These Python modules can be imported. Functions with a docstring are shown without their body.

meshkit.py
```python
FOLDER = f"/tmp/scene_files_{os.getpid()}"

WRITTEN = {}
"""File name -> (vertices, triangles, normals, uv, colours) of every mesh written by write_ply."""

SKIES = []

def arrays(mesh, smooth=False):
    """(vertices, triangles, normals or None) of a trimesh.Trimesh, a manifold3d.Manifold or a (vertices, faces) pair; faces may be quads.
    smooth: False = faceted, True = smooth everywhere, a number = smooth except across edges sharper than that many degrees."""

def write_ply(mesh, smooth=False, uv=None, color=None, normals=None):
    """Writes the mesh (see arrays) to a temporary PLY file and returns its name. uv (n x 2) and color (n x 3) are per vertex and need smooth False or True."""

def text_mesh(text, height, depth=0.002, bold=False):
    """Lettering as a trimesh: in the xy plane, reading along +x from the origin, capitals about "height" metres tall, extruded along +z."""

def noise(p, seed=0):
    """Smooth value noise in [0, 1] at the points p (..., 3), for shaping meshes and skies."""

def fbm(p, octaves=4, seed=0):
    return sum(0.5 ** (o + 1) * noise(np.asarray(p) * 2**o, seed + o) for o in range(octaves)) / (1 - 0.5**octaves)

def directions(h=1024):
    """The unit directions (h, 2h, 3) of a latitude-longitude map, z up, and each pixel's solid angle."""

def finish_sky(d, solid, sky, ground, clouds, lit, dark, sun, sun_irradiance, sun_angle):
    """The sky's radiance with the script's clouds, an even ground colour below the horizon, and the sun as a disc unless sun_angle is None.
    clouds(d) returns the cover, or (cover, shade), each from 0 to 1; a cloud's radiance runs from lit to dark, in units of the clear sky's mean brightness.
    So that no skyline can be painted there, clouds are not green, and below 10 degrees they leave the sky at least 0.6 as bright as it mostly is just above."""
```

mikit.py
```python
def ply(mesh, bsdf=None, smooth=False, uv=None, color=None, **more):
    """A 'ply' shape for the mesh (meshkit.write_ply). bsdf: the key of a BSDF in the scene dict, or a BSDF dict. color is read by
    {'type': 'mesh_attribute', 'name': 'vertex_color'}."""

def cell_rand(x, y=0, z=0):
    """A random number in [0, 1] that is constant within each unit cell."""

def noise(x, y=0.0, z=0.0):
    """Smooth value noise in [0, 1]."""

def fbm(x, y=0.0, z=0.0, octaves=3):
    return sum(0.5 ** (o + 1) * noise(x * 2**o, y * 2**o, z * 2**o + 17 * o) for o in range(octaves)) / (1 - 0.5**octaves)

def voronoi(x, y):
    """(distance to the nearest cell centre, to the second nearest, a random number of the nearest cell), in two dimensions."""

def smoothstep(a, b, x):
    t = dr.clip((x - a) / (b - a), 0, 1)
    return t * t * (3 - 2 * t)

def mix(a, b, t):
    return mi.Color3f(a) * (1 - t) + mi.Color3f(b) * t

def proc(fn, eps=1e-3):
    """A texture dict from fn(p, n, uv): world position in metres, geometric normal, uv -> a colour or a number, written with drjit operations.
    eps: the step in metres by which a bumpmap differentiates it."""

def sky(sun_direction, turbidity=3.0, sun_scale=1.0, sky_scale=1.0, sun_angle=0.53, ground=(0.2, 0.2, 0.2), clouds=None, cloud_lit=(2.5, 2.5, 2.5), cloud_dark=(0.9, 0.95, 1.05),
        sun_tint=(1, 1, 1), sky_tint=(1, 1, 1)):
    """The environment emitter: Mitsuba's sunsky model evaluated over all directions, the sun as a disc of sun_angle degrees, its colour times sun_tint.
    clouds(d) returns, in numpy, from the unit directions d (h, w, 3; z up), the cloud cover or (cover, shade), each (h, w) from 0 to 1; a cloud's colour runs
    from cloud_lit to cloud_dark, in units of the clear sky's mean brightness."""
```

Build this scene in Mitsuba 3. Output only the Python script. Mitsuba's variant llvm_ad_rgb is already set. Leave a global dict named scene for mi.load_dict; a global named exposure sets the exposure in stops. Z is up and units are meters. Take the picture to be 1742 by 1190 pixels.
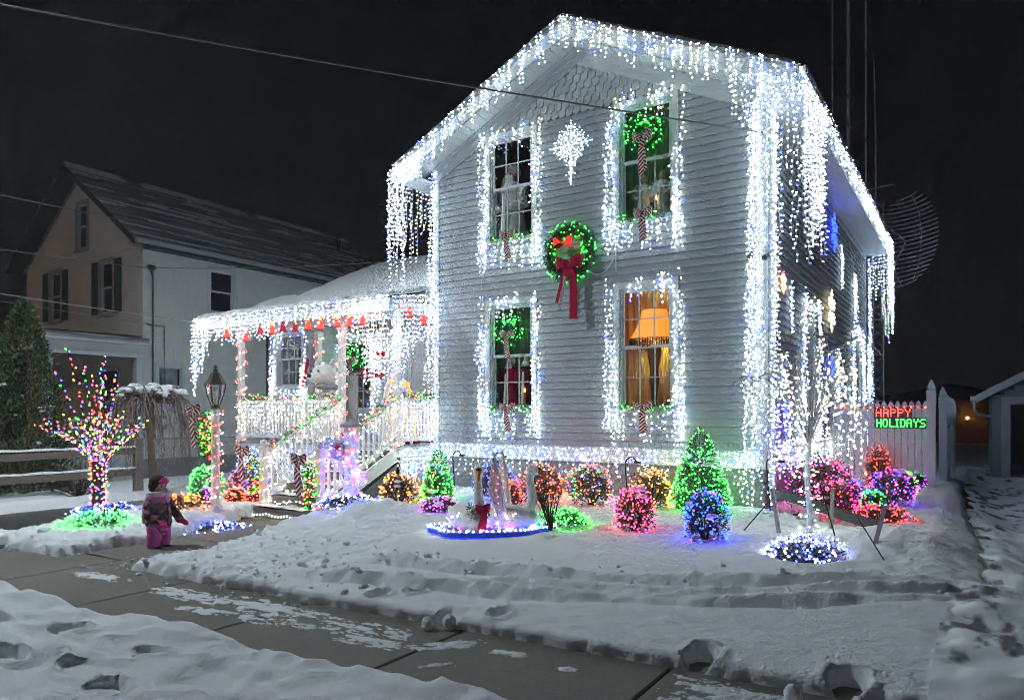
import math, random
import numpy as np, trimesh, manifold3d, mitsuba as mi, drjit as dr, mikit, meshkit
from shapely.geometry import Polygon
T = mi.ScalarTransform4f
scene, labels = {}, {}
rng = np.random.default_rng(7)
random.seed(7)
# ---------------------------------------------------------------- camera, sky, exposure
CAM = np.array([2.687, -11.139, 1.8])
FWD = np.array([-0.5447, 0.8387, 0.0])
scene['camera'] = {'type': 'perspective', 'fov': 71.27, 'fov_axis': 'x', 'near_clip': 0.1, 'far_clip': 900.0,
                   'principal_point_offset_x': 0.0, 'principal_point_offset_y': -0.0908,
                   'to_world': T().look_at(origin=CAM.tolist(), target=(CAM + FWD).tolist(), up=[0, 0, 1])}
exposure = 1.72
def night_clouds(d):
    n = meshkit.fbm(d * np.array([2.2, 2.2, 4.0]), 4, 3)
    glow = np.exp(-np.clip(d[..., 2], 0, 1) / 0.38)        # town glow in low cloud, thinning towards the zenith
    return np.clip(0.10 + 0.85 * glow + 0.5 * (n - 0.45), 0, 1), np.clip(0.7 * (1 - glow) + 0.8 * (n - 0.45), 0, 1)
scene['sky'] = {**mikit.sky([-0.5, -0.6, 0.55], turbidity=4, sun_scale=0.0, sky_scale=0.012, ground=(0.12, 0.12, 0.12),
                sky_tint=(1.0, 0.84, 0.72), clouds=night_clouds, cloud_lit=(1.5, 1.6, 1.75), cloud_dark=(0.35, 0.42, 0.48)), 'sampling_weight': 6.0}
WHITE = (2.6, 2.8, 2.1)      # radiance of a white bulb
# ---------------------------------------------------------------- materials
def rgb(c): return {'type': 'rgb', 'value': list(map(float, c))}
def mat(name, color, rough=0.6, spec=0.3, **kw):
    col = color if isinstance(color, dict) else rgb(color)
    d = {'type': 'principled', 'base_color': col, 'roughness': rough, 'specular': spec, **kw}
    scene[name] = {'type': 'twosided', 'bsdf': d}
    return name
VC = {'type': 'mesh_attribute', 'name': 'vertex_color'}
N, FB, SS, MX = mikit.noise, mikit.fbm, mikit.smoothstep, mikit.mix
def f_snow(p, n, uv):
    g = N(p.x * 60, p.y * 60, p.z * 60)
    return MX((0.80, 0.83, 0.86), (0.90, 0.91, 0.92), g)
def f_snow_bump(p, n, uv):
    return 0.6 * N(p.x * 45, p.y * 45, p.z * 45) + 0.4 * N(p.x * 130, p.y * 130, p.z * 130)
scene['m_snow'] = {'type': 'twosided', 'bsdf': {'type': 'bumpmap', 'arbitrary': mikit.proc(f_snow_bump, 3e-3), 'scale': 0.014,
                   'bsdf': {'type': 'diffuse', 'reflectance': mikit.proc(f_snow)}}}
def f_conc(p, n, uv):
    a = FB(p.x * 1.3, p.y * 1.3, 0, 3); g = N(p.x * 90, p.y * 90, p.z * 90); h = N(p.x * 28 + 7, p.y * 28, 3)
    return MX((0.115, 0.108, 0.094), (0.225, 0.213, 0.186), 0.45 * a + 0.35 * g + 0.2 * h)
scene['m_concrete'] = {'type': 'twosided', 'bsdf': {'type': 'bumpmap', 'arbitrary': mikit.proc(lambda p, n, uv: N(p.x * 110, p.y * 110, p.z * 110), 3e-3), 'scale': 0.003,
                       'bsdf': {'type': 'principled', 'base_color': mikit.proc(f_conc), 'roughness': 0.7, 'specular': 0.3}}}
def f_asph(p, n, uv):
    g = N(p.x * 80, p.y * 80, 1); w = SS(0.45, 0.62, FB(p.x * 0.8, p.y * 2.2, 5, 4))
    return MX(MX((0.025, 0.025, 0.027), (0.055, 0.054, 0.052), g), (0.45, 0.46, 0.48), 0.35 * w * N(p.x * 22, p.y * 22, 4))
mat('m_asphalt', mikit.proc(f_asph), 0.45, 0.5)
def f_packed(p, n, uv):
    w = SS(0.30, 0.50, FB(p.x * 5.0, p.y * 2.2, 2, 5))
    return MX((0.16, 0.16, 0.17), (0.80, 0.83, 0.86), w)
mat('m_packed_snow', mikit.proc(f_packed), 0.7, 0.2)
def f_siding(p, n, uv):
    g = FB(p.x * 1.1 + p.y * 1.1, p.z * 1.4, 0, 3)
    return MX((0.31, 0.348, 0.378), (0.36, 0.398, 0.425), g)
mat('m_siding', mikit.proc(f_siding), 0.5, 0.35)
def f_trim(p, n, uv):
    return MX((0.46, 0.50, 0.52), (0.58, 0.62, 0.64), FB(p.x * 1.2, p.y * 1.2, p.z * 1.2, 2))
mat('m_trim', mikit.proc(f_trim), 0.45, 0.4)
def f_wood(p, n, uv):
    s = FB((p.x + p.y) * 2, (p.x - p.y) * 30, p.z * 30, 3)
    return MX((0.26, 0.235, 0.20), (0.42, 0.39, 0.34), s)
mat('m_wood', mikit.proc(f_wood), 0.8, 0.2)
def f_roofing(p, n, uv):
    g = N(p.x * 40, p.y * 40, p.z * 40); w = SS(0.38, 0.62, FB(p.x * 2, p.y * 0.9, p.z * 14, 4))
    return MX(MX((0.12, 0.12, 0.125), (0.20, 0.20, 0.205), g), (0.62, 0.64, 0.66), 0.45 * w)
mat('m_roofing', mikit.proc(f_roofing), 0.85, 0.2)
def f_found(p, n, uv):
    g = FB(p.x * 4, p.y * 4, p.z * 4, 4)
    return MX((0.20, 0.20, 0.205), (0.36, 0.36, 0.365), g)
scene['m_foundation'] = {'type': 'twosided', 'bsdf': {'type': 'bumpmap', 'arbitrary': mikit.proc(lambda p, n, uv: FB(p.x * 5, p.y * 5, p.z * 7, 4), 4e-3), 'scale': 0.10,
                         'bsdf': {'type': 'diffuse', 'reflectance': mikit.proc(f_found)}}}
def f_nwall(p, n, uv):
    g = FB(p.x * 1.1, p.y * 1.1, p.z * 1.1, 4); s = N(p.x * 4, p.y * 60, p.z * 3)
    return MX((0.55, 0.545, 0.51), (0.72, 0.715, 0.68), 0.7 * g + 0.3 * s)
mat('m_neighbor_wall', mikit.proc(f_nwall), 0.8, 0.2)
mat('m_leaf', VC, 0.7, 0.25)
mat('m_twig', (0.06, 0.045, 0.035), 0.85, 0.2)
mat('m_bark', (0.20, 0.155, 0.13), 0.85, 0.2)
mat('m_white', (0.78, 0.78, 0.78), 0.45, 0.4)
mat('m_wire', (0.72, 0.74, 0.74), 0.5, 0.4)
mat('m_dark_wire', (0.02, 0.03, 0.02), 0.6, 0.3)
mat('m_black', (0.018, 0.018, 0.02), 0.5, 0.4)
mat('m_dark_gray', (0.07, 0.072, 0.078), 0.6, 0.4)
mat('m_gray', (0.30, 0.31, 0.32), 0.5, 0.4)
mat('m_metal', (0.55, 0.56, 0.58), 0.5, 0.5)
mat('m_bronze', (0.10, 0.085, 0.06), 0.45, 0.5, metallic=0.4)
mat('m_green_paint', (0.02, 0.055, 0.05), 0.6, 0.3)
mat('m_room', (0.16, 0.165, 0.17), 0.9, 0.1)
mat('m_curtain', (0.80, 0.72, 0.66), 0.9, 0.1)
mat('m_sage', (0.30, 0.36, 0.30), 0.9, 0.1)
mat('m_step', (0.16, 0.16, 0.155), 0.6, 0.3)
mat('m_red', (0.50, 0.02, 0.03), 0.55, 0.3)
mat('m_velvet', (0.36, 0.012, 0.05), 0.8, 0.2, sheen=0.5)
mat('m_maroon', (0.13, 0.012, 0.02), 0.8, 0.2)
mat('m_gold', (0.55, 0.36, 0.08), 0.35, 0.5, metallic=0.7)
mat('m_swan', (0.72, 0.72, 0.70), 0.6, 0.3)
mat('m_orange', (0.65, 0.16, 0.03), 0.5, 0.3)
mat('m_skin', (0.62, 0.38, 0.29), 0.6, 0.3)
mat('m_fluff', (0.78, 0.78, 0.76), 0.95, 0.1)
mat('m_blue_pond', (0.05, 0.12, 0.55), 0.4, 0.5)
scene['m_glass'] = {'type': 'thindielectric', 'int_ior': 1.5}
def f_stripe(p, n, uv):
    s = dr.select(dr.sin(uv.x * 6.2832) > 0.0, mi.Float(1), mi.Float(0))
    return MX((0.66, 0.62, 0.56), (0.20, 0.012, 0.04), s)
mat('m_stripe', mikit.proc(f_stripe), 0.8, 0.2)
# ---------------------------------------------------------------- mesh helpers
class M:
    def __init__(self): self.v, self.f, self.c, self.n = [], [], [], 0
    def add(self, v, f, col=None):
        v = np.asarray(v, float); f = np.asarray(f, int)
        if f.shape[1] == 4: f = np.vstack([f[:, [0, 1, 2]], f[:, [0, 2, 3]]])
        self.v.append(v); self.f.append(f + self.n); self.n += len(v)
        if col is not None: self.c.append(np.broadcast_to(np.asarray(col, float), (len(v), 3)))
        return self
    def box(self, x0, x1, y0, y1, z0, z1): return self.add(*boxvf(x0, x1, y0, y1, z0, z1))
    def obox(self, c, s, R=None):
        v, f = boxvf(-s[0] / 2, s[0] / 2, -s[1] / 2, s[1] / 2, -s[2] / 2, s[2] / 2)
        return self.add((v if R is None else v @ np.asarray(R).T) + c, f)
    def beam(self, a, b, w, h, up=(0, 0, 1)):
        a, b = np.asarray(a, float), np.asarray(b, float); d = b - a; L = np.linalg.norm(d); d /= L
        s = np.cross(d, up); s /= np.linalg.norm(s); u = np.cross(s, d)
        return self.obox((a + b) / 2, (L, w, h), np.stack([d, s, u], 1))
    def tube(self, p, r, n=6, cap=True): return self.add(*tubevf(p, r, n, cap))
    def lathe(self, prof, c=(0, 0, 0), n=16, R=None):
        prof = np.asarray(prof, float); a = np.arange(n) * 2 * np.pi / n
        v = np.stack([prof[:, None, 0] * np.cos(a), prof[:, None, 0] * np.sin(a), np.repeat(prof[:, 1:], n, 1)], -1).reshape(-1, 3)
        if R is not None: v = v @ np.asarray(R).T
        i, j = np.meshgrid(np.arange(len(prof) - 1), np.arange(n), indexing='ij')
        q = np.stack([i * n + j, i * n + (j + 1) % n, (i + 1) * n + (j + 1) % n, (i + 1) * n + j], -1).reshape(-1, 4)
        return self.add(v + np.asarray(c), q)
    def ball(self, c, r, sub=2, s=(1, 1, 1), R=None):
        m = trimesh.creation.icosphere(sub, 1.0); v = m.vertices * np.asarray(s) * r
        return self.add((v if R is None else v @ np.asarray(R).T) + c, m.faces)
    def prism(self, poly, axis, a, b):
        """poly: 2d outline, extruded along axis from a to b (axis 'y': poly in x,z; 'x': poly in y,z; 'z': x,y)."""
        p = Polygon(poly) if not hasattr(poly, 'exterior') else poly
        m = trimesh.creation.extrude_polygon(p, b - a, engine='earcut'); v = np.array(m.vertices); f = np.array(m.faces)
        if axis == 'y': v = np.stack([v[:, 0], v[:, 2] + a, v[:, 1]], 1); f = f[:, ::-1]
        elif axis == 'x': v = np.stack([v[:, 2] + a, v[:, 0], v[:, 1]], 1)
        else: v = np.stack([v[:, 0], v[:, 1], v[:, 2] + a], 1)
        return self.add(v, f)
    def vf(self): return np.vstack(self.v), np.vstack(self.f)
    def empty(self): return self.n == 0
def boxvf(x0, x1, y0, y1, z0, z1):
    v = np.array([[x, y, z] for x in (x0, x1) for y in (y0, y1) for z in (z0, z1)], float)
    f = np.array([[0, 1, 3, 2], [4, 6, 7, 5], [0, 4, 5, 1], [2, 3, 7, 6], [0, 2, 6, 4], [1, 5, 7, 3]])
    return v, np.vstack([f[:, [0, 1, 2]], f[:, [0, 2, 3]]])
def tubevf(p, r, n=6, cap=True):
    p = np.asarray(p, float); r = np.broadcast_to(r, (len(p),))
    t = np.gradient(p, axis=0); t /= np.linalg.norm(t, axis=1, keepdims=True) + 1e-12
    ref = np.array([0, 0, 1.0]) if abs(t[:, 2].mean()) < 0.8 else np.array([0.6, 0.8, 0])
    a = np.cross(t, ref); a /= np.linalg.norm(a, axis=1, keepdims=True) + 1e-12
    b = np.cross(t, a); an = np.arange(n) * 2 * np.pi / n
    v = (p[:, None] + r[:, None, None] * (np.cos(an)[None, :, None] * a[:, None] + np.sin(an)[None, :, None] * b[:, None])).reshape(-1, 3)
    i, j = np.meshgrid(np.arange(len(p) - 1), np.arange(n), indexing='ij')
    q = np.stack([i * n + j, (i + 1) * n + j, (i + 1) * n + (j + 1) % n, i * n + (j + 1) % n], -1).reshape(-1, 4)
    f = np.vstack([q[:, [0, 1, 2]], q[:, [0, 2, 3]]])
    if cap and n > 3:
        e = (len(p) - 1) * n
        f = np.vstack([f, [[0, k, k + 1] for k in range(1, n - 1)], [[e, e + k + 1, e + k] for k in range(1, n - 1)]])
    return v, f
def num(base):
    if base not in used: used[base] = 0; return base
    used[base] += 1; return f'{base}_{used[base]:03d}'
used = {}
def put(key, mesh, bsdf, smooth=False, emit=None, weight=1.0, kind=None, color=None, uv=None):
    key = num(key)
    vf = mesh.vf() if isinstance(mesh, M) else mesh
    d = mikit.ply(vf, bsdf, smooth=smooth, color=color, uv=uv)
    if emit is not None: d['emitter'] = {'type': 'area', 'radiance': rgb(emit), 'sampling_weight': float(weight)}
    scene[key] = d
    if kind: labels.setdefault(key, {})['kind'] = kind
    return key
def thing(name, label, cat, group=None):
    key = num(name); labels[key] = {'label': label, 'category': cat}
    if group: labels[key]['group'] = group
    return key
def single(name, mesh, bsdf, label, cat, group=None, **kw):
    key = put(name, mesh, bsdf, **kw); labels.setdefault(key, {}).update({'label': label, 'category': cat})
    if group: labels[key]['group'] = group
    return key
def struct(name, mesh, bsdf, **kw):
    key = put(name, mesh, bsdf, **kw); labels[key] = {'kind': 'structure'}; return key
def rot(ax, deg):
    return np.array(trimesh.transformations.rotation_matrix(math.radians(deg), ax))[:3, :3]
def lerp(a, b, t): return a + (b - a) * t
def sstep(a, b, x):
    t = np.clip((np.asarray(x, float) - a) / (b - a), 0, 1); return t * t * (3 - 2 * t)
def leaves(P, Nn, size, rg, aspect=2.2, spread=0.9):
    """leaf-shaped faces (4 triangles folded) at P pointing roughly along Nn."""
    n = len(P); d = Nn + spread * rg.normal(size=(n, 3)); d /= np.linalg.norm(d, axis=1, keepdims=True)
    s = np.cross(d, rg.normal(size=(n, 3))); s /= np.linalg.norm(s, axis=1, keepdims=True) + 1e-9
    L = (size * rg.uniform(0.7, 1.3, n))[:, None]; w = L / aspect
    u = np.cross(d, s)
    v = np.stack([P, P + d * L * 0.5 + s * w * 0.5 + u * w * .15, P + d * L, P + d * L * 0.5 - s * w * 0.5 + u * w * .15], 1).reshape(-1, 3)
    k = np.arange(n)[:, None] * 4
    f = np.vstack([k + [0, 1, 2], k + [0, 2, 3]])
    return v, f
def frame_of(D):
    D = np.asarray(D, float); D = D / (np.linalg.norm(D, axis=1, keepdims=True) + 1e-9)
    a = np.cross(D, np.where(np.abs(D[:, 2:]) < 0.9, [0, 0, 1.0], [1.0, 0, 0])); a /= np.linalg.norm(a, axis=1, keepdims=True)
    return D, a, np.cross(D, a)
def bulbvf(P, D, r=0.0145, h=0.027):
    """lamp lenses: a faceted tapered dome from a base ring at P to a tip along D (the socket closes the base)."""
    P = np.asarray(P, float); D, a, b = frame_of(D); n = 6; an = np.arange(n) * 2 * np.pi / n
    ring = np.cos(an)[None, :, None] * a[:, None] + np.sin(an)[None, :, None] * b[:, None]
    v = np.concatenate([P[:, None] + ring * r, P[:, None] + D[:, None] * h * .75 + ring * r * .66, (P + D * h * 1.15)[:, None]], 1).reshape(-1, 3)
    f = []
    for i in range(n):
        j = (i + 1) % n; f += [[i, j, n + j], [i, n + j, n + i], [n + i, n + j, 2 * n]]
    return v, (np.array(f)[None] + np.arange(len(P))[:, None, None] * (2 * n + 1)).reshape(-1, 3)
def socketvf(P, D, r=0.0145, h=0.027):
    P = np.asarray(P, float); D, a, b = frame_of(D); n = 4; an = np.arange(n) * 2 * np.pi / n
    ring = np.cos(an)[None, :, None] * a[:, None] + np.sin(an)[None, :, None] * b[:, None]
    v = np.concatenate([P[:, None] + ring * r * 1.12, P[:, None] - D[:, None] * h * .8 + ring * r * .5], 1).reshape(-1, 3); f = []
    for i in range(n):
        j = (i + 1) % n; f += [[i, n + i, n + j], [i, n + j, j]]
    f += [[0, 1, 2], [0, 2, 3]]
    return v, (np.array(f)[None] + np.arange(len(P))[:, None, None] * (2 * n)).reshape(-1, 3)
COL = {'white': WHITE, 'cool': (1.35, 2.25, 3.1), 'blue': (0.02, 0.10, 4.4), 'green': (0.05, 2.6, 0.10), 'red': (3.0, 0.05, 0.03), 'amber': (2.6, 0.52, 0.01), 'orange': (2.9, 0.22, 0.01),
       'purple': (1.1, 0.04, 2.2), 'pink': (2.8, 0.06, 0.55), 'yellow': (2.4, 0.95, 0.02), 'teal': (0.03, 1.5, 1.0), 'warm': (3.6, 2.9, 1.5)}
def put_bulbs(parent, groups, r=0.0135, h=0.026, w=None, dim=1.0):
    """groups: {colour: (P, D)}; one mesh of bulbs per colour."""
    for c, (P, D) in groups.items():
        if len(P) == 0: continue
        P, D = np.asarray(P), np.asarray(D)
        lum = np.mean(COL[c])
        put(f'{parent}__{c}_bulbs', bulbvf(P, D, r, h), 'm_white', emit=tuple(dim * q for q in COL[c]), weight=(w or 1.0) * max(0.15, lum * len(P) / 900.0), kind='stuff')
def split_colours(P, D, mix, rg):
    names = list(mix); pr = np.array([mix[k] for k in names], float); pr /= pr.sum()
    c = rg.choice(len(names), len(P), p=pr)
    return {names[k]: (P[c == k], D[c == k]) for k in range(len(names)) if (c == k).any()}
def strands(key, tops, lens, out, mix=None, step=0.055, jit=0.012, rg=None, wire='m_wire', r=0.013, h=0.026, head=True, wire_r=0.0028, sway=0.0):
    """icicle strings: hanging strands from points tops with lengths lens; out = outward direction."""
    rg = rg or rng; mix = mix or {'white': 0.58, 'cool': 0.31, 'blue': 0.11}
    step *= 1.4; tops = np.asarray(tops, float)[::2] if len(tops) > 12 else np.asarray(tops, float); lens = np.asarray(lens)[::2] if len(lens) > 12 else np.asarray(lens); out = np.asarray(out, float); tang = np.cross(out, [0, 0, 1.0])
    V, Fc, n0, BP, BD = [], [], 0, [], []
    for k in range(len(tops)):
        m = max(2, int(lens[k] / step) + 1)
        w = rg.normal(size=(m, 2)) * jit; w = np.cumsum(w, 0) * 0.55 + w * 0.6; w[0] = 0
        z = -np.arange(m) * lens[k] / max(1, m - 1)
        p = tops[k] + tang * (w[:, :1] + sway * z[:, None]) + out * (np.abs(w[:, 1:]) * 0.8 + 0.004)
        p[:, 2] += z
        v, f = tubevf(p, wire_r, 3, False); V.append(v); Fc.append(f + n0); n0 += len(v)
        s = rg.normal(size=(m, 3)) * 0.42 + [0, 0, -0.35] + out * 0.8
        s /= np.linalg.norm(s, axis=1, keepdims=True)
        BP.append(p + s * 0.022); BD.append(s)
    if head:
        o = tops[np.argsort(tops @ (tang if abs(tang).sum() else np.array([1., 0, 0])))]
        if len(o) > 2:
            v, f = tubevf(o, wire_r * 1.3, 3, False); V.append(v); Fc.append(f + n0); n0 += len(v)
    v, f = socketvf(np.vstack(BP), np.vstack(BD), r, h); V.append(v); Fc.append(f + n0)
    put(f'{key}__wire', (np.vstack(V), np.vstack(Fc)), wire, kind='stuff')
    put_bulbs(key, split_colours(np.vstack(BP), np.vstack(BD), mix, rg), r, h)
    return key
def along(a, b, n, rg=None, jit=0.0):
    t = np.linspace(0, 1, n); 
    if rg is not None: t = np.clip(t + rg.normal(size=n) * jit, 0, 1)
    return np.asarray(a, float) + (np.asarray(b, float) - np.asarray(a, float)) * t[:, None]
def f_siding_l(p, n, uv):
    g = mikit.cell_rand(dr.floor(p.x * 6.76), dr.floor(p.z * 7.3), 3)
    return MX((0.40, 0.44, 0.45), (0.47, 0.51, 0.52), g)
mat('m_siding_light', mikit.proc(f_siding_l), 0.5, 0.35)
# ---------------------------------------------------------------- the setting: ground, sidewalk, snow
def base_z(x, y):
    """bare ground under the snow: level with the walk, rising to the house."""
    x = np.asarray(x, float); y = np.asarray(y, float)
    up = sstep(-5.8, 0.2, y) * 0.24
    side = 1 - sstep(2.2, 3.1, x); left = sstep(-12.0, -9.2, x); back = 1 - sstep(6, 12, y)
    w = sstep(-0.15, .12, x - walk_l(y)) * sstep(-.15, .12, walk_r(y) - x) * sstep(-2.7, -3.0, y)
    return up * side * left * back * (1 - w)
def walk_l(y): return -6.95 - 0.75 * sstep(-5.6, -3.4, y)
def walk_r(y): return -5.5 - 0.62 * sstep(-5.9, -3.7, y)
def far_edge(x): return -6.36 + 0.055 * (np.asarray(x, float) + 0.1)
def near_edge(x): return far_edge(x) - 1.22
def fb(x, y, s, o=4, seed=0):
    return meshkit.fbm(np.stack([x * s, y * s, np.zeros_like(x) + seed * 3.7], -1), o, seed) - 0.5
def walk_l(y): return -6.95 - 0.75 * sstep(-5.6, -3.4, y)
def walk_r(y): return -5.5 - 0.62 * sstep(-5.9, -3.7, y)
def drive_r(y): return -9.15 - 1.25 * sstep(-6.4, -4.0, y) - 0.75 * sstep(-3.8, -1.6, y)
def in_lawn(x, y):
    """signed depth inside the main lawn snow (positive inside)."""
    d = np.minimum(y - far_edge(x) - 0.02, 2.86 - 0.14 * sstep(-4, 6, y) * 3 - x)
    left = np.where(y < -3.1, x - walk_r(y), np.where(y < 0.0, np.maximum(x + 6.3, -9), 9))
    return np.minimum(d, left)
def in_mound(x, y):
    d = np.minimum(y - far_edge(x) - 0.02, walk_l(y) - x)
    return np.minimum(np.minimum(d, x - drive_r(y)), 9)
FEET = [(1.06, -6.15, .115), (2.0, -6.1, .12), (-0.7, -6.12, .085), (-1.98, -6.22, .09), (-1.72, -6.02, .08)]
GAPS = [(1.06, .075), (2.0, .09), (-1.07, .13)]
TRACKS = [([-3.4, -1.95, -0.65, 0.95, 2.5], [-5.15, -4.85, -4.6, -4.0, -3.1], .09), ([-2.6, -1.2, -0.3, 1.5, 2.8], [-5.9, -5.5, -5.25, -4.3, -3.5], .10), ([-3.2, -1.6, 0.4, 1.6, 2.7], [-5.5, -5.2, -4.7, -4.0, -3.2], .07)]
def snow_top(x, y):
    x = np.asarray(x, float); y = np.asarray(y, float)
    wob = 0.05 * fb(x, y, 1.6, 4, 1) + 0.10 * fb(x, y, 5.0, 3, 2)
    dl, dm = in_lawn(x, y) + wob * np.where(in_lawn(x, y) < .6, 1, 0) * np.where(x > 2, 3.2, 1), in_mound(x, y) + 3.0 * wob
    d = np.maximum(dl, dm)
    rough = sstep(-2.2, -4.4, x)                     # shovelled lumps near the walk
    t = 0.128 + 0.05 * fb(x * 0.55, y * 1.5, 1.0, 3, 3) + 0.05 * fb(x, y, 0.7, 2, 4)
    lump = fb(x, y, 7.0, 4, 5); lump2 = np.abs(fb(x, y, 3.2, 3, 6))
    t = t + (0.012 + 0.10 * rough) * np.clip(lump, -.2, .5) + 0.05 * rough * lump2
    edge = (1 - sstep(0.05, 0.75, d))
    t = t + edge * (0.12 * rough + 0.015) * np.clip(fb(x, y, 9.0, 4, 7) + .1, -.1, .5)
    t = t - 0.03 * sstep(0.45, 0.0, d)
    for xs, ys, a in TRACKS:
        yc = np.interp(x, xs, ys) + 0.30 * fb(x, x * 0 + 3, 1.3, 4, int(a * 100)) + .05 * fb(x, y, 6, 2, 21); s = (y - yc) * (1 + 1.2 * fb(x, x * 0 + 8, 1.1, 2, 22))
        crumb = 1 + 2.2 * fb(x, y, 9.0, 4, 8)
        on = sstep(-3.6, -2.6, x) * sstep(2.9, 2.6, x)
        t = t + .62 * on * np.clip(1 + 3.2 * fb(x, x * 0 + a * 90, .8, 2, 23), 0, 1.6) * crumb * a * (0.75 * np.exp(-(s / .10) ** 2) - 0.85 * np.exp(-((s + .19) / .09) ** 2))
    for fx, fy, r in FEET:
        q = np.hypot(x - fx, (y - fy) * 0.8); t = t - 0.15 * sstep(r, r * .78, q) + 0.02 * np.exp(-((q - r * 1.25) / .035) ** 2) * (1 + 3 * fb(x, y, 20, 2, 3))
    for gx, w in GAPS:
        t = t - 0.10 * sstep(w, w * .55, np.abs(x - gx + .05 * fb(x, y, 6, 2, 9))) * sstep(far_edge(x) + .30, far_edge(x) + .05, y)
    # ruts and drifts in the deeper snow by the bushes
    near = sstep(-4.2, -2.6, y) * sstep(-6.2, -5.2, x) * sstep(2.6, 2.0, x)
    t = t + near * (0.10 * np.abs(fb(x, y, 2.6, 4, 10)) + 0.05 * fb(x, y, 7.5, 3, 12))
    t = t + 0.18 * np.exp(-(((x - 1.95) / .62) ** 2 + ((y + 1.75) / .42) ** 2))           # drift past the downspout
    t = t + 0.16 * sstep(0.75, 0.15, np.hypot(x + 5.2, (y + 2.95) * .9)) + 0.10 * np.exp(-(((x + 5.3) / .9) ** 2 + ((y + 3.5) / .5) ** 2))
    t = t + 0.13 * np.exp(-(((x + 8.0) / .8) ** 2 + ((y + 4.5) / .7) ** 2)) * sstep(0, .3, d)
    bare = sstep(0.50, 0.30, np.hypot((x - 1.10) * .95, (y + 2.75) * 1.1)) + sstep(.9, .5, np.hypot((x - .15) * .8, (y + .75) * 1.2)) * sstep(.0, .06, fb(x, y, 2.2, 4, 14)) + sstep(.9, .3, np.abs(x - .75 - .12 * (y - 1.2))) * sstep(-.9, -.4, y) * sstep(5, 4, y) * sstep(-.02, .10, fb(x, y, 3.0, 4, 15) + .05)
    pu = np.clip(((x - .10) * 1.98 + (y - .22) * -1.80) / 7.16, 0, 1); bare = bare + sstep(.20, .08, np.hypot(x - .10 - 1.98 * pu, y - .22 + 1.80 * pu))
    t = t * (1 - np.clip(bare, 0, 1)) - .012 * np.clip(bare, 0, 1)
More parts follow.
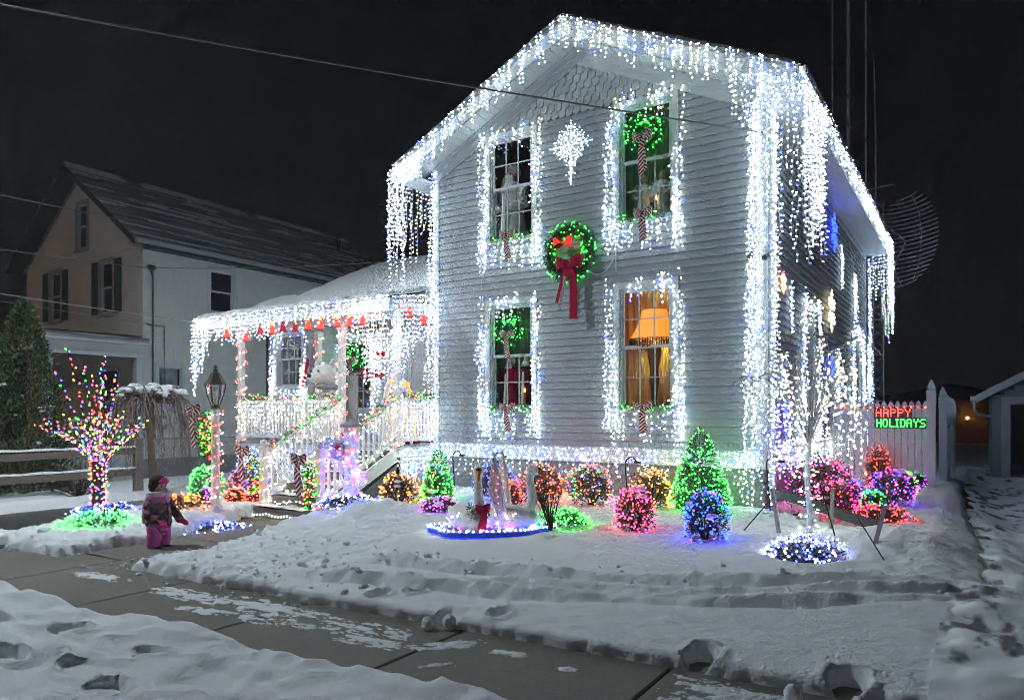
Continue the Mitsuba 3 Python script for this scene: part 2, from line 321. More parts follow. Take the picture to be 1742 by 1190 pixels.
    t = t + .016 * (1 - near) * sstep(0, .4, d) * (np.abs(fb(x, y, 3.4, 3, 18)) * 2 - .3) + .016 * fb(x, y, 11, 3, 19) + .02 * sstep(.55, .7, meshkit.fbm(np.stack([x * 1.1, y * 1.6, x * 0 + 4.4], -1), 3, 77)) * fb(x, y, 6, 3, 20)
    prof = 1 - (1 - np.clip(d / 0.10, 0, 1)) ** 2.6
    z = base_z(x, y) + t * prof
    return np.where(d > 0, z, base_z(x, y) - 0.05), d
def surf(x, y): return float(snow_top(np.array([x]), np.array([y]))[0][0])
def grid(xs, ys):
    X, Y = np.meshgrid(xs, ys, indexing='ij'); nx, ny = X.shape
    i, j = np.meshgrid(np.arange(nx - 1), np.arange(ny - 1), indexing='ij'); k = i * ny + j
    return X, Y, np.stack([k, k + ny, k + ny + 1, k + 1], -1).reshape(-1, 4)
def spaced(*seg):
    out = [np.arange(a, b, s) for a, b, s in seg]; return np.concatenate(out + [[seg[-1][1]]])
# wide ground to the horizon
xs = spaced((-700, -40, 60), (-40, 40, 4), (40, 700, 60)); ys = spaced((-60, -30, 10), (-30, 60, 4), (60, 850, 60))
X, Y, q = grid(xs, ys); Z = -0.06 + 0 * X
struct('ground', (np.stack([X, Y, Z], -1).reshape(-1, 3), q), 'm_snow', smooth=True)
# soil under the yard (shows where the snow is scraped off)
def f_soil(p, n, uv):
    g = N(p.x * 35, p.y * 35, 2); m = FB(p.x * 9, p.y * 9, 1, 3)
    return MX((0.022, 0.018, 0.014), (0.11, 0.095, 0.075), 0.5 * g + 0.5 * m)
scene['m_soil'] = {'type': 'twosided', 'bsdf': {'type': 'bumpmap', 'arbitrary': mikit.proc(lambda p, n, uv: FB(p.x * 22, p.y * 22, 0, 3), 4e-3), 'scale': 0.05,
                   'bsdf': {'type': 'diffuse', 'reflectance': mikit.proc(f_soil)}}}
X, Y, q = grid(np.arange(-9.6, 3.0, 0.2), np.arange(-6.2, 9.6, 0.2))
struct('yard_soil', (np.stack([X, Y, base_z(X, Y) - 0.004], -1).reshape(-1, 3), q), 'm_soil', smooth=True)
# lawn snow: finer towards the camera
xs = spaced((-9.6, -4.6, 0.035), (-4.6, 2.95, 0.026)); ys = spaced((-6.95, -5.4, 0.02), (-5.4, -3.0, 0.032), (-3.0, 0.2, 0.05), (0.2, 9.0, 0.16))
X, Y, q = grid(xs, ys); Zs, dd = snow_top(X, Y)
gx, gy = np.gradient(dd, xs, ys); gl = np.hypot(gx, gy) + 1e-6
hh = Zs - base_z(X, Y)
ov = np.where((dd > 0) & (dd < .16) & (Y < -5.5) & (np.abs(X) < 4.2), 0.035 * sstep(0.015, 0.075, hh), 0)
Vx = np.stack([X - ov * gx / gl, Y - ov * gy / gl, Zs], -1).reshape(-1, 3)
keep = (dd.reshape(-1)[q] > -0.06).any(1)
inside = ((X < -0.02) & (Y > .12)).reshape(-1)[q].all(1) | ((X < -6.4) & (X > -10.8) & (Y > -1.0)).reshape(-1)[q].all(1)
struct('lawn_snow', (Vx, q[keep & ~inside]), 'm_snow', smooth=True)
# loose snow clods, as stuff
cl = M(); r2 = np.random.default_rng(5)
for k in range(360):
    if k < 250: x = r2.uniform(-6.2, -2.2); y = r2.uniform(float(far_edge(x)) - .25, -4.6)
    elif k < 300: x = r2.uniform(-2.5, 2.6); y = float(np.interp(x, TRACKS[0][0], TRACKS[0][1])) + r2.normal() * .5
    else: x = r2.uniform(-9, -6.9); y = r2.uniform(-6.9, -5.2)
    z, d = snow_top(np.array([x]), np.array([y])); z = float(z[0]) if d[0] > .02 else 0.0
    s = r2.gamma(1.6, .007) + .005
    m = trimesh.creation.icosphere(1, 1.0); v = m.vertices * (1 + .35 * r2.normal(size=(42, 1)).clip(-1, 1)) * [s, s, s * .75]
    cl.add(v + [x, y, z + s * .35], m.faces)
for x, y, s in [(-1.16, -6.52, .05), (-1.14, -6.53, .045), (-1.0, -6.42, .06), (1.72, -6.42, .05), (2.1, -6.4, .05), (-1.4, -5.35, .035)]:
    m = trimesh.creation.icosphere(2, 1.0); v = m.vertices; v = v * (1 + .5 * (meshkit.fbm(v * 2 + x, 3, 2) - .5))[:, None] * [s, s, s * 1.2]
    cl.add(v + [x, y, (surf(x, y) if y > -6.4 else 0) + s * .8], m.faces)
labels[put('snow_clods', cl, 'm_snow', smooth=True)] = {'kind': 'stuff', 'label': 'loose clods of snow scattered along the shovelled edges', 'category': 'snow'}
# sidewalk: concrete slabs with recessed joints, each a piece of the walk
sub = M()
X, Y, q = grid(np.linspace(-40, 40, 41), np.array([0., 1.0])); Yw = near_edge(X) - .4 + Y * 2.0
sub.add(np.stack([X, Yw, X * 0 - 0.035], -1).reshape(-1, 3), q)
sw = struct('sidewalk', sub, 'm_soil')
jx = [-0.874 + 1.752 * k for k in range(-12, 6)]
for a, b in zip(jx[:-1], jx[1:]):
    a, b = a + .009, b - .009; m = M()
    ya, yb = float(far_edge(a)), float(far_edge(b)); y0, y1 = ya - 1.5, yb - 1.5; e = .012
    def ring(i, z): return [[a + i, ya + .30 - i, z], [b - i, yb + .30 - i, z], [b - i, y1 + i, z], [a + i, y0 + i, z]]
    v = np.array(ring(0, -.05) + ring(0, -.010) + ring(e, 0.0)); f = []
    for L in (0, 4):
        for k in range(4): f.append([L + k, L + 4 + k, L + 4 + (k + 1) % 4, L + (k + 1) % 4])
    f.append([8, 11, 10, 9]); m.add(v, f)
    put('sidewalk__slab', m, 'm_concrete')
# front walk slabs from the sidewalk to the steps
wy = [-6.40, -5.05, -4.1, -3.15]
fw = M(); fw.add([[-7.0, -6.35, -.03], [-5.3, -6.35, -.03], [-6.0, -2.9, -.02], [-7.9, -2.9, -.02]], [[0, 1, 2, 3]])
struct('front_walk', fw, 'm_soil')
for a, b in zip(wy[:-1], wy[1:]):
    m = M(); a += .008; b -= .008
    z0, z1 = 0.004 + .018 * (a + 6) / 3, 0.004 + .018 * (b + 6) / 3
    la, ra, lb, rb = float(walk_l(a)) - .12, float(walk_r(a)) + .12, float(walk_l(b)) - .12, float(walk_r(b)) + .12
    v = np.array([[la, a, z0], [ra, a, z0], [rb, b, z1], [lb, b, z1]]); v2 = v - [0, 0, .05]
    m.add(np.vstack([v2, v]), [[4, 5, 6, 7], [0, 1, 5, 4], [1, 2, 6, 5], [2, 3, 7, 6], [3, 0, 4, 7]])
    put('front_walk__slab', m, 'm_concrete')
# thin crusts of snow on the sidewalk
def crust(cx, cy, rx, ry, a, seed, zb=0.0):
    X, Y, q = grid(np.linspace(-1, 1, 110), np.linspace(-1, 1, 64))
    r = np.hypot(X, Y); n = fb(X * rx * 2.2, Y * ry * 6, 3.2, 5, seed) + .55 * fb(X * rx * 14, Y * ry * 20, 2.0, 3, seed + 1)
    h = (1 - r) * .50 - .20 + n * 1.4
    Z = np.clip(h, -.05, .30) * .03; c, s = math.cos(a), math.sin(a); U, W = X * rx, Y * ry
    V = np.stack([cx + c * U - s * W, cy + s * U + c * W, zb + .0005 + Z], -1).reshape(-1, 3)
    k = (h.reshape(-1)[q] > -.04).any(1); return V, q[k]
cr = M()
for i, a in enumerate([(-3.9, -6.95, .55, .16, .05), (-2.9, -6.82, .75, .22, .05), (-2.6, -7.1, .4, .12, .1), (-1.75, -6.85, .65, .2, .1), (-1.35, -7.02, .4, .12, .15), (-.75, -6.75, .32, .12, .8), (-.3, -6.66, .2, .07, .1), (-.55, -7.15, .13, .06, .9), (.28, -6.72, .09, .06, .3), (1.35, -6.55, .42, .22, .05), (1.9, -6.6, .5, .26, .05), (1.6, -6.95, .6, .2, .0), (-5.4, -7.0, .5, .12, .1), (-3.2, -7.2, .35, .1, .1), (2.4, -6.6, .5, .25, 0)]):
    cr.add(*crust(*a, 20 + i))
labels[put('sidewalk_snow', cr, 'm_snow', smooth=True)] = {'kind': 'stuff', 'label': 'thin patches of swept snow lying on the grey sidewalk', 'category': 'snow'}
# verge snow between sidewalk and street, close to the camera
xs = spaced((-9.5, 1.6, 0.03)); ys = spaced((-12.2, -9.6, 0.07), (-9.6, -7.2, 0.03))
X, Y, q = grid(xs, ys); d = near_edge(X) - Y + 0.07 * fb(X, Y, 1.1, 3, 31) + .02 * fb(X, Y, 6, 3, 32)
t = 0.12 + 0.24 * fb(X * .9, Y * 1.2, 0.9, 2, 33) + .035 * fb(X, Y, 5.0, 3, 34)
rid = 1 - np.abs(2 * fb(X * .7 + Y * .35, Y * 1.3 - X * .2, 1.5, 3, 35)); t = t + .24 * (rid - .8)
for cx, cy, rx, ry, a, dp in [(-2.55, -8.62, .13, .085, .5, .075), (-1.95, -8.75, .15, .09, .2, .07), (-1.55, -8.98, .13, .09, .3, .06), (-3.15, -8.85, .22, .10, .25, .06), (-3.3, -8.3, .2, .08, .3, .05), (-1.0, -8.45, .3, .1, .1, .04), (-.9, -8.75, .22, .09, .1, .05), (-4.2, -8.5, .25, .1, .3, .05), (-2.3, -8.2, .2, .08, .2, .035)]:
    c, s = math.cos(a), math.sin(a); U = ((X - cx) * c + (Y - cy) * s) / rx; W = (-(X - cx) * s + (Y - cy) * c) / ry
    rr = U * U + W * W; t = t - 1.5 * dp * sstep(1.1, .6, rr) + .4 * dp * np.exp(-((rr - 1.5) / .6) ** 2)
p = 1 - (1 - np.clip(d / 0.16, 0, 1)) ** 2.2
Zv = np.where(d > 0, np.maximum(t, .03) * p, -0.05)
keep = (d.reshape(-1)[q] > -.06).any(1)
struct('verge_snow', (np.stack([X, Y, Zv], -1).reshape(-1, 3), q[keep]), 'm_snow', smooth=True)
# driveways and the street behind the camera
dv = M(); X, Y, q = grid(np.linspace(-12.0, -8.2, 12), np.linspace(-7.0, 14, 30)); dv.add(np.stack([X, Y, X * 0 + .012 + .002 * np.sin(X * 3)], -1).reshape(-1, 3), q)
struct('driveway', dv, 'm_asphalt', smooth=True)
st = M(); st.box(-200, 200, -22, -12.3, -.30, -.052); struct('street', st, 'm_asphalt')
xs = spaced((2.45, 6.5, .045)); ys = spaced((-6.9, 4, .05), (4, 16, .12)); X, Y, q = grid(xs, ys)
edge = 2.86 - 0.42 * sstep(-4, 6, Y)
rut = sstep(.35, .1, np.abs(X - edge - .75)) + sstep(.35, .1, np.abs(X - edge - 2.2))
Zr = .045 + .06 * fb(X, Y, 1.4, 3, 41) + .075 * fb(X, Y * .7, 5, 4, 42) - .03 * rut + .14 * sstep(.55, .1, X - edge) * (0.4 + 1.2 * np.clip(fb(X, Y, 2.2, 4, 43) + .3, 0, 1))
Zr = np.maximum(Zr, -.01 + .02 * fb(X, Y, 8, 2, 44))
struct('side_driveway', (np.stack([X, Y, Zr], -1).reshape(-1, 3), q), 'm_packed_snow', smooth=True)
# snow bank along the rail fence at the far side of the driveway
xs = spaced((-15.5, -11.55, .08)); ys = spaced((-9, 8, .1)); X, Y, q = grid(xs, ys); d = -11.75 - X + .25 * fb(X, Y, 1.5, 3, 51)
Zb = np.where(d > 0, (.10 + .10 * fb(X, Y, 2.5, 4, 52) + .10 * np.exp(-((d - .25) / .3) ** 2)) * (1 - (1 - np.clip(d / .25, 0, 1)) ** 2), -.05)
struct('fence_snow_bank', (np.stack([X, Y, Zb], -1).reshape(-1, 3), q), 'm_snow', smooth=True)
# ---------------------------------------------------------------- the lit house
HX0, HXC, HW, HD = -6.36, -3.18, 3.18, 11.6
SZ0, EX = 1.22, 0.127            # foot of the siding, board exposure
RS = 0.484                       # roof slope
def roof_z(x): return 8.50 - RS * abs(x - HXC)
H = thing('lit_house', 'two storey grey clapboard house covered in white icicle lights with a front porch', 'house')
def part(path, mesh, bsdf, **kw): return put(f'{H}__{path}', mesh, bsdf, **kw)
WINS = [(-4.56, 5.04, 6.94), (-1.90, 5.04, 6.94), (-4.56, 1.87, 3.83), (-1.90, 1.87, 3.90)]   # centre x, sill, head on the front wall
WW = 0.47
SWINS = [(3.2, 1.87, 3.83), (9.6, 1.87, 3.83)]
def board(path, segs, z, h, plane):
    """one clapboard course: wedge profile, proud at its lower edge; segs along the wall."""
    for a, b, zt in segs:
        m = M()
        pr = [(0.004, z + .006), (-0.034, z), (-0.034, z + .010), (-0.006, zt), (0.004, zt)]
        n = len(pr)
        if plane == 'y': va = [[a, p, q] for p, q in pr]; vb = [[b, p, q] for p, q in pr]
        else: va = [[-p, a, q] for p, q in pr]; vb = [[-p, b, q] for p, q in pr]
        f = [[k, (k + 1) % n, n + (k + 1) % n, n + k] for k in range(n)]
        v = np.array(va + vb); f3 = []
        for q in f: f3 += [[q[0], q[1], q[2]], [q[0], q[2], q[3]]]
        for k in range(1, n - 1): f3 += [[0, k + 1, k], [n, n + k, n + k + 1]]
        f3 = np.array(f3)
        if plane == 'y': f3 = f3[:, ::-1]
        m.add(v, f3); part(path, m, 'm_siding')
def cut(a, b, z0, z1, holes):
    segs = [(a, b)]
    for ha, hb, hz0, hz1 in holes:
        if z1 > hz0 + .001 and z0 < hz1 - .001:
            out = []
            for s, e in segs:
                if hb <= s or ha >= e: out.append((s, e)); continue
                if ha > s: out.append((s, ha))
                if hb < e: out.append((hb, e))
            segs = out
    return segs
fh = [(c - WW - .02, c + WW + .02, z0 - .03, z1 + .03) for c, z0, z1 in WINS]
def wall_top(x): return 8.15 - RS * abs(x - HXC)
k = 0
while SZ0 + k * EX < 7.05:
    z = SZ0 + k * EX; zt = z + EX + .004; half = (8.15 - .14 - zt) / RS
    a, b = max(HX0 + .1, HXC - half), min(-.1, HXC + half)
    board('front_wall__siding_board', [(s, e, zt) for s, e in cut(a, b, z, zt, fh)], z, EX, 'y'); k += 1
sh = [(c - WW - .02, c + WW + .02, z0 - .03, z1 + .03) for c, z0, z1 in SWINS]
for k in range(43):
    z = SZ0 + k * EX; zt = z + EX + .004
    if zt < 6.75: board('side_wall__siding_board', [(s, e, zt) for s, e in cut(.1, HD - .1, z, zt, sh)], z, EX, 'x')
# sheathing behind the boards, with the window openings
pl = Polygon([(HX0, 1.0), (0, 1.0), (0, 6.61), (HXC, 8.14), (HX0, 6.61)], [[(c - WW, z0), (c + WW, z0), (c + WW, z1), (c - WW, z1)] for c, z0, z1 in WINS])
m = M(); m.prism(pl, 'y', .006, .10); part('front_wall', m, 'm_siding')
pl = Polygon([(.1, 1.0), (HD, 1.0), (HD, 6.61), (.1, 6.61)], [[(c - WW, z0), (c + WW, z0), (c + WW, z1), (c - WW, z1)] for c, z0, z1 in SWINS])
m = M(); m.prism(pl, 'x', -.10, -.006); part('side_wall', m, 'm_siding')
m = M(); m.box(HX0, HX0 + .1, .1, HD, 1.0, 6.61); part('far_side_wall', m, 'm_siding')
m = M(); m.prism([(HX0, 1.0), (0, 1.0), (0, 6.61), (HXC, 8.14), (HX0, 6.61)], 'y', HD - .1, HD); part('rear_wall', m, 'm_siding')
m = M(); m.box(HX0 + .1, -.1, .1, HD - .1, 4.45, 4.55); part('upper_floor', m, 'm_room')
# fish-scale shingles in the gable
sw_, se_ = 0.148, 0.137
for r in range(9):
    z = 7.04 + r * se_; half = (8.15 - .30 - z - .06) / RS
    if half <= .05: break
    n0 = int(half / sw_) + 1
    for i in range(-n0, n0 + 1):
        cx = HXC + (i + (.5 if r % 2 else 0)) * sw_
        if abs(cx - HXC) > half + .12: continue
        w = sw_ / 2 - .006; a = np.linspace(math.pi, 2 * math.pi, 9)
        top = z + .20; zl = min(top, 8.15 - .14 - RS * abs(cx - HXC))
        if zl < z + .05: continue
        o = [(cx + w * math.cos(t), z + w * .95 + w * .95 * math.sin(t)) for t in a] + [(cx + w, zl), (cx - w, zl)]
        o = Polygon(o).buffer(0)
        m = M(); m.prism(o, 'y', 0, .012); v, f = m.vf()
        v[:, 1] = v[:, 1] - .014 - .028 * np.clip((z + .20 - v[:, 2]) / .2, 0, 1) - .0006 * (r % 3)
        part('gable_shingles__shingle', (v, f), 'm_siding_light')
# trim: corner posts, skirt board, frieze boards, rake, fascia, soffits
m = M(); m.box(HX0 - .03, HX0 + .10, -.040, .09, 1.02, 6.62); part('corner_post', m, 'm_trim')
m = M(); m.prism(Polygon([(-.10, -.040), (.040, -.040), (.040, .10), (0, .10), (0, 0), (-.10, 0)]), 'z', 1.02, 6.63); part('corner_post', m, 'm_trim')
m = M(); m.box(-.02, .03, HD - .1, HD + .03, 1.02, 6.6); part('corner_post', m, 'm_trim')
m = M(); m.box(HX0 - .02, .036, -.046, .02, .96, SZ0 + .012); part('skirt_board', m, 'm_trim')
m = M(); m.box(-.02, .046, .02, HD, .96, SZ0 + .012); part('skirt_board', m, 'm_trim')
def rake(s, d0, d1, y0, y1, path, bs='m_trim', x_end=HW + .02):
    """board along the gable slope on side s (+1 right): between vertical offsets d0 > d1 below the line z = 8.15 - RS|dx|."""
    P4 = [(HXC, 8.15 - d0), (HXC + s * x_end, 8.15 - RS * x_end - d0), (HXC + s * x_end, 8.15 - RS * x_end - d1), (HXC, 8.15 - d1)]
    m = M(); m.prism(Polygon(P4), 'y', y0, y1); part(path, m, bs)
for s in (-1, 1):
    rake(s, 0.0, .115, -.075, .0, 'rake_board'); rake(s, .118, .25, -.055, .0, 'rake_board')
    rake(s, -.04, .002, -.10, .0, 'rake_board')
    # soffit panels under the gable overhang
    L = HW + .50; n = 26
    for i in range(n):
        x0, x1 = L * i / n + .004, L * (i + 1) / n - .004
        f = lambda x: 8.19 - RS * x + .0
        m = M(); m.prism([(HXC + s * x0, f(x0)), (HXC + s * x1, f(x1)), (HXC + s * x1, f(x1) + .02), (HXC + s * x0, f(x0) + .02)], 'y', -.49, -.03)
        part('gable_soffit__panel', m, 'm_trim')
    X1 = HW + .56
    P4 = [(HXC, 8.46), (HXC + s * X1, 8.46 - RS * X1), (HXC + s * X1, 8.46 - RS * X1 - .25), (HXC, 8.21)]
    m = M(); m.prism(Polygon(P4), 'y', -.535, -.495); part('fascia_board', m, 'm_trim')
for s in (-1, 1):
    xe = HXC + s * (HW + .55)
    m = M(); m.box(min(xe, xe + s * .03), max(xe, xe + s * .03), -.49, HD + .45, 6.38, 6.66); part('fascia_board', m, 'm_trim')
    m = M(); xg = xe + s * .035
    m.prism([(xg, 6.66), (xg + s * .115, 6.68), (xg + s * .10, 6.58), (xg + s * .05, 6.555), (xg, 6.555)], 'y', -.52, HD + .45); part('gutter', m, 'm_trim')
    xa, xb = sorted((HXC + s * (HW + .002), HXC + s * (HW + .548)))
    for i in range(52 if s > 0 else 2):
        y0 = -.49 + (HD + .9) * i / (52 if s > 0 else 2); y1 = y0 + (HD + .9) / (52 if s > 0 else 2) - .008
        m = M(); m.box(xa, xb, y0, y1, 6.375, 6.39); part('eave_soffit__panel', m, 'm_trim')
    m = M(); m.box(min(xa, xb), max(xa, xb), -.492, -.470, 6.392, 6.75); part('eave_return', m, 'm_trim')
m = M(); m.box(.0, .03, .04, HD, 6.20, 6.37); part('side_frieze', m, 'm_trim')
X1 = HW + .60
m = M(); m.prism([(HXC, 8.52), (HXC + X1, 8.52 - RS * X1), (HXC + X1, 8.46 - RS * X1), (HXC, 8.46), (HXC - X1, 8.46 - RS * X1), (HXC - X1, 8.52 - RS * X1)], 'y', -.56, HD + .5)
part('roof', m, 'm_roofing')
def roof_snow(xa, xb, ya, yb, zf, path, t0=.07, dx=.05, dy=.06, seed=61, ymax_fine=2.0, lip=.03):
    xs = np.arange(xa, xb + dx / 2, dx); ys = np.concatenate([np.arange(ya, ymax_fine, dy), np.arange(ymax_fine, yb + .3, .3)]) if yb > ymax_fine else np.arange(ya, yb + dy / 2, dy)
    X, Y, q = grid(xs, ys); th = t0 * (1 + 1.5 * fb(X, Y, 2.2, 4, seed) + 1.3 * fb(X, Y, 7, 3, seed + 1))
    e = np.minimum(np.minimum(X - xa, xb - X), Y - ya); th = np.maximum(th, .012) * (1 - (1 - np.clip(e / .07, 0, 1)) ** 2)
    Z = zf(X, Y) + th; Yo = Y - np.where(e < .12, lip * (fb(X, Y * 0, 6, 3, seed + 2) + .3), 0)
    V = np.stack([X, Yo, Z], -1).reshape(-1, 3)
    part(path, (V, q), 'm_snow', smooth=True)
roof_snow(HXC - X1 - .01, HXC + X1 + .01, -.60, HD + .5, lambda X, Y: 8.52 - RS * np.abs(X - HXC), 'roof__snow', t0=.06)
m = M(); m.box(HX0 + .01, -.012, .012, .3, -.1, 1.0); m.box(-.3, -.013, .3, HD - .05, -.1, 1.0); m.box(HX0 + .01, HX0 + .3, .3, HD - .05, -.1, 1.0); part('foundation', m, 'm_foundation')
# ---- windows
def window(c, z0, z1, plane, muntin_up=True, muntin_low=True, path='window', y0=0.0, room_depth=1.3, room=True, ww=WW, cols=3):
    """double-hung window; plane 'y' (front, facing -y at y0) or 'x' (side, facing +x at x=0)."""
    W = f'{H}__' + path; key = num(W)
    def box(m, a, b, d0, d1, za, zb):
        if plane == 'y': m.box(c + a, c + b, y0 + d0, y0 + d1, za, zb)
        else: m.box(-d1, -d0, c + a, c + b, za, zb)
    zm = (z0 + z1) / 2 + .02
    fr = M(); cw = .095
    box(fr, -ww - cw, -ww, -.044, .0, z0 - .02, z1 + .11); box(fr, ww, ww + cw, -.044, .0, z0 - .02, z1 + .11); box(fr, -ww, ww, -.045, .0, z1, z1 + .105)
    box(fr, -ww - .012, -ww + .03, -.012, .10, z0, z1); box(fr, ww - .03, ww + .012, -.0121, .10, z0, z1); box(fr, -ww + .03, ww - .03, -.012, .10, z1 - .03, z1)
    scene[key + '__frame'] = mikit.ply(fr.vf(), 'm_trim')
    sl = M(); box(sl, -ww - cw - .03, ww + cw + .03, -.075, .10, z0 - .055, z0); scene[key + '__sill'] = mikit.ply(sl.vf(), 'm_trim')
    def sash(za, zb, d, nm, mun):
        m = M(); s = .042; A = ww - .032
        box(m, -A, -A + s, d, d + .034, za, zb); box(m, A - s, A, d, d + .034, za, zb); box(m, -A + s, A - s, d + .0005, d + .034, za, za + s + .008); box(m, -A + s, A - s, d + .0005, d + .034, zb - s, zb)
        scene[num(key + '__sash')] = mikit.ply(m.vf(), 'm_trim')
        if mun:
            for i in range(1, cols):
                x = -A + s + (2 * A - 2 * s) * i / cols; m = M(); box(m, x - .009, x + .009, d + .004, d + .026, za + s, zb - s); scene[num(key + '__muntin')] = mikit.ply(m.vf(), 'm_trim')
            m = M(); zc = (za + zb) / 2; box(m, -A + s, A - s, d + .006, d + .024, zc - .009, zc + .009); scene[num(key + '__muntin')] = mikit.ply(m.vf(), 'm_trim')
        g = M()
        if plane == 'y': g.add([[c - A + s, y0 + d + .018, za + s], [c + A - s, y0 + d + .018, za + s], [c + A - s, y0 + d + .018, zb - s], [c - A + s, y0 + d + .018, zb - s]], [[0, 1, 2, 3]])
        else: g.add([[-d - .018, c - A + s, za + s], [-d - .018, c + A - s, za + s], [-d - .018, c + A - s, zb - s], [-d - .018, c - A + s, zb - s]], [[0, 1, 2, 3]])
        scene[num(key + '__pane')] = mikit.ply(g.vf(), 'm_glass')
    sash(zm - .02, z1 - .03, .015, 'upper', muntin_up); sash(z0, zm + .03, .055, 'lower', muntin_low)
    if room:
        m = M(); R, t = .85, .02; D0, D1 = .105, room_depth; za, zb = z0 - .35, z1 + .3
        box(m, -R, R, D1, D1 + t, za, zb); box(m, -R - t, -R, D0, D1, za, zb); box(m, R, R + t, D0, D1, za, zb); box(m, -R, R, D0, D1, za - t, za); box(m, -R, R, D0, D1, zb, zb + t)
        scene[key + '__room_lining'] = mikit.ply(m.vf(), 'm_room')
    return key
W_UL = window(*WINS[0], 'y'); W_UR = window(*WINS[1], 'y', muntin_up=False); W_LL = window(*WINS[2], 'y', muntin_up=False); W_LR = window(*WINS[3], 'y')
for c, z0, z1 in SWINS: window(c, z0, z1, 'x')
# ---- the side wing behind the porch
WY = .35
wh = [(-9.34, -8.42, 1.88, 3.46), (-7.36, -6.52, 1.2, 3.46)]
for k in range(20):
    z = 1.2 + k * EX; zt = z + EX + .004
    for ya, segs in ((WY, cut(-9.45, HX0 - .03, z, zt, wh)), (-.2, cut(-11.06, -9.45, z, zt, [(-10.92, -9.98, 2.42, 3.62)]))):
        for a, b in segs:
            v, f = boxvf(a, b, ya - .012, ya + .002, z, zt); v[:, 1] -= np.where((v[:, 1] < ya - .005) & (v[:, 2] < z + .01), .014, 0); part('wing_wall__siding_board', (v, f), 'm_siding')
    mm = M(); v, f = boxvf(-9.452, -9.438, -.2, WY, z, zt); v[:, 0] += np.where((v[:, 0] > -9.445) & (v[:, 2] < z + .01), .014, 0); mm.add(v, f); part('wing_wall__siding_board', mm, 'm_siding')
m = M(); m.prism(Polygon([(-9.45, 0), (HX0, 0), (HX0, 4.4), (-9.45, 4.4)], [[(a, c), (b, c), (b, d), (a, d)] for a, b, c, d in wh]), 'y', WY + .004, WY + .08)
m.prism(Polygon([(-11.06, 0), (-9.46, 0), (-9.46, 4.2), (-11.06, 4.2)], [[(-10.90, 2.44), (-10.0, 2.44), (-10.0, 3.6), (-10.90, 3.6)]]), 'y', -.196, -.12); m.box(-9.54, -9.456, -.12, WY, 0, 4.3); m.box(-11.06, -10.98, -.12, 6.3, 0, 4.3); m.box(-11.06, HX0, 6.22, 6.3, 0, 4.3)
part('wing_wall', m, 'm_siding')
window(-8.88, 1.88, 3.46, 'y', muntin_up=False, y0=WY - .014, ww=.43, cols=3)
window(-10.45, 2.42, 3.62, 'y', y0=-.214, ww=.42, cols=3, room_depth=1.0)
# bright white storm door with a dark handle
D = num(f'{H}__storm_door')
m = M(); m.box(-7.36, -7.27, WY - .05, WY + .01, 1.2, 3.46); m.box(-6.61, -6.52, WY - .05, WY + .01, 1.2, 3.46); m.box(-7.27, -6.61, WY - .051, WY + .01, 3.37, 3.46); scene[D + '__frame'] = mikit.ply(m.vf(), 'm_trim')
m = M(); m.box(-7.265, -6.615, WY - .03, WY + .005, 1.22, 3.365); scene[D + '__leaf'] = mikit.ply(m.vf(), 'm_trim')
m = M(); m.box(-6.80, -6.765, WY - .055, WY - .03, 1.95, 2.22); m.tube([[-6.782, WY - .06, 2.12], [-6.782, WY - .10, 2.12], [-6.86, WY - .10, 2.12]], .012, 6); scene[D + '__handle'] = mikit.ply(m.vf(), 'm_bronze')
# wing roof and porch roof
m = M(); m.prism([(-.25, 4.17), (3.35, 5.86), (6.9, 4.17), (6.9, 4.05), (3.35, 5.74), (-.25, 4.05)], 'x', -11.2, HX0 - .01); part('wing_roof', m, 'm_roofing')
m = M(); m.prism([(-.10, 4.0), (3.35, 5.74), (6.4, 4.2)], 'x', -11.06, -10.98); part('wing_gable', m, 'm_siding')
PE = -1.38; PXL, PXR = -12.15, -6.32
def porch_z(y): return 3.93 + (y - PE) * .22
m = M(); m.prism([(PE, porch_z(PE)), (.5, porch_z(.5)), (.5, porch_z(.5) - .1), (PE, porch_z(PE) - .12)], 'x', PXL, PXR); part('porch_roof', m, 'm_roofing')
roof_snow(PXL - .03, PXR + .05, PE - .10, .6, lambda X, Y: np.where(Y < -.2, porch_z(Y), np.maximum(porch_z(Y), 4.19 + (Y + .25) * .47)) + .0, 'porch_roof__snow', t0=.10, seed=71, lip=.06)
xs = np.arange(-11.22, -6.30, .10); ys = np.arange(-.26, 3.45, .10); X, Y, q = grid(xs, ys)
Z = 4.19 + (Y + .25) * .47 - .35 * sstep(3.2, 3.5, Y) * (Y - 3.2) + .10 + .09 * fb(X, Y, .8, 3, 75) + .02 * fb(X, Y, 4, 3, 76); Z -= .10 * sstep(.15, 0, X + 11.2)
part('wing_roof__snow', (np.stack([X, Y, Z], -1).reshape(-1, 3), q), 'm_snow', smooth=True)
for i in range(13):
    a = PE + .03 + (WY - PE - .03) * i / 13; b = a + (WY - PE - .03) / 13 - .008
    m = M(); m.prism([(a, porch_z(a) - .16), (b, porch_z(b) - .16), (b, porch_z(b) - .14), (a, porch_z(a) - .14)], 'x', PXL + .05, PXR - .03); part('porch_ceiling__plank', m, 'm_trim')
m = M(); m.box(PXL, PXR, PE - .02, PE + .012, porch_z(PE) - .24, porch_z(PE) - .01); part('porch_fascia', m, 'm_trim')
m = M(); m.box(-11.0, -6.30, -1.22, -1.08, 3.58, 3.76); part('porch_beam', m, 'm_trim')
m = M(); m.box(PXR - .03, PXR, PE, WY, 3.72, 3.92); part('porch_fascia', m, 'm_trim')
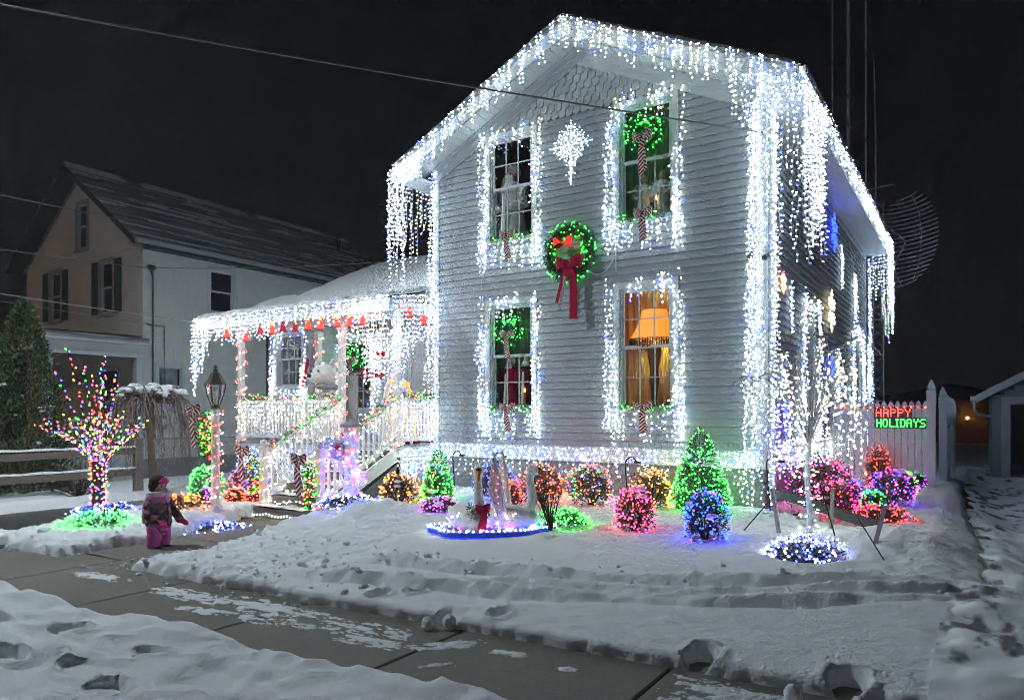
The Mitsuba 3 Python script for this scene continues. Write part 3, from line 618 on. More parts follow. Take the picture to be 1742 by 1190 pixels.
# porch deck, skirt, posts, rails
PZ, PY = 1.20, -1.15
for i in range(11):
    a = PY - .04 + 1.5 * i / 11; m = M(); m.box(-11.0, -6.33, a, a + 1.5 / 11 - .006, PZ - .03, PZ); part('porch_deck__plank', m, 'm_gray')
m = M(); m.box(-11.0, -6.33, PY - .025, PY + .02, PZ - .22, PZ - .032); part('porch_rim', m, 'm_trim')
m = M(); m.box(-6.36, -6.32, PY + .02, -.03, PZ - .22, PZ - .032); part('porch_rim', m, 'm_trim')
for x, y in [(-10.94, PY), (-7.80, PY), (-6.36, PY), (-9.45, -.27)]:
    m = M(); m.box(x - .055, x + .055, y - .055, y + .055, PZ, 3.6); m.box(x - .075, x + .075, y - .075, y + .075, PZ, PZ + .14); m.box(x - .075, x + .075, y - .075, y + .075, 3.45, 3.58); m.box(x - .065, x + .065, y - .065, y + .065, PZ + .85, PZ + .95); part('porch_post', m, 'm_white')
def railing(a, b, za, zb, path, spacing=.098, h=.86):
    """top and bottom rail with square balusters from a to b (xy), floor heights za, zb."""
    a, b = np.array(a, float), np.array(b, float); L = np.linalg.norm(b - a); n = int(L / spacing)
    A, B = np.array([*a, za]), np.array([*b, zb]); key = num(f'{H}__{path}')
    m = M(); m.beam(A + [0, 0, h], B + [0, 0, h], .085, .05); scene[key + '__top_rail'] = mikit.ply(m.vf(), 'm_white')
    m = M(); m.beam(A + [0, 0, .12], B + [0, 0, .12], .055, .075); scene[key + '__bottom_rail'] = mikit.ply(m.vf(), 'm_white')
    for i in range(1, n):
        p = A + (B - A) * i / n; m = M(); m.box(p[0] - .018, p[0] + .018, p[1] - .018, p[1] + .018, p[2] + .14, p[2] + h - .02); scene[num(key + '__baluster')] = mikit.ply(m.vf(), 'm_white')
railing((-10.88, PY), (-7.86, PY), PZ, PZ, 'porch_railing'); railing((-6.36, PY + .06), (-6.36, -.05), PZ, PZ, 'porch_railing')
railing((-10.94, PY + .06), (-10.94, -.25), PZ, PZ, 'porch_railing')
NW = [(-7.80, -3.0), (-6.36, -3.0)]
for x, y in NW: railing((x, y + .05), (x, PY - .06), .25, PZ, 'stair_railing', .125)
for x, y in NW:
    m = M(); m.box(x - .055, x + .055, y - .055, y + .055, .16, 1.20); m.box(x - .07, x + .07, y - .07, y + .07, 1.20, 1.225); m.ball((x, y, 1.285), .062, 2); part('newel_post', m, 'm_white')
for i in range(6):
    z1 = .20 + .20 * (i) if i else .19; y1 = -3.25 + .345 * i + (.0 if i else 0); zt = .19 + (PZ - .19) * i / 5.6
    a, b = (-7.98, -6.24) if i == 0 else (-7.74, -6.42)
    m = M(); m.box(a, b, y1, y1 + .38, zt - .04, zt); m.box(a + .02, b - .02, y1 + .03, -1.2, max(-.05, zt - .20), zt - .042); part('stair_step', m, 'm_step')
    xs = np.linspace(a + .04, b - .04, 40); ys = np.linspace(y1 + .02, y1 + .37, 12); X, Y, q = grid(xs, ys); hq = .018 + .07 * fb(X, Y, 3.2, 4, 80 + i) + .03 * sstep(.5, .9, np.abs(X - (a + b) / 2))
    kk = (hq.reshape(-1)[q] > -.004).any(1); put(f'{H}__stair_step{"_%03d" % i if i else ""}__snow', (np.stack([X, Y, zt + np.clip(hq, -.003, .06)], -1).reshape(-1, 3), q[kk]), 'm_snow', smooth=True, kind='stuff')
for x in (-7.80, -6.36):
    m = M(); m.prism([(-3.1, .0), (-1.17, .90), (-1.17, 1.17), (-3.1, .20)], 'x', x - .02, x + .02); part('stair_stringer', m, 'm_white')
    for i in range(6):
        z0 = -.02 + i * .155; ya = -3.05 + max(0, z0 + .10) * 2.0; m = M(); m.prism([(ya, z0), (-1.17, z0), (-1.17, z0 + .15), (ya + .3, z0 + .15)], 'x', x - .012, x + .006); part('stair_side__plank', m, 'm_step')
# lattice skirts: crossed slats
def lattice(a, b, z0, z1, nrm, path):
    a, b = np.array(a, float), np.array(b, float); L = np.linalg.norm(b - a); u = np.array([*(b - a) / L, 0]); n = np.array([*nrm, 0.0]); o = np.array([*a, 0.0]); key = num(f'{H}__{path}')
    fr = M(); zc = (z0 + z1) / 2
    for s0, s1, y0, y1 in ((0, L, z0, z0 + .05), (0, L, z1 - .05, z1), (0, .05, z0, z1), (L - .05, L, z0, z1)):
        c = o + u * (s0 + s1) / 2 + n * .018; c[2] = (y0 + y1) / 2; fr.obox(c, (s1 - s0, .02, y1 - y0), np.stack([u, n, [0, 0, 1]], 1))
    scene[key + '__frame'] = mikit.ply(fr.vf(), 'm_white')
    h = z1 - z0; g = M()
    for sgn in (1, -1):
        t = -h
        while t < L + h:
            p0 = np.array([t, z0]) if sgn > 0 else np.array([t, z1]); d = np.array([1, sgn]); lo = max(0, -t) ; hi = min(h, L - t)
            if hi > lo + .02:
                A = p0 + d * lo; B = p0 + d * hi; w0 = o + u * A[0] + n * (.002 + .006 * (sgn > 0)); w0[2] = A[1]; w1 = o + u * B[0] + n * (.002 + .006 * (sgn > 0)); w1[2] = B[1]
                g.beam(w0, w1, .006, .042, up=np.cross(w1 - w0, n) if False else (0, 0, 1)) if False else g.obox((w0 + w1) / 2, (np.linalg.norm(w1 - w0), .006, .040), np.stack([(w1 - w0) / np.linalg.norm(w1 - w0), n, np.cross((w1 - w0) / np.linalg.norm(w1 - w0), n)], 1))
            t += .098
    put(key + '__slats', g, 'm_white', kind='stuff')
lattice((-11.0, PY), (-7.86, PY), .10, .97, (0, -1), 'porch_lattice')
lattice((-6.34, PY + .05), (-6.34, -.72), .10, .97, (1, 0), 'porch_lattice'); lattice((-6.34, -.36), (-6.34, -.03), .10, .97, (1, 0), 'porch_lattice')
m = M(); m.box(-6.37, -6.33, -.71, -.37, .1, .97); part('porch_hatch', m, 'm_gray')
m = M(); m.box(-11.0, -6.4, PY + .25, PY + .3, -.05, 1.0); part('porch_footing', m, 'm_dark_gray')
# ---------------------------------------------------------------- neighbouring house across the driveway
NB = thing('neighbor_house', 'unlit two storey house with dark shutters and a plain front porch across the driveway', 'house')
NX, NL, NY, ND = -17.1, -24.1, .13, 11.0
NC = (NX + NL) / 2; NR = .70; NE = 6.62
def npart(path, mesh, bsdf, **kw): return put(f'{NB}__{path}', mesh, bsdf, **kw)
nap = NE + NR * (NX - NC)
nw = [(-20.44, 6.9, 8.25, .30), (-22.12, 4.8, 6.3, .33), (-19.02, 4.8, 6.3, .34)]
m = M(); m.prism(Polygon([(NL, .5), (NX, .5), (NX, NE), (NC, nap), (NL, NE)], [[(c - w, a), (c + w, a), (c + w, b), (c - w, b)] for c, a, b, w in nw]), 'y', NY + .012, NY + .1); npart('front_wall', m, 'm_neighbor_wall')
sw = [(2.66, 4.95, 6.22, .40), (.95, 2.05, 3.16, .36), (6.9, 2.05, 3.2, .4)]
m = M(); m.prism(Polygon([(NY + .1, .5), (NY + ND, .5), (NY + ND, NE), (NY + .1, NE)], [[(c - w, a), (c + w, a), (c + w, b), (c - w, b)] for c, a, b, w in sw]), 'x', NX - .1, NX - .012); npart('side_wall', m, 'm_neighbor_wall')
m = M(); m.box(NL, NL + .1, NY + .1, NY + ND, .5, NE); m.prism([(NL, .5), (NX, .5), (NX, NE), (NC, nap), (NL, NE)], 'y', NY + ND, NY + ND + .1); npart('rear_walls', m, 'm_neighbor_wall')
pw, ph = .62, .40
for r in range(21):
    z0 = .52 + r * ph; z1 = z0 + ph - .006
    for i in range(13):
        a = NL + (i - (.5 if r % 2 else 0)) * pw; b = a + pw - .006; hw = (NX - NL) / 2 if z1 < NE else (nap - z1) / NR
        a, b = max(a, NC - hw), min(b, NC + hw)
        if b - a < .08 or z1 > nap - .1: continue
        if z1 < 3.0 and a < -17.3 and False: continue
        m = M()
        for s, e in cut(a, b, z0, z1, [(c - w, c + w, za, zb) for c, za, zb, w in nw]):
            v, f = boxvf(s, e, NY, NY + .011, z0, z1); v[:, 1] -= np.where((v[:, 1] < NY + .005) & (v[:, 2] < z0 + .01), .008, 0); m.add(v, f)
        if not m.empty(): npart('front_wall__panel', m, 'm_neighbor_wall')
    if z1 < NE:
        for i in range(19):
            a = NY + (i - (.5 if r % 2 else 0)) * pw; b = a + pw - .006; a, b = max(a, NY), min(b, NY + ND)
            m = M()
            for s, e in cut(a, b, z0, z1, [(c - w, c + w, za, zb) for c, za, zb, w in sw]):
                v, f = boxvf(NX - .011, NX, s, e, z0, z1); v[:, 0] += np.where((v[:, 0] > NX - .005) & (v[:, 2] < z0 + .01), .008, 0); m.add(v, f)
            if not m.empty(): npart('side_wall__panel', m, 'm_neighbor_wall')
m = M(); m.box(NL + .03, NX - .03, NY + .03, NY + ND, -.1, .5); npart('foundation', m, 'm_foundation')
def nwin(c, a, b, w, pl, shut=False):
    k = num(f'{NB}__window')
    def bx(m, u0, u1, d0, d1, z0, z1):
        if pl == 'y': m.box(c + u0, c + u1, NY + d0, NY + d1, z0, z1)
        else: m.box(NX - d1, NX - d0, c + u0, c + u1, z0, z1)
    m = M(); t = .11
    bx(m, -w - t, -w, -.03, .02, a - .08, b + .12); bx(m, w, w + t, -.03, .02, a - .08, b + .12); bx(m, -w, w, -.031, .02, b, b + .12); bx(m, -w - t - .03, w + t + .03, -.06, .02, a - .12, a - .03); scene[k + '__frame'] = mikit.ply(m.vf(), 'm_gray' if pl == 'y' else 'm_trim')
    m = M(); s = .045; zm = (a + b) / 2
    for z0, z1, d in ((a, zm + .02, .05), (zm - .02, b, .02)):
        bx(m, -w, -w + s, d, d + .03, z0, z1); bx(m, w - s, w, d, d + .03, z0, z1); bx(m, -w + s, w - s, d, d + .03, z0, z0 + s); bx(m, -w + s, w - s, d, d + .03, z1 - s, z1)
    scene[k + '__sash'] = mikit.ply(m.vf(), 'm_trim')
    m = M(); bx(m, -w + .02, w - .02, .082, .09, a, b); scene[k + '__pane'] = mikit.ply(m.vf(), 'm_dark_pane')
    if shut:
        for sgn in (-1, 1):
            m = M(); x0 = sgn * (w + t + .02); x1 = x0 + sgn * .36; u0, u1 = min(x0, x1), max(x0, x1)
            bx(m, u0, u0 + .05, -.035, -.012, a - .05, b + .05); bx(m, u1 - .05, u1, -.035, -.012, a - .05, b + .05); bx(m, u0, u1, -.0352, -.012, a - .05, a + .02); bx(m, u0, u1, -.0352, -.012, b - .02, b + .05)
            z = a + .04
            while z < b - .04: bx(m, u0 + .05, u1 - .05, -.03, -.014, z, z + .035); z += .05
            bx(m, u0 + .05, u1 - .05, -.0135, -.010, a, b)
            npart('shutter', m, 'm_green_paint')
scene['m_dark_pane'] = {'type': 'twosided', 'bsdf': {'type': 'principled', 'base_color': rgb((.012, .014, .018)), 'roughness': .06, 'specular': .6}}
for i, (c, a, b, w) in enumerate(nw): nwin(c, a, b, w, 'y', i > 0)
for c, a, b, w in sw: nwin(c, a, b, w, 'x')
X1 = NX - NC + .42
m = M(); m.prism([(NC, nap + .32), (NC + X1, nap + .32 - NR * X1), (NC + X1, nap + .20 - NR * X1), (NC, nap + .18), (NC - X1, nap + .20 - NR * X1), (NC - X1, nap + .32 - NR * X1)], 'y', NY - .48, NY + ND + .3); npart('roof', m, 'm_roofing')
# shingle courses on the visible slope, overlapping like real ones
m = M(); nco = 34; Ls = X1
for i in range(nco):
    d0, d1 = Ls * i / nco, Ls * (i + 1) / nco + .03
    zz = lambda d: nap + .322 - NR * d
    v, f = boxvf(0, 1, NY - .49, NY + ND + .3, 0, 1)
    m.add([[NC + d0, NY - .49, zz(d0)], [NC + d0, NY + ND + .3, zz(d0)], [NC + d1, NY + ND + .3, zz(d1) + .022], [NC + d1, NY - .49, zz(d1) + .022], [NC + d1, NY - .49, zz(d1) - .01], [NC + d1, NY + ND + .3, zz(d1) - .01]], [[0, 3, 2, 1], [3, 4, 5, 2]])
npart('roof__shingle_courses', m, 'm_roofing', kind='stuff')
xs = np.linspace(0, X1 + .02, 110); ys = np.arange(NY - .5, NY + ND + .3, .10); A, Y, q = grid(xs, ys)
gap = sstep(.25, .05, A) * (sstep(.35, .2, np.abs(Y - 1.75)) + sstep(.3, .15, np.abs(Y - 6.3)))
hh = -.010 + .09 * fb(A * 11, Y * .55, 1.0, 4, 91) + .07 * sstep(.25, 0, A) - .35 * gap + .09 * sstep(X1 - .20, X1 - .05, A)
hh = np.minimum(hh, .10); kk = (hh.reshape(-1)[q] > 0).any(1)
npart('roof__snow', (np.stack([NC + A, Y, nap + .345 - NR * A + np.maximum(hh, -.02)], -1).reshape(-1, 3), q[kk]), 'm_snow', smooth=True)
for s in (-1, 1):
    m = M(); m.prism([(NC, nap + .17), (NC + s * X1, nap + .17 - NR * X1), (NC + s * X1, nap + .15 - NR * X1), (NC, nap + .15)], 'y', NY - .46, NY - .005); npart('rake_soffit', m, 'm_green_paint')
    m = M(); m.prism([(NC, nap + .31), (NC + s * X1, nap + .31 - NR * X1), (NC + s * X1, nap + .13 - NR * X1), (NC, nap + .13)], 'y', NY - .50, NY - .465); npart('rake_board', m, 'm_green_paint')
m = M(); zz = nap + .33 - NR * X1; m.box(NX + .02, NX + .42, NY - .02, NY + ND, zz - .20, zz - .18); npart('eave_soffit', m, 'm_green_paint')
m = M(); m.box(NX + .415, NX + .52, NY - .45, NY + ND + .2, zz - .14, zz - .02); npart('gutter', m, 'm_gray')
m = M(); m.tube([[NC + 1.4, 9.5, nap - .8], [NC + 1.4, 9.5, nap + .1]], .05, 8); npart('vent_pipe', m, 'm_dark_gray')
# porch of the neighbouring house
py0 = -2.35
m = M(); m.box(NL, NX + .35, py0 - .25, NY - .01, 3.76, 3.90); npart('porch_roof', m, 'm_roofing')
m = M(); m.box(NX + .02, NX + .10, py0 - .1, NY - .012, 3.48, 3.755); m.box(NL, NX + .02, py0 - .1, py0, 3.48, 3.755); npart('porch_entablature', m, 'm_neighbor_wall')
m = M(); m.box(NX + .0, NX + .08, py0 - .06, NY - .012, 3.36, 3.478); npart('porch_beam', m, 'm_trim')
m = M(); m.box(NX + .10, NX + .36, py0 - .26, NY - .0, 3.70, 3.76); npart('porch_cornice', m, 'm_trim')
for y in (py0, NY - .14):
    m = M(); m.box(NX - .08, NX + .09, y - .085, y + .085, .94, 3.36); npart('porch_post', m, 'm_trim')
m = M(); m.box(NL + .02, NL + .18, py0 - .08, py0 + .08, .94, 3.48); npart('porch_post', m, 'm_trim')
m = M(); m.box(NL, NX + .08, py0 - .1, NY - .01, .86, .94); npart('porch_deck', m, 'm_gray')
for i in range(6):
    y0 = py0 - .05 + i * .405; m = M(); m.box(NX + .04, NX + .06, y0, y0 + .39, -.05, .86); npart('porch_skirt__panel', m, 'm_trim')
m = M(); m.beam((NX, py0 + .1, 1.62), (NX, NY - .2, 1.62), .06, .05); m.beam((NX, py0 + .1, 1.10), (NX, NY - .2, 1.10), .06, .05); npart('porch_rail', m, 'm_trim')
for i in range(15):
    y = py0 + .25 + i * .165; m = M(); m.box(NX - .015, NX + .015, y - .015, y + .015, 1.12, 1.60); npart('porch_rail__baluster', m, 'm_trim')
xs = np.arange(NL, NX + .40, .12); ys = np.arange(py0 - .3, NY - .02, .08); X, Y, q = grid(xs, ys); e = np.minimum(NX + .38 - X, Y - py0 + .28)
npart('porch_roof__snow', (np.stack([X, Y, 3.90 + (.07 + .05 * fb(X, Y, 2, 3, 93)) * (1 - (1 - np.clip(e / .12, 0, 1)) ** 2)], -1).reshape(-1, 3), q), 'm_snow', smooth=True)
m = M(); m.box(-19.4, -18.3, NY - .03, NY - .009, .94, 3.05); npart('front_door', m, 'm_dark_gray')
m = M(); m.box(-19.45, -19.35, NY - .05, NY - .009, .94, 3.15); m.box(-18.35, -18.25, NY - .05, NY - .009, .94, 3.15); m.box(-19.35, -18.35, NY - .05, NY - .009, 3.05, 3.15); npart('front_door__frame', m, 'm_trim')
m = M(); m.lathe([(0, .0), (.09, .02), (.12, .10), (.08, .22), (.03, .26), (0, .27)], (-20.3, NY - .10, 2.75), 10); npart('porch_light', m, 'm_gray', smooth=40)
for y in (.62, 1.42):
    m = M(); m.box(NX + .008, NX + .10, y - .17, y + .17, 1.35, 1.75); npart('electric_meter', m, 'm_gray')
    m = M(); m.tube([[NX + .10, y, 1.57], [NX + .22, y, 1.57]], .095, 12); npart('electric_meter__dial', m, 'm_metal')
m = M(); m.tube([[NX + .03, NY + .28, .6], [NX + .03, NY + .28, 5.75], [NX + .12, NY + .20, 5.9]], .022, 6); m.tube([[NX + .03, NY + .62, 1.7], [NX + .03, NY + .62, 4.3], [NX + .03, NY + .1, 4.33]], .014, 5); npart('service_conduit', m, 'm_dark_gray')
m = M(); m.tube([[NX + .03, 4.35, .6], [NX + .03, 4.35, 4.6]], .04, 8); npart('downspout', m, 'm_dark_gray')
m = M(); m.box(NX + .02, NX + .10, NY + .12, NY + .32, 5.9, 6.02); m.tube([[NX + .08, NY + .22, 6.0], [NX + .2, NY + .1, 5.9], [NX + .16, NY + .2, 5.6], [NX + .06, NY + .26, 5.5]], .018, 5); npart('weatherhead', m, 'm_dark_gray')
# ---------------------------------------------------------------- fences
RF = thing('rail_fence', 'weathered split rail fence with snow on its rails beside the driveway', 'fence')
FX = -12.1; fr = np.random.default_rng(3)
for i, (a, b) in enumerate([(-9.6, -6.25), (-6.2, -2.85)]):
    for z in (.58, 1.02):
        m = M(); m.beam((FX, a, z + fr.normal() * .02), (FX, b, z + fr.normal() * .02), .05, .13); put(f'{RF}__rail', m, 'm_wood')
        ys = np.arange(a, b + .04, .05); xx = np.linspace(-.055, .055, 6); Y, X, q = grid(ys, xx); h = (.045 + .04 * fb(X, Y, 3, 3, 95 + i)) * np.sqrt(np.clip(1 - (X / .056) ** 2, 0, 1))
        put(f'{RF}__rail_snow', (np.stack([FX + X, Y, z + .066 + h], -1).reshape(-1, 3), q[:, ::-1]), 'm_snow', smooth=True)
for y in (-9.65, -6.22, -2.82):
    m = M(); m.box(FX - .075, FX + .075, y - .075, y + .075, -.1, 1.28); put(f'{RF}__post', m, 'm_wood')
CF = thing('chain_link_fence', 'grey chain link fence in front of the neighbouring foundation', 'fence')
ya, yb, zt = -2.55, 6.0, 1.26
for y in (ya, .3, 3.1, yb):
    m = M(); m.tube([[FX, y, -.05], [FX, y, 1.30]], .028, 8); m.ball((FX, y, 1.31), .035, 1); put(f'{CF}__post', m, 'm_gray')
m = M(); m.tube([[FX, ya, zt], [FX, yb, zt]], .02, 6); put(f'{CF}__top_rail', m, 'm_gray')
m = M(); h = zt - .06
for s in (1, -1):
    t = ya - h
    while t < yb:
        lo, hi = max(0, (ya - t)), min(h, yb - t)
        if hi > lo: m.tube([[FX + .012 * s, t + lo, .06 + (lo if s > 0 else h - lo)], [FX + .012 * s, t + hi, .06 + (hi if s > 0 else h - hi)]], .0028, 3, False)
        t += .075
put(f'{CF}__wire_mesh', m, 'm_gray', kind='stuff')
# white picket fence at the right, its gate panel facing the street
PF = thing('picket_fence', 'tall white picket fence running back beside the side driveway', 'fence')
FY = 5.1; z0, z1 = .26, 2.03
for i in range(15):
    x = .16 + i * .121; w = .056
    m = M(); top = z1 + .03
    m.prism([(x - w, z0), (x + w, z0), (x + w, top - .17), (x + w * .78, top - .155), (x + w, top - .12), (x + .55 * w, top - .045), (x, top), (x - .55 * w, top - .045), (x - w, top - .12), (x - w * .78, top - .155), (x - w, top - .17)], 'y', FY, FY + .02)
    put(f'{PF}__picket', m, 'm_fence')
for z in (.5, 1.6): m = M(); m.box(.06, 1.95, FY + .021, FY + .06, z, z + .09); put(f'{PF}__rail', m, 'm_fence')
def post(x, y, zb, zt, w=.072):
    m = M(); m.box(x - w, x + w, y - w, y + w, zb, zt - .42); put(f'{PF}__post', m, 'm_fence')
    m = M(); m.box(x - w * 1.12, x + w * 1.12, y - w * 1.12, y + w * 1.12, zt - .42, zt - .17); m.lathe([(w * .8, 0), (w * .8, .02), (w * 1.5, .045), (w * 1.1, .12), (.02, .22), (0, .23)], (x, y, zt - .19), 4, rot([0, 0, 1], 45)); put(f'{PF}__post_cap', m, 'm_fence')
mat('m_fence', (.60, .62, .66), .5, .35)
post(1.955, FY + .03, .2, 2.43); post(2.10, 6.6, .1, 2.33)
for y in (8.8, 11.2, 13.6): post(2.12, y, .0, 2.2)
for y0, y1 in ((6.7, 8.7), (8.9, 11.1), (11.3, 13.5)):
    n = int((y1 - y0) / .13)
    for i in range(n):
        y = y0 + (i + .5) * (y1 - y0) / n; m = M(); m.prism([(y - .055, .1), (y + .055, .1), (y + .055, 1.70), (y, 1.82), (y - .055, 1.70)], 'x', 2.10, 2.12); put(f'{PF}__picket', m, 'm_fence')
    for z in (.4, 1.45): m = M(); m.box(2.125, 2.16, y0, y1, z, z + .08); put(f'{PF}__rail', m, 'm_fence')
# garage
GA = thing('garage', 'grey garage with a dark open door and white trim beyond the side driveway', 'garage')
gx, gy, gw = 3.07, 13.0, 6.4; gap_ = gx + gw / 2
def gp(p, m, b, **k): put(f'{GA}__{p}', m, b, **k)
top = lambda x: 2.30 + .58 * (gw / 2 - abs(x - gap_))
for i in range(30):
    z = .05 + i * .127; half = gw / 2 if z + .13 < 2.3 else (2.3 + .58 * gw / 2 - z - .13) / .58
    if half < .1: break
    for a, b in cut(gap_ - half, gap_ + half, z, z + .127, [(gx + .30, gx + gw - .3, 0, 2.16)]):
        v, f = boxvf(a, b, gy, gy + .02, z, z + .125); v[:, 1] -= np.where((v[:, 1] < gy + .01) & (v[:, 2] < z + .01), .016, 0); gp('front_wall__siding_board', (v, f), 'm_siding')
m = M(); m.box(gx, gx + .08, gy + .021, gy + 7, .0, 2.3); m.box(gx + gw - .08, gx + gw, gy + .021, gy + 7, 0, 2.3); m.box(gx + .08, gx + gw - .08, gy + 6.9, gy + 7, 0, 2.3); gp('wall', m, 'm_siding')
m = M(); m.box(gx + .21, gx + .42, gy - .05, gy + .03, .0, 2.05); m.box(gx + gw - .42, gx + gw - .21, gy - .05, gy + .03, 0, 2.05); m.box(gx + .21, gx + gw - .21, gy - .052, gy + .03, 2.05, 2.26); gp('door_trim', m, 'm_trim')
for s in (-1, 1):
    X1 = gw / 2 + .38
    m = M(); m.prism([(gap_, 4.40), (gap_ + s * X1, 4.40 - .58 * X1), (gap_ + s * X1, 4.26 - .58 * X1), (gap_, 4.26)], 'y', gy - .35, gy + 7.2); gp('roof', m, 'm_roofing')
    m = M(); m.prism([(gap_, 4.38), (gap_ + s * X1, 4.38 - .58 * X1), (gap_ + s * X1, 4.18 - .58 * X1), (gap_, 4.18)], 'y', gy - .39, gy - .352); gp('rake_board', m, 'm_trim')
    m = M(); m.prism([(gap_ + s * .02, 4.19), (gap_ + s * X1, 4.19 - .58 * X1), (gap_ + s * X1, 4.17 - .58 * X1), (gap_ + s * .02, 4.17)], 'y', gy - .35, gy - .02); gp('rake_soffit', m, 'm_trim')
m = M(); m.box(gx - .52, gx - .36, gy - .38, gy + 7, 2.17, 2.28); gp('gutter', m, 'm_trim')
m = M(); m.tube([[gx - .42, gy - .2, 2.18], [gx - .42, gy - .15, 1.9], [gx - .33, gy - .1, 1.78], [gx - .05, gy + .05, 1.72]], .04, 8); gp('downspout', m, 'm_trim', smooth=True)
# far dark house with a warm lamp by its door
FH = thing('far_house', 'distant dark house with a warm lamp glowing on its wall beyond the fence', 'house')
m = M(); m.box(-3.0, 5.5, 42.0, 50, -.05, 3.0); put(f'{FH}__wall', m, 'm_far_wall'); mat('m_far_wall', (.12, .09, .07), .9, .1)
m = M(); m.prism([(-3.6, 2.6), (1.25, 3.7), (6.1, 2.6)], 'y', 41.5, 50.5); put(f'{FH}__roof', m, 'm_dark_gray')
for a in ((1.1, 1.9, 41.9, 41.98, .9, 2.2), (3.1, 3.5, 41.9, 41.98, 1.6, 2.5)): m = M(); m.box(*a); put(f'{FH}__window', m, 'm_dark_gray')
m = M(); m.ball((2.25, 41.55, 1.52), .085, 1); put(f'{FH}__porch_lamp', m, 'm_white', emit=(14, 5.5, 1.1), weight=.5)
m = M(); m.box(2.2, 2.3, 41.6, 42.0, 1.4, 1.44); put(f'{FH}__lamp_bracket', m, 'm_dark_gray')
# ---------------------------------------------------------------- antennas behind the house
AM = thing('antenna_tower', 'lattice radio tower rising behind the right rear corner of the house', 'tower')
ax, ay = .04, 14.0; L3 = [(ax + .22 * math.cos(t), ay + .22 * math.sin(t)) for t in (.3, 2.4, 4.5)]
m = M()
for x, y in L3: m.tube([[x, y, -.1], [x, y, 8.4]], .022, 5)
put(f'{AM}__leg', m, 'm_metal')
m = M()
for k in range(14):
    z = .4 + k * .58
    for i in range(3):
        a, b = L3[i], L3[(i + 1) % 3]; m.tube([[*a, z], [*b, z + .29]], .009, 4); m.tube([[*b, z + .29], [*a, z + .58]], .009, 4)
put(f'{AM}__bracing', m, 'm_metal')
for z in (2.2, 3.65, 4.75, 5.5): m = M(); m.tube([[ax - .75, ay, z], [ax + .25, ay, z]], .022, 6); put(f'{AM}__standoff', m, 'm_metal')
m = M(); m.tube([[ax, ay, 8.3], [ax, ay, 10.6], [ax - .05, ay, 13.0]], [.035, .028, .018], 6); put(f'{AM}__mast', m, 'm_metal')
m = M(); m.tube([[ax - .4, ay + .1, 8.9], [ax + .5, ay - .1, 8.9]], .012, 5); m.tube([[ax - .15, ay - .35, 8.75], [ax + .2, ay + .35, 9.1]], .010, 5); put(f'{AM}__crossarm', m, 'm_metal')
for nm, x, h, lab, rr in (('whip_antenna', -1.22, 17, 'thin grey whip antenna, leftmost of the tall masts behind the roof', .022), ('radio_mast', -.75, 17, 'thick grey sectioned radio mast between two thin whip antennas', .045), ('whip_antenna', -.24, 17, 'thin pale whip antenna beside the lattice tower behind the roof', .026)):
    a = thing(nm, lab, 'antenna'); m = M(); m.tube([[x, 14, 2.0], [x, 14, h]], rr * 1.15, 8); put(f'{a}__pole', m, 'm_white')
    m = M()
    for z in ((7.2, 10.4, 13.1) if rr < .04 else (11.0, 11.9)): m.tube([[x, 14, z], [x, 14, z + .16]], rr * 1.6, 8)
    put(f'{a}__joint', m, 'm_gray'); m = M(); m.box(x - .05, x + .05, 11.98 + .1, 14, 4.6, 4.66); put(f'{a}__wall_bracket', m, 'm_gray'); m = M(); m.tube([[x, 14, -.05], [x, 14, 2.0]], rr * 1.3, 8); put(f'{a}__base', m, 'm_gray')
DA = thing('grid_dish', 'large curved grid dish antenna behind the right rear corner of the house', 'antenna')
c0 = np.array([.75, 14.05, 7.2])
for i in range(21):
    z = -1.35 + i * .135; hw = math.sqrt(max(.05, 1.42 ** 2 - z * z)) * .62; t = np.linspace(-1, 1, 13); p = np.stack([c0[0] + .12 + t * hw, c0[1] - .42 * (t ** 2) * hw * 1.2 + .3, c0[2] + z + .10 * t], 1)
    m = M(); m.tube(p, .017, 4); put(f'{DA}__rod', m, 'm_metal')
for t in (-.45, .45):
    p = [[c0[0] + .12 + t * math.sqrt(max(.05, 1.42 ** 2 - z * z)) * .62, c0[1] + .32 - .2 * t * t, c0[2] + z + .1 * t] for z in np.linspace(-1.35, 1.35, 12)]; m = M(); m.tube(p, .014, 4); put(f'{DA}__rib', m, 'm_metal')
m = M(); m.tube([[c0[0] - .6, c0[1] + .2, 5.6], [c0[0] + .1, c0[1] + .35, c0[2]], [ax, ay, 8.0]], .03, 6); put(f'{DA}__bracket', m, 'm_metal')
# ---------------------------------------------------------------- street lamp and wires of the street, beside and behind the camera
SL = thing('street_lamp', 'street lamp on a tall pole at the edge of the verge', 'street lamp')
m = M(); m.tube([[-12.6, -8.7, -.1], [-12.6, -8.7, 8.4]], [.10, .06], 10); m.tube([[-12.6, -8.7, 8.2], [-12.2, -8.4, 9.0], [-11.1, -7.7, 9.3]], .045, 8); put(f'{SL}__pole', m, 'm_gray', smooth=40)
def lamp_head(key, c, tilt, emit, weight):
    Rt = rot([0, 1, 0], tilt); c = np.array(c); m = M(); m.ball((0, 0, .16), .5, 2, (1, 1, .32)); v, f = m.vf(); put(f'{key}__head', (v @ Rt.T + c, f), 'm_gray', smooth=True)
    m = M(); m.lathe([(0, -.10), (.36, -.07), (.42, 0)], (0, 0, 0), 16); v, f = m.vf(); put(f'{key}__lens', (v @ Rt.T + c, f), 'm_white', smooth=40, emit=emit, weight=weight)
lamp_head(SL, (-10.9, -7.6, 9.12), -28, (104, 121, 130), 12)
SL2 = thing('street_lamp', 'sodium street lamp farther down the street on the left', 'street lamp')
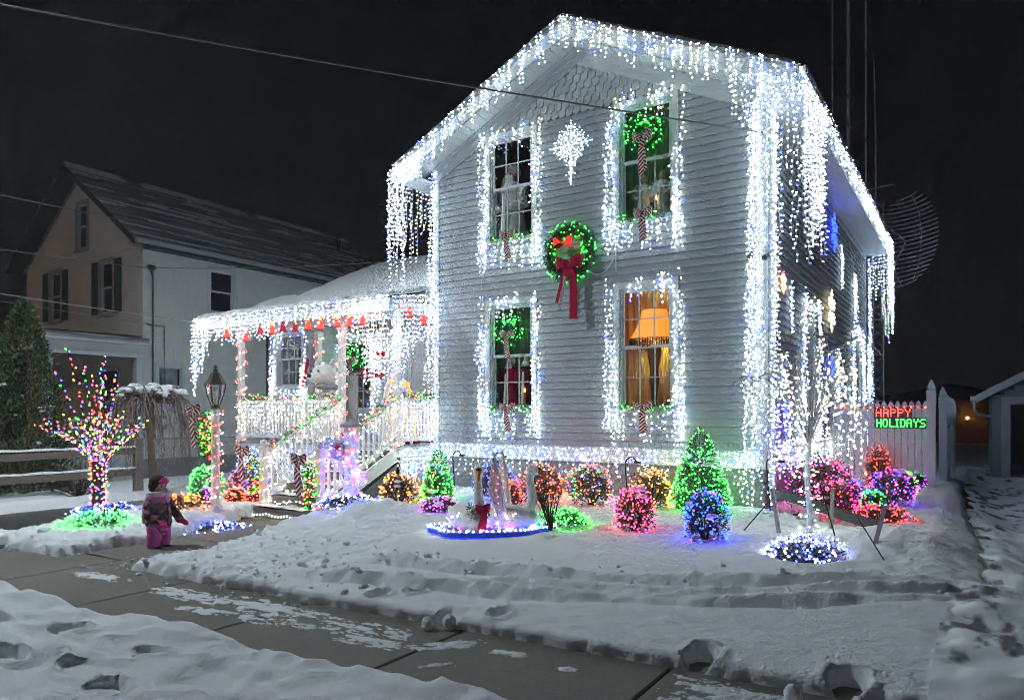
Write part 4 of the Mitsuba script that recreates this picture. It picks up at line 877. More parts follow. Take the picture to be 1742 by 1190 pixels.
m = M(); m.tube([[-34, -18.6, -.1], [-34, -18.6, 7.8]], [.10, .06], 10); m.tube([[-34, -18.6, 7.6], [-34, -18.2, 8.4], [-34, -17.2, 8.7]], .045, 8); put(f'{SL2}__pole', m, 'm_gray', smooth=40)
lamp_head(SL2, (-34, -17, 8.5), 0, (150, 88, 46), 4)
UP = thing('utility_pole', 'wooden utility pole carrying the overhead wires', 'pole')
m = M(); m.tube([[-16, -11.5, -.3], [-16, -11.5, 9.6]], [.16, .11], 10); put(f'{UP}__pole', m, 'm_wood', smooth=40)
m = M(); m.box(-16.9, -15.1, -11.56, -11.44, 8.9, 9.02); put(f'{UP}__crossarm', m, 'm_wood')
def wire(pts, sag, r, lab):
    P = []
    for a, b in zip(pts[:-1], pts[1:]):
        t = np.linspace(0, 1, 40)[:, None]; p = np.array(a) + (np.array(b) - np.array(a)) * t; p[:, 2] -= sag * 4 * t[:, 0] * (1 - t[:, 0]); P.append(p)
    m = M(); m.tube(np.vstack(P), r, 5); single('overhead_wire', m, 'm_cable', lab, 'wire', smooth=True)
mat('m_cable', (.22, .22, .23), .45, .5)
wire([(-16, -11.5, 9.2), (.02, -.06, 6.02)], .16, .014, 'long overhead wire from the upper left to the right corner of the lit house')
wire([(-16, -11.5, 6.9), (-16.7, -.30, 7.05)], .10, .013, 'overhead wire reaching the roof edge of the neighbouring house')
wire([(-16, -11.5, 5.4), (NX + .12, NY + .2, 5.92)], .08, .014, 'thick service wire reaching the corner of the neighbouring house')
wire([(NX + .12, NY + .2, 5.95), (-9.0, 3.4, 5.86)], .12, .008, 'thin wire from the neighbouring house corner to the lit house wing')
wire([(-16, -11.5, 4.85), (NX + .05, NY + .65, 4.33)], .06, .009, 'thin cable running to the conduit on the neighbouring side wall')
wire([(-16, -11.5, 5.05), (-12.12, -1.33, 3.86)], .12, .010, 'sagging cable reaching the left end of the lit porch roof')
# ---------------------------------------------------------------- icicle and string lights on the house
IC = 'icicle lights on the house'
def curtain(label, a, b, n, l0, l1, out, name='icicle_lights', cat='string lights', group=IC, prof=None, seed=1, **kw):
    key = thing(name, label, cat, group); rg = np.random.default_rng(seed)
    P = along(a, b, n, rg, .3 / n); t = np.linspace(0, 1, n); base = l0 + (l1 - l0) * t if prof is None else np.interp(t, *prof)
    L = base * rg.uniform(.55, 1.12, n); P = P + np.asarray(out) * rg.uniform(-.01, .03, n)[:, None]
    return strands(key, P, L, out, rg=rg, **kw)
F_ = (0, -1, 0); S_ = (1, 0, 0)
def rk(x, d=0.0): return 8.47 - RS * abs(x - HXC) - d
# gable rakes: three staggered rows so the band stays dense
def rake_lights(s, label, seed):
    key = thing('icicle_lights', label, 'string lights', IC); rg = np.random.default_rng(seed)
    n = 120; x = HXC + s * (rg.uniform(0, 1, n) * .04 + np.linspace(0, 1, n)) * (HW + .54)
    P = np.stack([x, -.56 - rg.uniform(0, .05, n), [rk(q) + .05 - rg.uniform(0, .04) for q in x]], 1)
    strands(key, P, rg.uniform(.22, .56, n), np.array(F_), step=.05, rg=rg)
rake_lights(-1, 'white and blue icicle lights along the left slope of the gable', 11)
rake_lights(1, 'white and blue icicle lights along the right slope of the gable', 12)
xr = HXC + HW + .62
curtain('dense white icicle curtain hanging from the front end of the right eave', (xr, -.60, 6.62), (xr, 1.15, 6.66), 58, 2.45, 2.2, np.array(S_), seed=13, step=.062, jit=.016)
curtain('white icicle lights across the front of the right eave corner', (-.30, -.58, 6.78), (xr, -.60, 6.50), 30, .8, 1.6, np.array(F_), seed=14, prof=([0, .25, .5, 1], [.55, .8, 1.9, 2.4]), step=.06)
curtain('white icicle lights along the long right eave', (xr + .02, .9, 6.68), (xr + .02, HD + .4, 6.68), 330, .42, .42, np.array(S_), seed=15, step=.06)
curtain('long white icicle curtain at the rear end of the right eave', (xr, HD + .42, 6.6), (xr - .55, HD + .45, 6.55), 20, 2.5, 1.2, np.array(S_), seed=16, step=.065, prof=([0, .4, 1], [2.9, 2.6, .4]))
curtain('long white icicle curtain under the rear end of the right eave', (xr + .02, HD - .9, 6.62), (xr + .02, HD + .42, 6.6), 34, 1.6, 2.9, np.array(S_), seed=17, step=.065)
xl = HXC - HW - .62
curtain('tall white icicle curtain hanging from the left end of the gable', (xl - .1, -.56, 6.58), (xl + .36, -.57, 6.72), 30, 2.3, 2.2, np.array(F_), seed=18, step=.06)
curtain('white icicle curtain along the left eave behind the tall front strands', (xl, -.5, 6.55), (xl, .9, 6.6), 26, 2.2, .5, np.array((-1, 0, 0)), seed=19, step=.06, prof=([0, .3, 1], [2.2, 2.0, .35]))
curtain('short white icicles under the left end of the gable', (xl + .36, -.57, 6.72), (HX0 + .1, -.5, 6.85), 18, .3, .3, np.array(F_), seed=20, prof=([0, .5, 1], [.55, .35, .5]))
curtain('white icicle lights along the left eave over the neighbouring side', (xl, .9, 6.6), (xl, HD + .4, 6.6), 260, .5, .5, np.array((-1, 0, 0)), seed=61, step=.055)
for lab, y0, y1, z, l, n, sd in (('white icicle curtain along the driveway side of the porch wing', -.1, 6.1, 4.2, 1.6, 230, 63), ('white icicle curtain low on the driveway side of the porch wing', -.1, 6.1, 2.3, 1.2, 210, 64)): curtain(lab, (-11.16, y0, z), (-11.16, y1, z), n, l, l, np.array((-1, 0, 0)), seed=sd)
curtain('white icicle curtain high on the wall above the porch wing', (-6.44, 3.6, 6.3), (-6.44, 11.0, 6.3), 150, .9, 1.6, np.array((-1, 0, 0)), seed=65)
# vertical bands down the corners and round the windows
def band(label, x0, x1, z0, z1, y, out, n, name='corner_lights', group=None, seed=1, plane='y', mix=None, step=.06, jit=.02, cat='string lights'):
    key = thing(name, label, cat, group); rg = np.random.default_rng(seed)
    x = rg.uniform(x0, x1, n); zt = np.minimum(z1, rg.uniform(z0 + .3 * (z1 - z0), z1 + .4 * (z1 - z0), n)); L = rg.uniform(.35, 1.0, n) * (z1 - z0)
    L = np.minimum(L, zt - z0 + rg.uniform(-.05, .08, n)).clip(.12)
    P = np.stack([x, np.full(n, y) - rg.uniform(0, .05, n), zt], 1) if plane == 'y' else np.stack([np.full(n, y) + rg.uniform(0, .05, n), x, zt], 1)
    return strands(key, P, L, np.array(out), rg=rg, head=False, step=step, jit=jit, mix=mix)
band('dense white strands covering the left front corner post', HX0 - .10, HX0 + .13, 1.25, 6.55, -.06, F_, 24, seed=21)
band('dense white strands covering the right front corner post', -.22, .02, .45, 6.5, -.06, F_, 30, seed=22)
band('white strands wrapped round the side of the right front corner', -.02, .22, .45, 6.4,   .05, S_, 17, seed=23, plane='x')
band('white and blue strands down the rear right corner post', HD - .25, HD + .1, 1.1, 6.2, .06, S_, 24, seed=24, plane='x', mix={'white': .45, 'cool': .3, 'blue': .25})
WL = 'light curtains round the windows'
def wlights(c, z0, z1, label, seed, plane='y', dens=1.0, y=0.0, ww=WW):
    key = thing('window_lights', label, 'string lights', WL); rg = np.random.default_rng(seed)
    o = np.array(F_ if plane == 'y' else S_, float); w = ww + .02; P, L = [], []
    def add(u0, u1, n, zt0, zt1, l0, l1):
        n = int(n * dens)
        for u, zt, l in zip(rg.uniform(u0, u1, n), rg.uniform(zt0, zt1, n), rg.uniform(l0, l1, n)):
            P.append([c + u, y - .045 - rg.uniform(0, .05), zt] if plane == 'y' else [.045 + rg.uniform(0, .05), c + u, zt]); L.append(l)
    h = z1 - z0
    for s in (-1, 1):
        a, b = sorted((s * (w + .0), s * (w + .20)))
        add(a, b, 30, z0 - .1, z1 + .20, .45, .95); add(a, b, 8, z0 + .1, z0 + .4, .4, .7)
    add(-w - .2, w + .2, 26, z1 + .06, z1 + .24, .12, .24); add(-w + .02, w - .02, 10, z1 + .02, z1 + .10, .16, .42)
    add(-w - .2, w + .2, 30, z0 - .14, z0 - .06, .14, .42); add(-w - .22, w + .22, 16, z0 - .12, z0 - .06, .30, .5)
    L = np.minimum(L, np.array(P)[:, 2] - (z0 - .56)).clip(.1)
    return strands(key, np.array(P), np.array(L), o, rg=rg, head=False, step=.058, jit=.017)
nm = ['upper left front window', 'upper right front window', 'lower left front window', 'lower right front window']
for i, (c, z0, z1) in enumerate(WINS): wlights(c, z0, z1, f'curtain of white lights framing the {nm[i]}', 31 + i)
wlights(3.2, 1.87, 3.83, 'curtain of white lights framing the nearer side wall window', 35, 'x', 1.25, ww=.6)
wlights(9.6, 1.87, 3.83, 'curtain of white lights framing the farther side wall window', 36, 'x', 1.5, ww=.8)
wlights(-8.88, 1.88, 3.46, 'white lights framing the porch window with the wreath', 37, 'y', .7, y=WY, ww=.43)
wlights(-10.45, 2.42, 3.62, 'white lights framing the small porch window at the left', 38, 'y', .8, y=-.2, ww=.42)
# foundation strip
curtain('thick band of white lights along the foot of the front wall', (HX0, -.06, 1.20), (-.02, -.06, 1.20), 170, .22, .22, np.array(F_), name='foundation_lights', group=None, seed=41, step=.045, jit=.02)
curtain('loose white icicles drooping over the foundation wall', (HX0 + .1, -.07, 1.02), (-.1, -.07, 1.02), 90, .36, .36, np.array(F_), name='foundation_lights', group=None, seed=42, step=.06, jit=.028)
curtain('white icicles along the foot of the right side wall', (.08, .2, 1.30), (.08, HD, 1.30), 260, .45, .45, np.array(S_), name='foundation_lights', group=None, seed=43, step=.06, jit=.025)
# bunches and strands on the side wall
for lab, y, z, n, l, w in (('thin bunch of white lights hanging high on the side wall', 6.9, 5.66, 6, .9, .25), ('pale bunch of white lights high on the side wall near the rear', 9.2, 5.35, 8, 1.3, .5), ('slim hanging bunch of lights left of the nearer side window', 1.55, 3.95, 5, .7, .2), ('short bunch of lights low on the side wall by the corner', 1.0, 2.7, 7, .6, .5), ('hanging strands between the two side windows', 6.2, 3.2, 10, 1.3, .8)):
    key = thing('hanging_lights', lab, 'string lights'); rg = np.random.default_rng(int(y * 10))
    strands(key, np.stack([np.full(n, .05), y + rg.uniform(-w, w, n) / 2, z + rg.uniform(-.1, .1, n)], 1), rg.uniform(.6, 1.1, n) * l, np.array(S_), rg=rg, head=False)
band('dark blue strand of lights by the foot of the right corner', .8, 1.05, 1.2, 2.0, .05, S_, 7, name='blue_lights', seed=45, plane='x', mix={'blue': 1}, jit=.03)
# porch
curtain('white icicle lights along the snowy front eave of the porch', (PXL, PE - .08, 3.93), (PXR, PE - .09, 3.95), 150, .40, .40, np.array(F_), seed=51, step=.05)
curtain('second row of icicle lights inside the porch eave', (PXL + .1, PE - .03, 3.90), (PXR, PE - .04, 3.90), 50, .36, .36, np.array(F_), seed=52, step=.055)
curtain('long icicle curtain hanging at the left end of the porch', (PXL - .15, PE - .05, 3.9), (PXL + .45, PE - .05, 3.9), 30, 1.75, 1.0, np.array(F_), seed=53, prof=([0, .4, 1], [1.75, 1.55, .5]), step=.06)
curtain('short drooping icicles beside the left porch curtain', (PXL + .4, PE - .04, 3.62), (-9.4, PE - .04, 3.62), 60, .28, .28, np.array(F_), seed=54, jit=.025)
curtain('long icicle curtain at the right end of the porch roof', (-7.15, PE - .06, 3.95), (PXR + .05, PE - .06, 3.96), 40, .8, 1.9, np.array(F_), seed=55, prof=([0, .3, .6, 1], [.6, 1.3, 1.9, 1.7]), step=.06)
curtain('icicle curtain along the right side of the porch roof', (PXR + .06, PE, 3.95), (PXR + .06, -.05, 4.15), 50, 1.3, .8, np.array(S_), seed=56, step=.06, prof=([0, .5, 1], [1.5, .8, .9]))
curtain('icicle lights over the porch railing balusters', (-10.9, PY - .05, 2.05), (-7.85, PY - .05, 2.05), 52, .62, .62, np.array(F_), name='railing_lights', group=None, seed=57, mix={'white': .97, 'blue': .03}, jit=.014)
curtain('white lights over the right porch railing', (-6.30, PY + .05, 2.0), (-6.30, -.05, 2.0), 30, .6, .6, np.array(S_), name='railing_lights', group=None, seed=58)
curtain('white and blue lights hanging over the left porch lattice', (-11.0, PY - .05, 1.05), (-7.9, PY - .05, 1.05), 90, .5, .5, np.array(F_), name='lattice_lights', group=None, seed=59, mix={'white': .45, 'cool': .28, 'blue': .27}, jit=.025)
curtain('white and blue lights hanging over the right porch lattice', (-6.31, PY + .02, 1.12), (-6.31, -.02, 1.12), 50, .5, .5, np.array(S_), name='lattice_lights', group=None, seed=60, mix={'white': .45, 'cool': .28, 'blue': .27}, jit=.025)
curtain('white lights hanging round the storm door', (-7.5, WY - .06, 3.6), (-6.4, WY - .06, 3.6), 22, 1.4, 1.4, np.array(F_), name='door_lights', group=None, seed=61, prof=([0, .12, .14, .86, .88, 1], [2.3, 2.3, .3, .3, 2.3, 2.3]))
curtain('row of white lights down the wall between window and door', (-8.3, WY - .05, 3.5), (-7.5, WY - .05, 3.5), 26, 1.3, 1.3, np.array(F_), name='door_lights', group=None, seed=62)
def spiral(key, a, b, r, turns, n, mix, seed, rb=.012, hb=.02, wire='m_wire', jit=.012):
    rg = np.random.default_rng(seed); a, b = np.array(a, float), np.array(b, float); t = np.linspace(0, 1, n); d = (b - a) / np.linalg.norm(b - a)
    u = np.cross(d, [0, 1, 0.2]); u /= np.linalg.norm(u); w = np.cross(d, u); an = t * turns * 2 * np.pi
    o = np.cos(an)[:, None] * u + np.sin(an)[:, None] * w; p = a + (b - a) * t[:, None] + o * r
    m = M(); m.tube(p, .0035, 3, False); put(f'{key}__wire', m, wire, kind='stuff')
    D = o + rg.normal(size=o.shape) * .5; put_bulbs(key, split_colours(p + o * .018 + rg.normal(size=p.shape) * jit, D, mix, rg), rb, hb)
PL = 'red and white lights spiralled round the porch posts'
for i, (x, y, lab) in enumerate([(-10.94, PY, 'left end'), (-7.80, PY, 'middle, beside the stairs'), (-6.36, PY, 'right front'), (-9.45, -.27, 'rear, beside the small window')]):
    k = thing('post_lights', f'red and white lights spiralled round the porch post, {lab}', 'string lights', PL); spiral(k, (x, y, PZ - .1), (x, y, 3.55), .085, 9, 110, {'red': .55, 'white': .45}, 70 + i)
for i, (x, y) in enumerate(NW):
    k = thing('post_lights', ('red and white lights round the left newel post', 'red and white lights round the right newel post')[i], 'string lights'); spiral(k, (x, y, .2), (x, y, 1.15), .085, 5, 60, {'red': .5, 'white': .5}, 76 + i)
    k = thing('stair_lights', ('white lights strung along the left stair railing', 'white lights strung along the right stair railing')[i], 'string lights')
    spiral(k, (x, y, .95), (x, PY, 1.98), .06, 12, 90, {'white': 1}, 78 + i); 
    k = thing('stair_lights', ('white lights strung along the lower left stair rail', 'white lights strung along the lower right stair rail')[i], 'string lights')
    spiral(k, (x, y, .36), (x, PY, 1.32), .05, 10, 60, {'white': 1}, 80 + i)
k = thing('step_lights', 'swag of white lights along the front of the bottom step', 'string lights'); P = np.stack([np.linspace(-7.9, -6.3, 22), np.full(22, -3.275), .13 - .035 * np.abs(np.sin(np.linspace(0, 9.4, 22)))], 1)
m = M(); m.tube(P, .003, 3, False); put(f'{k}__wire', m, 'm_wire', kind='stuff'); put_bulbs(k, {'white': (P - [0, .012, .01], np.tile([0, -.3, -1.0], (22, 1)))})
k = thing('step_lights', 'loose white lights draped over the stair treads', 'string lights'); r4 = np.random.default_rng(6)
P = np.array([[x, -2.98 + .345 * i - .0, .28 + .18 * i + .03 * math.sin(7 * x + i)] for i in range(5) for x in np.linspace(-7.7, -6.45, 16)]); m = M(); m.tube(P, .003, 3, False); put(f'{k}__wire', m, 'm_wire', kind='stuff'); put_bulbs(k, {'white': (P + r4.normal(size=P.shape) * .012 + [0, -.02, 0], r4.normal(size=P.shape) + [0, -1, 0])})
# ---------------------------------------------------------------- greenery with lights: wreaths, garlands, bushes
GREENS = np.array([(.035, .10, .04), (.05, .14, .05), (.03, .08, .04), (.07, .17, .055)])
def foliage(P, Nn, size, rg, tones=GREENS, spread=.9, aspect=2.4):
    v, f = leaves(np.asarray(P, float), np.asarray(Nn, float), size, rg, aspect, spread)
    c = tones[rg.integers(0, len(tones), len(P))] * rg.uniform(.7, 1.25, (len(P), 1))
    return v, f, np.repeat(c, 4, 0)
def put_foliage(key, P, Nn, size, rg, **kw):
    v, f, c = foliage(P, Nn, size, rg, **kw); put(key, (v, f), 'm_leaf', color=c, kind='stuff')
def ribbon(path, w, n_uv=10, flip=1.0, wdir=None, th=.004):
    """a strip along path with width w, its own thickness, uv.x diagonal for stripes."""
    p = np.asarray(path, float); t = np.gradient(p, axis=0); t /= np.linalg.norm(t, axis=1, keepdims=True)
    wd = np.asarray(wdir if wdir is not None else (1, 0, 0), float); s = wd - t * (t @ wd)[:, None]; s /= np.linalg.norm(s, axis=1, keepdims=True); nn = np.cross(t, s)
    ln = np.concatenate([[0], np.cumsum(np.linalg.norm(np.diff(p, axis=0), axis=1))]); V, U = [], []
    for off in (-th / 2, th / 2):
        for sg in (-.5, .5):
            V.append(p + s * w * sg + nn * off); U.append(np.stack([ln / w * 1.5 + sg * 1.3 * flip, ln * 0], 1))
    n = len(p); V = np.vstack(V); U = np.vstack(U); f = []
    for k in range(n - 1):
        for a, b in ((0, 1), (3, 2), (1, 3), (2, 0)): f.append([a * n + k, b * n + k, b * n + k + 1, a * n + k + 1])
    return V, np.array(f), U
def put_ribbon(key, path, w, mat_='m_stripe', **kw):
    v, f, u = ribbon(path, w, **kw); f = np.vstack([f[:, [0, 1, 2]], f[:, [0, 2, 3]]]); put(key, (v, f), mat_, uv=u)
def bow(key, c, s, out=(0, -1, 0), m='m_stripe', tails=(.40, .36), w=None):
    c = np.asarray(c, float); o = np.asarray(out, float); x = np.cross(o, [0, 0, 1.0]) * -1; w = w or .42 * s; z = np.array([0, 0, 1.0])
    for sg in (-1, 1):
        for up in (.35, -.05):
            t = np.linspace(0, 2 * np.pi, 15); p = c + (x * sg)[None] * (s * .55 * (1 - np.cos(t)) / 2)[:, None] * 1.5 + (z * up)[None] * (s * .9 * (1 - np.cos(t)) / 2)[:, None] + o[None] * (s * .28 * np.sin(t) + .05)[:, None]
            put_ribbon(f'{key}__bow_loop', p, w, m, wdir=z + .3 * x * sg)
    for i, (sg, L) in enumerate(zip((-.35, .3), tails)):
        t = np.linspace(0, 1, 8); p = c + x[None] * (sg * s * .5 * t)[:, None] - z[None] * (L * t)[:, None] + o[None] * (.05 + .03 * np.sin(t * 5))[:, None]
        put_ribbon(f'{key}__bow_tail', p, w * 1.1, m, wdir=x, flip=(1, -1)[i])
    mm = M(); mm.ball(c + o * .06, s * .16, 1); put(f'{key}__bow_knot', mm, 'm_maroon' if m == 'm_stripe' else m, smooth=True)
def wreath(label, c, R, tube_r, seed, n=900, nb=90, out=(0, -1, 0), name='wreath', cat='wreath', bow_s=0, tails=(.4, .36), mix=None):
    k = thing(name, label, cat); rg = np.random.default_rng(seed); c = np.asarray(c, float); o = np.asarray(out, float); x = np.cross(o, [0, 0, 1.0]) * -1; z = np.array([0, 0, 1.0])
    def tor(n_, rr):
        a, b = rg.uniform(0, 2 * np.pi, n_), rg.uniform(0, 2 * np.pi, n_); ra = np.cos(a)[:, None] * x + np.sin(a)[:, None] * z; nn = np.cos(b)[:, None] * ra + np.sin(b)[:, None] * o
        return c + ra * R + nn * (tube_r * rr)[:, None] * rg.uniform(.9, 1.15, (n_, 1)), nn, ra
    P, nn, ra = tor(n, rg.uniform(.1, .8, n)); put_foliage(f'{k}__foliage', P, nn + .4 * ra * rg.choice([-1, 1], (n, 1)), tube_r * .75, rg, aspect=5)
    mm = M(); t = np.linspace(0, 2 * np.pi, 40); mm.tube(c + (np.cos(t)[:, None] * x + np.sin(t)[:, None] * z) * R, tube_r * .32, 6); put(f'{k}__ring', mm, 'm_dark_wire')
    P, nn, ra = tor(nb, np.full(nb, 1.0)); nn = nn + o * .8; put_bulbs(k, split_colours(P, nn, mix or {'green': 1}, rg), .012, .022)
    if bow_s: bow(k, c - z * R * .55 + o * tube_r + x * .05, bow_s, out, tails=tails)
    return k
WG = 'wreaths hung in the windows'
k = wreath('large lit wreath with red bells and a long red ribbon between the front windows', (-3.30, -.10, 4.63), .40, .115, 201, 1700, 170, name='large_wreath')
bow(k, (-3.20, -.22, 4.37), .30, m='m_velvet', tails=(.2, .2))
for x0, w, L, mt in ((-3.16, .15, .92, 'm_velvet'), (-3.28, .06, .75, 'm_stripe'), (-3.33, .06, .62, 'm_velvet')):
    t = np.linspace(0, 1, 10); put_ribbon(f'{k}__ribbon', np.stack([x0 + (-.13 if w < .1 else .03) * t, -.23 + .02 * np.sin(t * 4), 4.35 - L * t], 1), w, mt)
for sg in (-1, 1):
    mm = M(); mm.lathe([(.095, 0), (.065, .03), (.05, .10), (.03, .155), (0, .16)], (0, 0, 0), 14); v, f = mm.vf(); R = rot([0, 1, 0], 28 * sg); put(f'{k}__bell', (v @ R.T + [-3.36 + sg * .085, -.22, 4.73], f), 'm_velvet', smooth=40, emit=(.55, .012, .008), weight=.4)
wreath('lit wreath with a striped bow inside the upper half of the upper right window', (-1.93, -.075, 6.44), .245, .08, 202, 800, 100, bow_s=.2, tails=(.62, .55))
wreath('lit wreath with a striped bow in the lower left front window', (-4.58, -.075, 3.36), .215, .075, 203, 800, 90, bow_s=.17, tails=(.42, .5))
wreath('lit wreath with a striped bow on the porch window behind the stair railing', (-8.90, WY - .10, 3.08), .22, .08, 204, 800, 80, bow_s=.18, tails=(.5, .42))
for i, (c, z0, z1) in enumerate(WINS):
    k = thing('sill_garland', f'short lit garland with a striped bow on the sill of the {nm[i]}', 'garland', 'sill garlands under the front windows'); rg = np.random.default_rng(210 + i); n = 420
    x = rg.uniform(-.52, .52, n); a = rg.uniform(0, 6.28, n); nn = np.stack([0 * a, np.cos(a), np.sin(a)], 1); P = np.stack([c + x, np.full(n, -.075), np.full(n, z0 + .02)], 1) + nn * rg.uniform(.01, .055, (n, 1)); put_foliage(f'{k}__foliage', P, nn, .055, rg, aspect=5)
    s = rg.choice(n, 34); put_bulbs(k, split_colours(P[s] + nn[s] * .012, nn[s] + [0, -.7, 0], {'green': .8, 'white': .2}, rg), .011, .02); bow(k, (c + .02, -.13, z0 + .03), .19, tails=(.44, .42))
def garland(label, a, b, seed, n=900, r=.06, nb=70, name='garland', group=None, mix=None, sagn=0):
    k = thing(name, label, 'garland', group); rg = np.random.default_rng(seed); a, b = np.array(a, float), np.array(b, float); t = rg.uniform(0, 1, n); d = (b - a) / np.linalg.norm(b - a); u = np.cross(d, [.1, .2, 1]); u /= np.linalg.norm(u); w = np.cross(d, u)
    an = rg.uniform(0, 6.28, n); nn = np.cos(an)[:, None] * u + np.sin(an)[:, None] * w; P = a + (b - a) * t[:, None] + nn * rg.uniform(.1, 1, (n, 1)) * r * (1 + .4 * np.sin(t * 40))[:, None]
    put_foliage(f'{k}__foliage', P, nn, .06, rg, aspect=5); s = rg.choice(n, nb, replace=False); put_bulbs(k, split_colours(P[s] + nn[s] * .02, nn[s] + [0, -.6, 0.2], mix or {'red': .28, 'orange': .22, 'green': .4, 'white': .1}, rg), .014, .026); return k
garland('lit green garland along the top of the porch railing', (-10.9, PY - .02, PZ + .93), (-7.9, PY - .02, PZ + .93), 221)
garland('lit green garland up the left stair railing', (-7.80, -2.95, 1.16), (-7.80, PY, 2.12), 222)
garland('lit green garland up the right stair railing', (-6.36, -2.5, 1.38), (-6.36, PY, 2.12), 223, 700)
garland('short lit garland along the right end of the porch railing', (-6.34, PY + .1, PZ + .93), (-6.34, -.1, PZ + .93), 224, 420, nb=30)
def swag(label, x, y, z, L, seed):
    k = thing('swag', label, 'garland', 'hanging swags with striped ribbons'); rg = np.random.default_rng(seed); n = 700; t = rg.uniform(0, 1, n) ** .8; a = rg.uniform(0, 6.28, n); r = (.03 + .07 * np.sin(np.pi * np.clip(t * .9 + .1, 0, 1)) * (1 - .4 * t)); nn = np.stack([np.cos(a), np.sin(a), -.5 + 0 * a], 1)
    P = np.stack([np.full(n, x), np.full(n, y), z - t * L], 1) + nn * (r * rg.uniform(.2, 1, n))[:, None]; put_foliage(f'{k}__foliage', P, nn, .07, rg, aspect=4); s = rg.choice(n, 75, replace=False); put_bulbs(k, split_colours(P[s] + nn[s] * .02, nn[s] + [.2, -.6, 0], {'green': .5, 'orange': .35, 'red': .15}, rg), .014, .026)
    bow(k, (x - .07, y - .12, z - .02), .19, tails=(.60, .5), w=.11)
swag('green swag with dark striped ribbon hung on the lamp post', -7.97, -4.02, 1.86, .74, 231)
swag('green swag with striped ribbon hung on the left stair newel', -7.93, -3.12, 1.15, .72, 232)
swag('green swag with striped ribbon hung on the right stair newel', -6.46, -3.14, 1.06, .82, 233)
# bushes and the strings of lights laid over them
def bush(label, llabel, x, y, r, h, mix, seed, cone=False, nl=None, nb=None, tone='brown', dark=1.0, snow=9, flat=False, name='bush', rb=.0115, dz=0):
    rg = np.random.default_rng(seed); z = surf(x, y) - .03 + dz; k = thing(name, label, 'bush')
    nl = nl or int(900 + 5200 * r * h); nb = int(1.15 * (nb or int(60 + 600 * r * h)))
    tones = {'brown': np.array([(.11, .08, .06), (.08, .085, .055), (.13, .09, .07), (.07, .08, .05)]), 'green': GREENS, 'gray': np.array([(.06, .08, .08), (.08, .09, .085), (.05, .06, .065)])}[tone]
    def pts(n, lo, hi):
        a = rg.uniform(0, 6.28, n)
        if cone:
            t = 1 - np.sqrt(rg.uniform(0, 1, n)); rad = r * (1 - t) ** .72 * np.minimum(1, .62 + t * 3); q = rg.uniform(lo, hi, n); p = np.stack([np.cos(a) * rad * q, np.sin(a) * rad * q, t * h], 1); nn = np.stack([np.cos(a), np.sin(a), np.full(n, .45)], 1)
        else:
            c = rg.uniform(-.55 if not flat else .0, 1, n); s = np.sqrt(1 - c * c); q = rg.uniform(lo, hi, n); lump = 1 + .13 * np.sin(a * 3 + seed) * s + .08 * np.sin(a * 5 + c * 6)
            nn = np.stack([s * np.cos(a), s * np.sin(a), c], 1); p = nn * q[:, None] * lump[:, None] * [r, r, (h if flat else h * .62)] + [0, 0, 0 if flat else h * .40]; p[:, 2] = np.maximum(p[:, 2], .01)
        return p + [x, y, z], nn
    P, nn = pts(nl, .45, 1.0); put_foliage(f'{k}__foliage', P, nn, .045 if not cone else .05, rg, tones=tones, aspect=2.6 if tone != 'green' else 4)
    mm = M()
    for i in range(14):
        a = rg.uniform(0, 6.28); e = np.array([x + r * .75 * math.cos(a), y + r * .75 * math.sin(a), z + h * rg.uniform(.45, .8)]) if not cone else np.array([x + r * .4 * math.cos(a), y + r * .4 * math.sin(a), z + h * rg.uniform(.1, .7)])
        mm.tube([[x, y, z - .05], [(x + e[0]) / 2, (y + e[1]) / 2, z + (e[2] - z) * .6], e], [.012, .008, .004], 4)
    put(f'{k}__branches', mm, 'm_twig', kind='stuff')
    if snow and not flat:
        mm = M()
        for i in range(snow):
            p, nnn = pts(1, .9, 1.0); p = p[0]; 
            if cone or p[2] > z + h * .55:
                s = rg.uniform(.025, .06); m_ = trimesh.creation.icosphere(2, 1.0); v = m_.vertices * (1 + .35 * (meshkit.fbm(m_.vertices * 2.5 + i, 3, i) - .5))[:, None] * [s * 1.4, s * 1.2, s * .55]; mm.add(v + p + [0, 0, .01], m_.faces)
        if not mm.empty(): put(f'{k}__snow', mm, 'm_snow', smooth=True, kind='stuff')
    L = thing('string_lights', llabel, 'string lights'); P, nn = pts(nb, 1.0, 1.06); D = nn + [0, -.25, .25] + rg.normal(size=nn.shape) * .3
    mm = M(); o = np.argsort(np.arctan2(P[:, 1] - y, P[:, 0] - x) + 9 * P[:, 2]); Q = P[o][::2]
    for a, b in zip(Q[:-1], Q[1:]):
        if np.linalg.norm(b - a) < .22: mm.tube([a, (a + b) / 2 + [0, 0, -.012], b], .0025, 3, False)
    if mm.empty(): mm.tube([Q[0], Q[0] + [0, 0, .03]], .0025, 3, False)
    put(f'{L}__wire', mm, 'm_dark_wire', kind='stuff'); put_bulbs(L, split_colours(P, D, mix, rg), rb, rb * 1.9)
bush('round bare bush to the right of the front steps', 'amber lights on the round bush right of the steps', -5.34, -2.23, .32, .50, {'amber': 1}, 301, snow=26)
bush('small conical evergreen by the left corner of the front wall', 'green lights on the small conical evergreen', -5.0, -1.62, .32, .98, {'green': .93, 'yellow': .07}, 302, cone=True, tone='green', snow=16, nl=4200, nb=300)
bush('bush behind the two swans', 'deep blue lights on the bush behind the swans', -4.0, -1.35, .33, .66, {'blue': 1}, 303)
bush('round bush in front of the foundation right of the swans', 'orange lights on the round bush right of the swans', -3.27, -1.05, .36, .62, {'orange': .9, 'red': .1}, 304, snow=8)
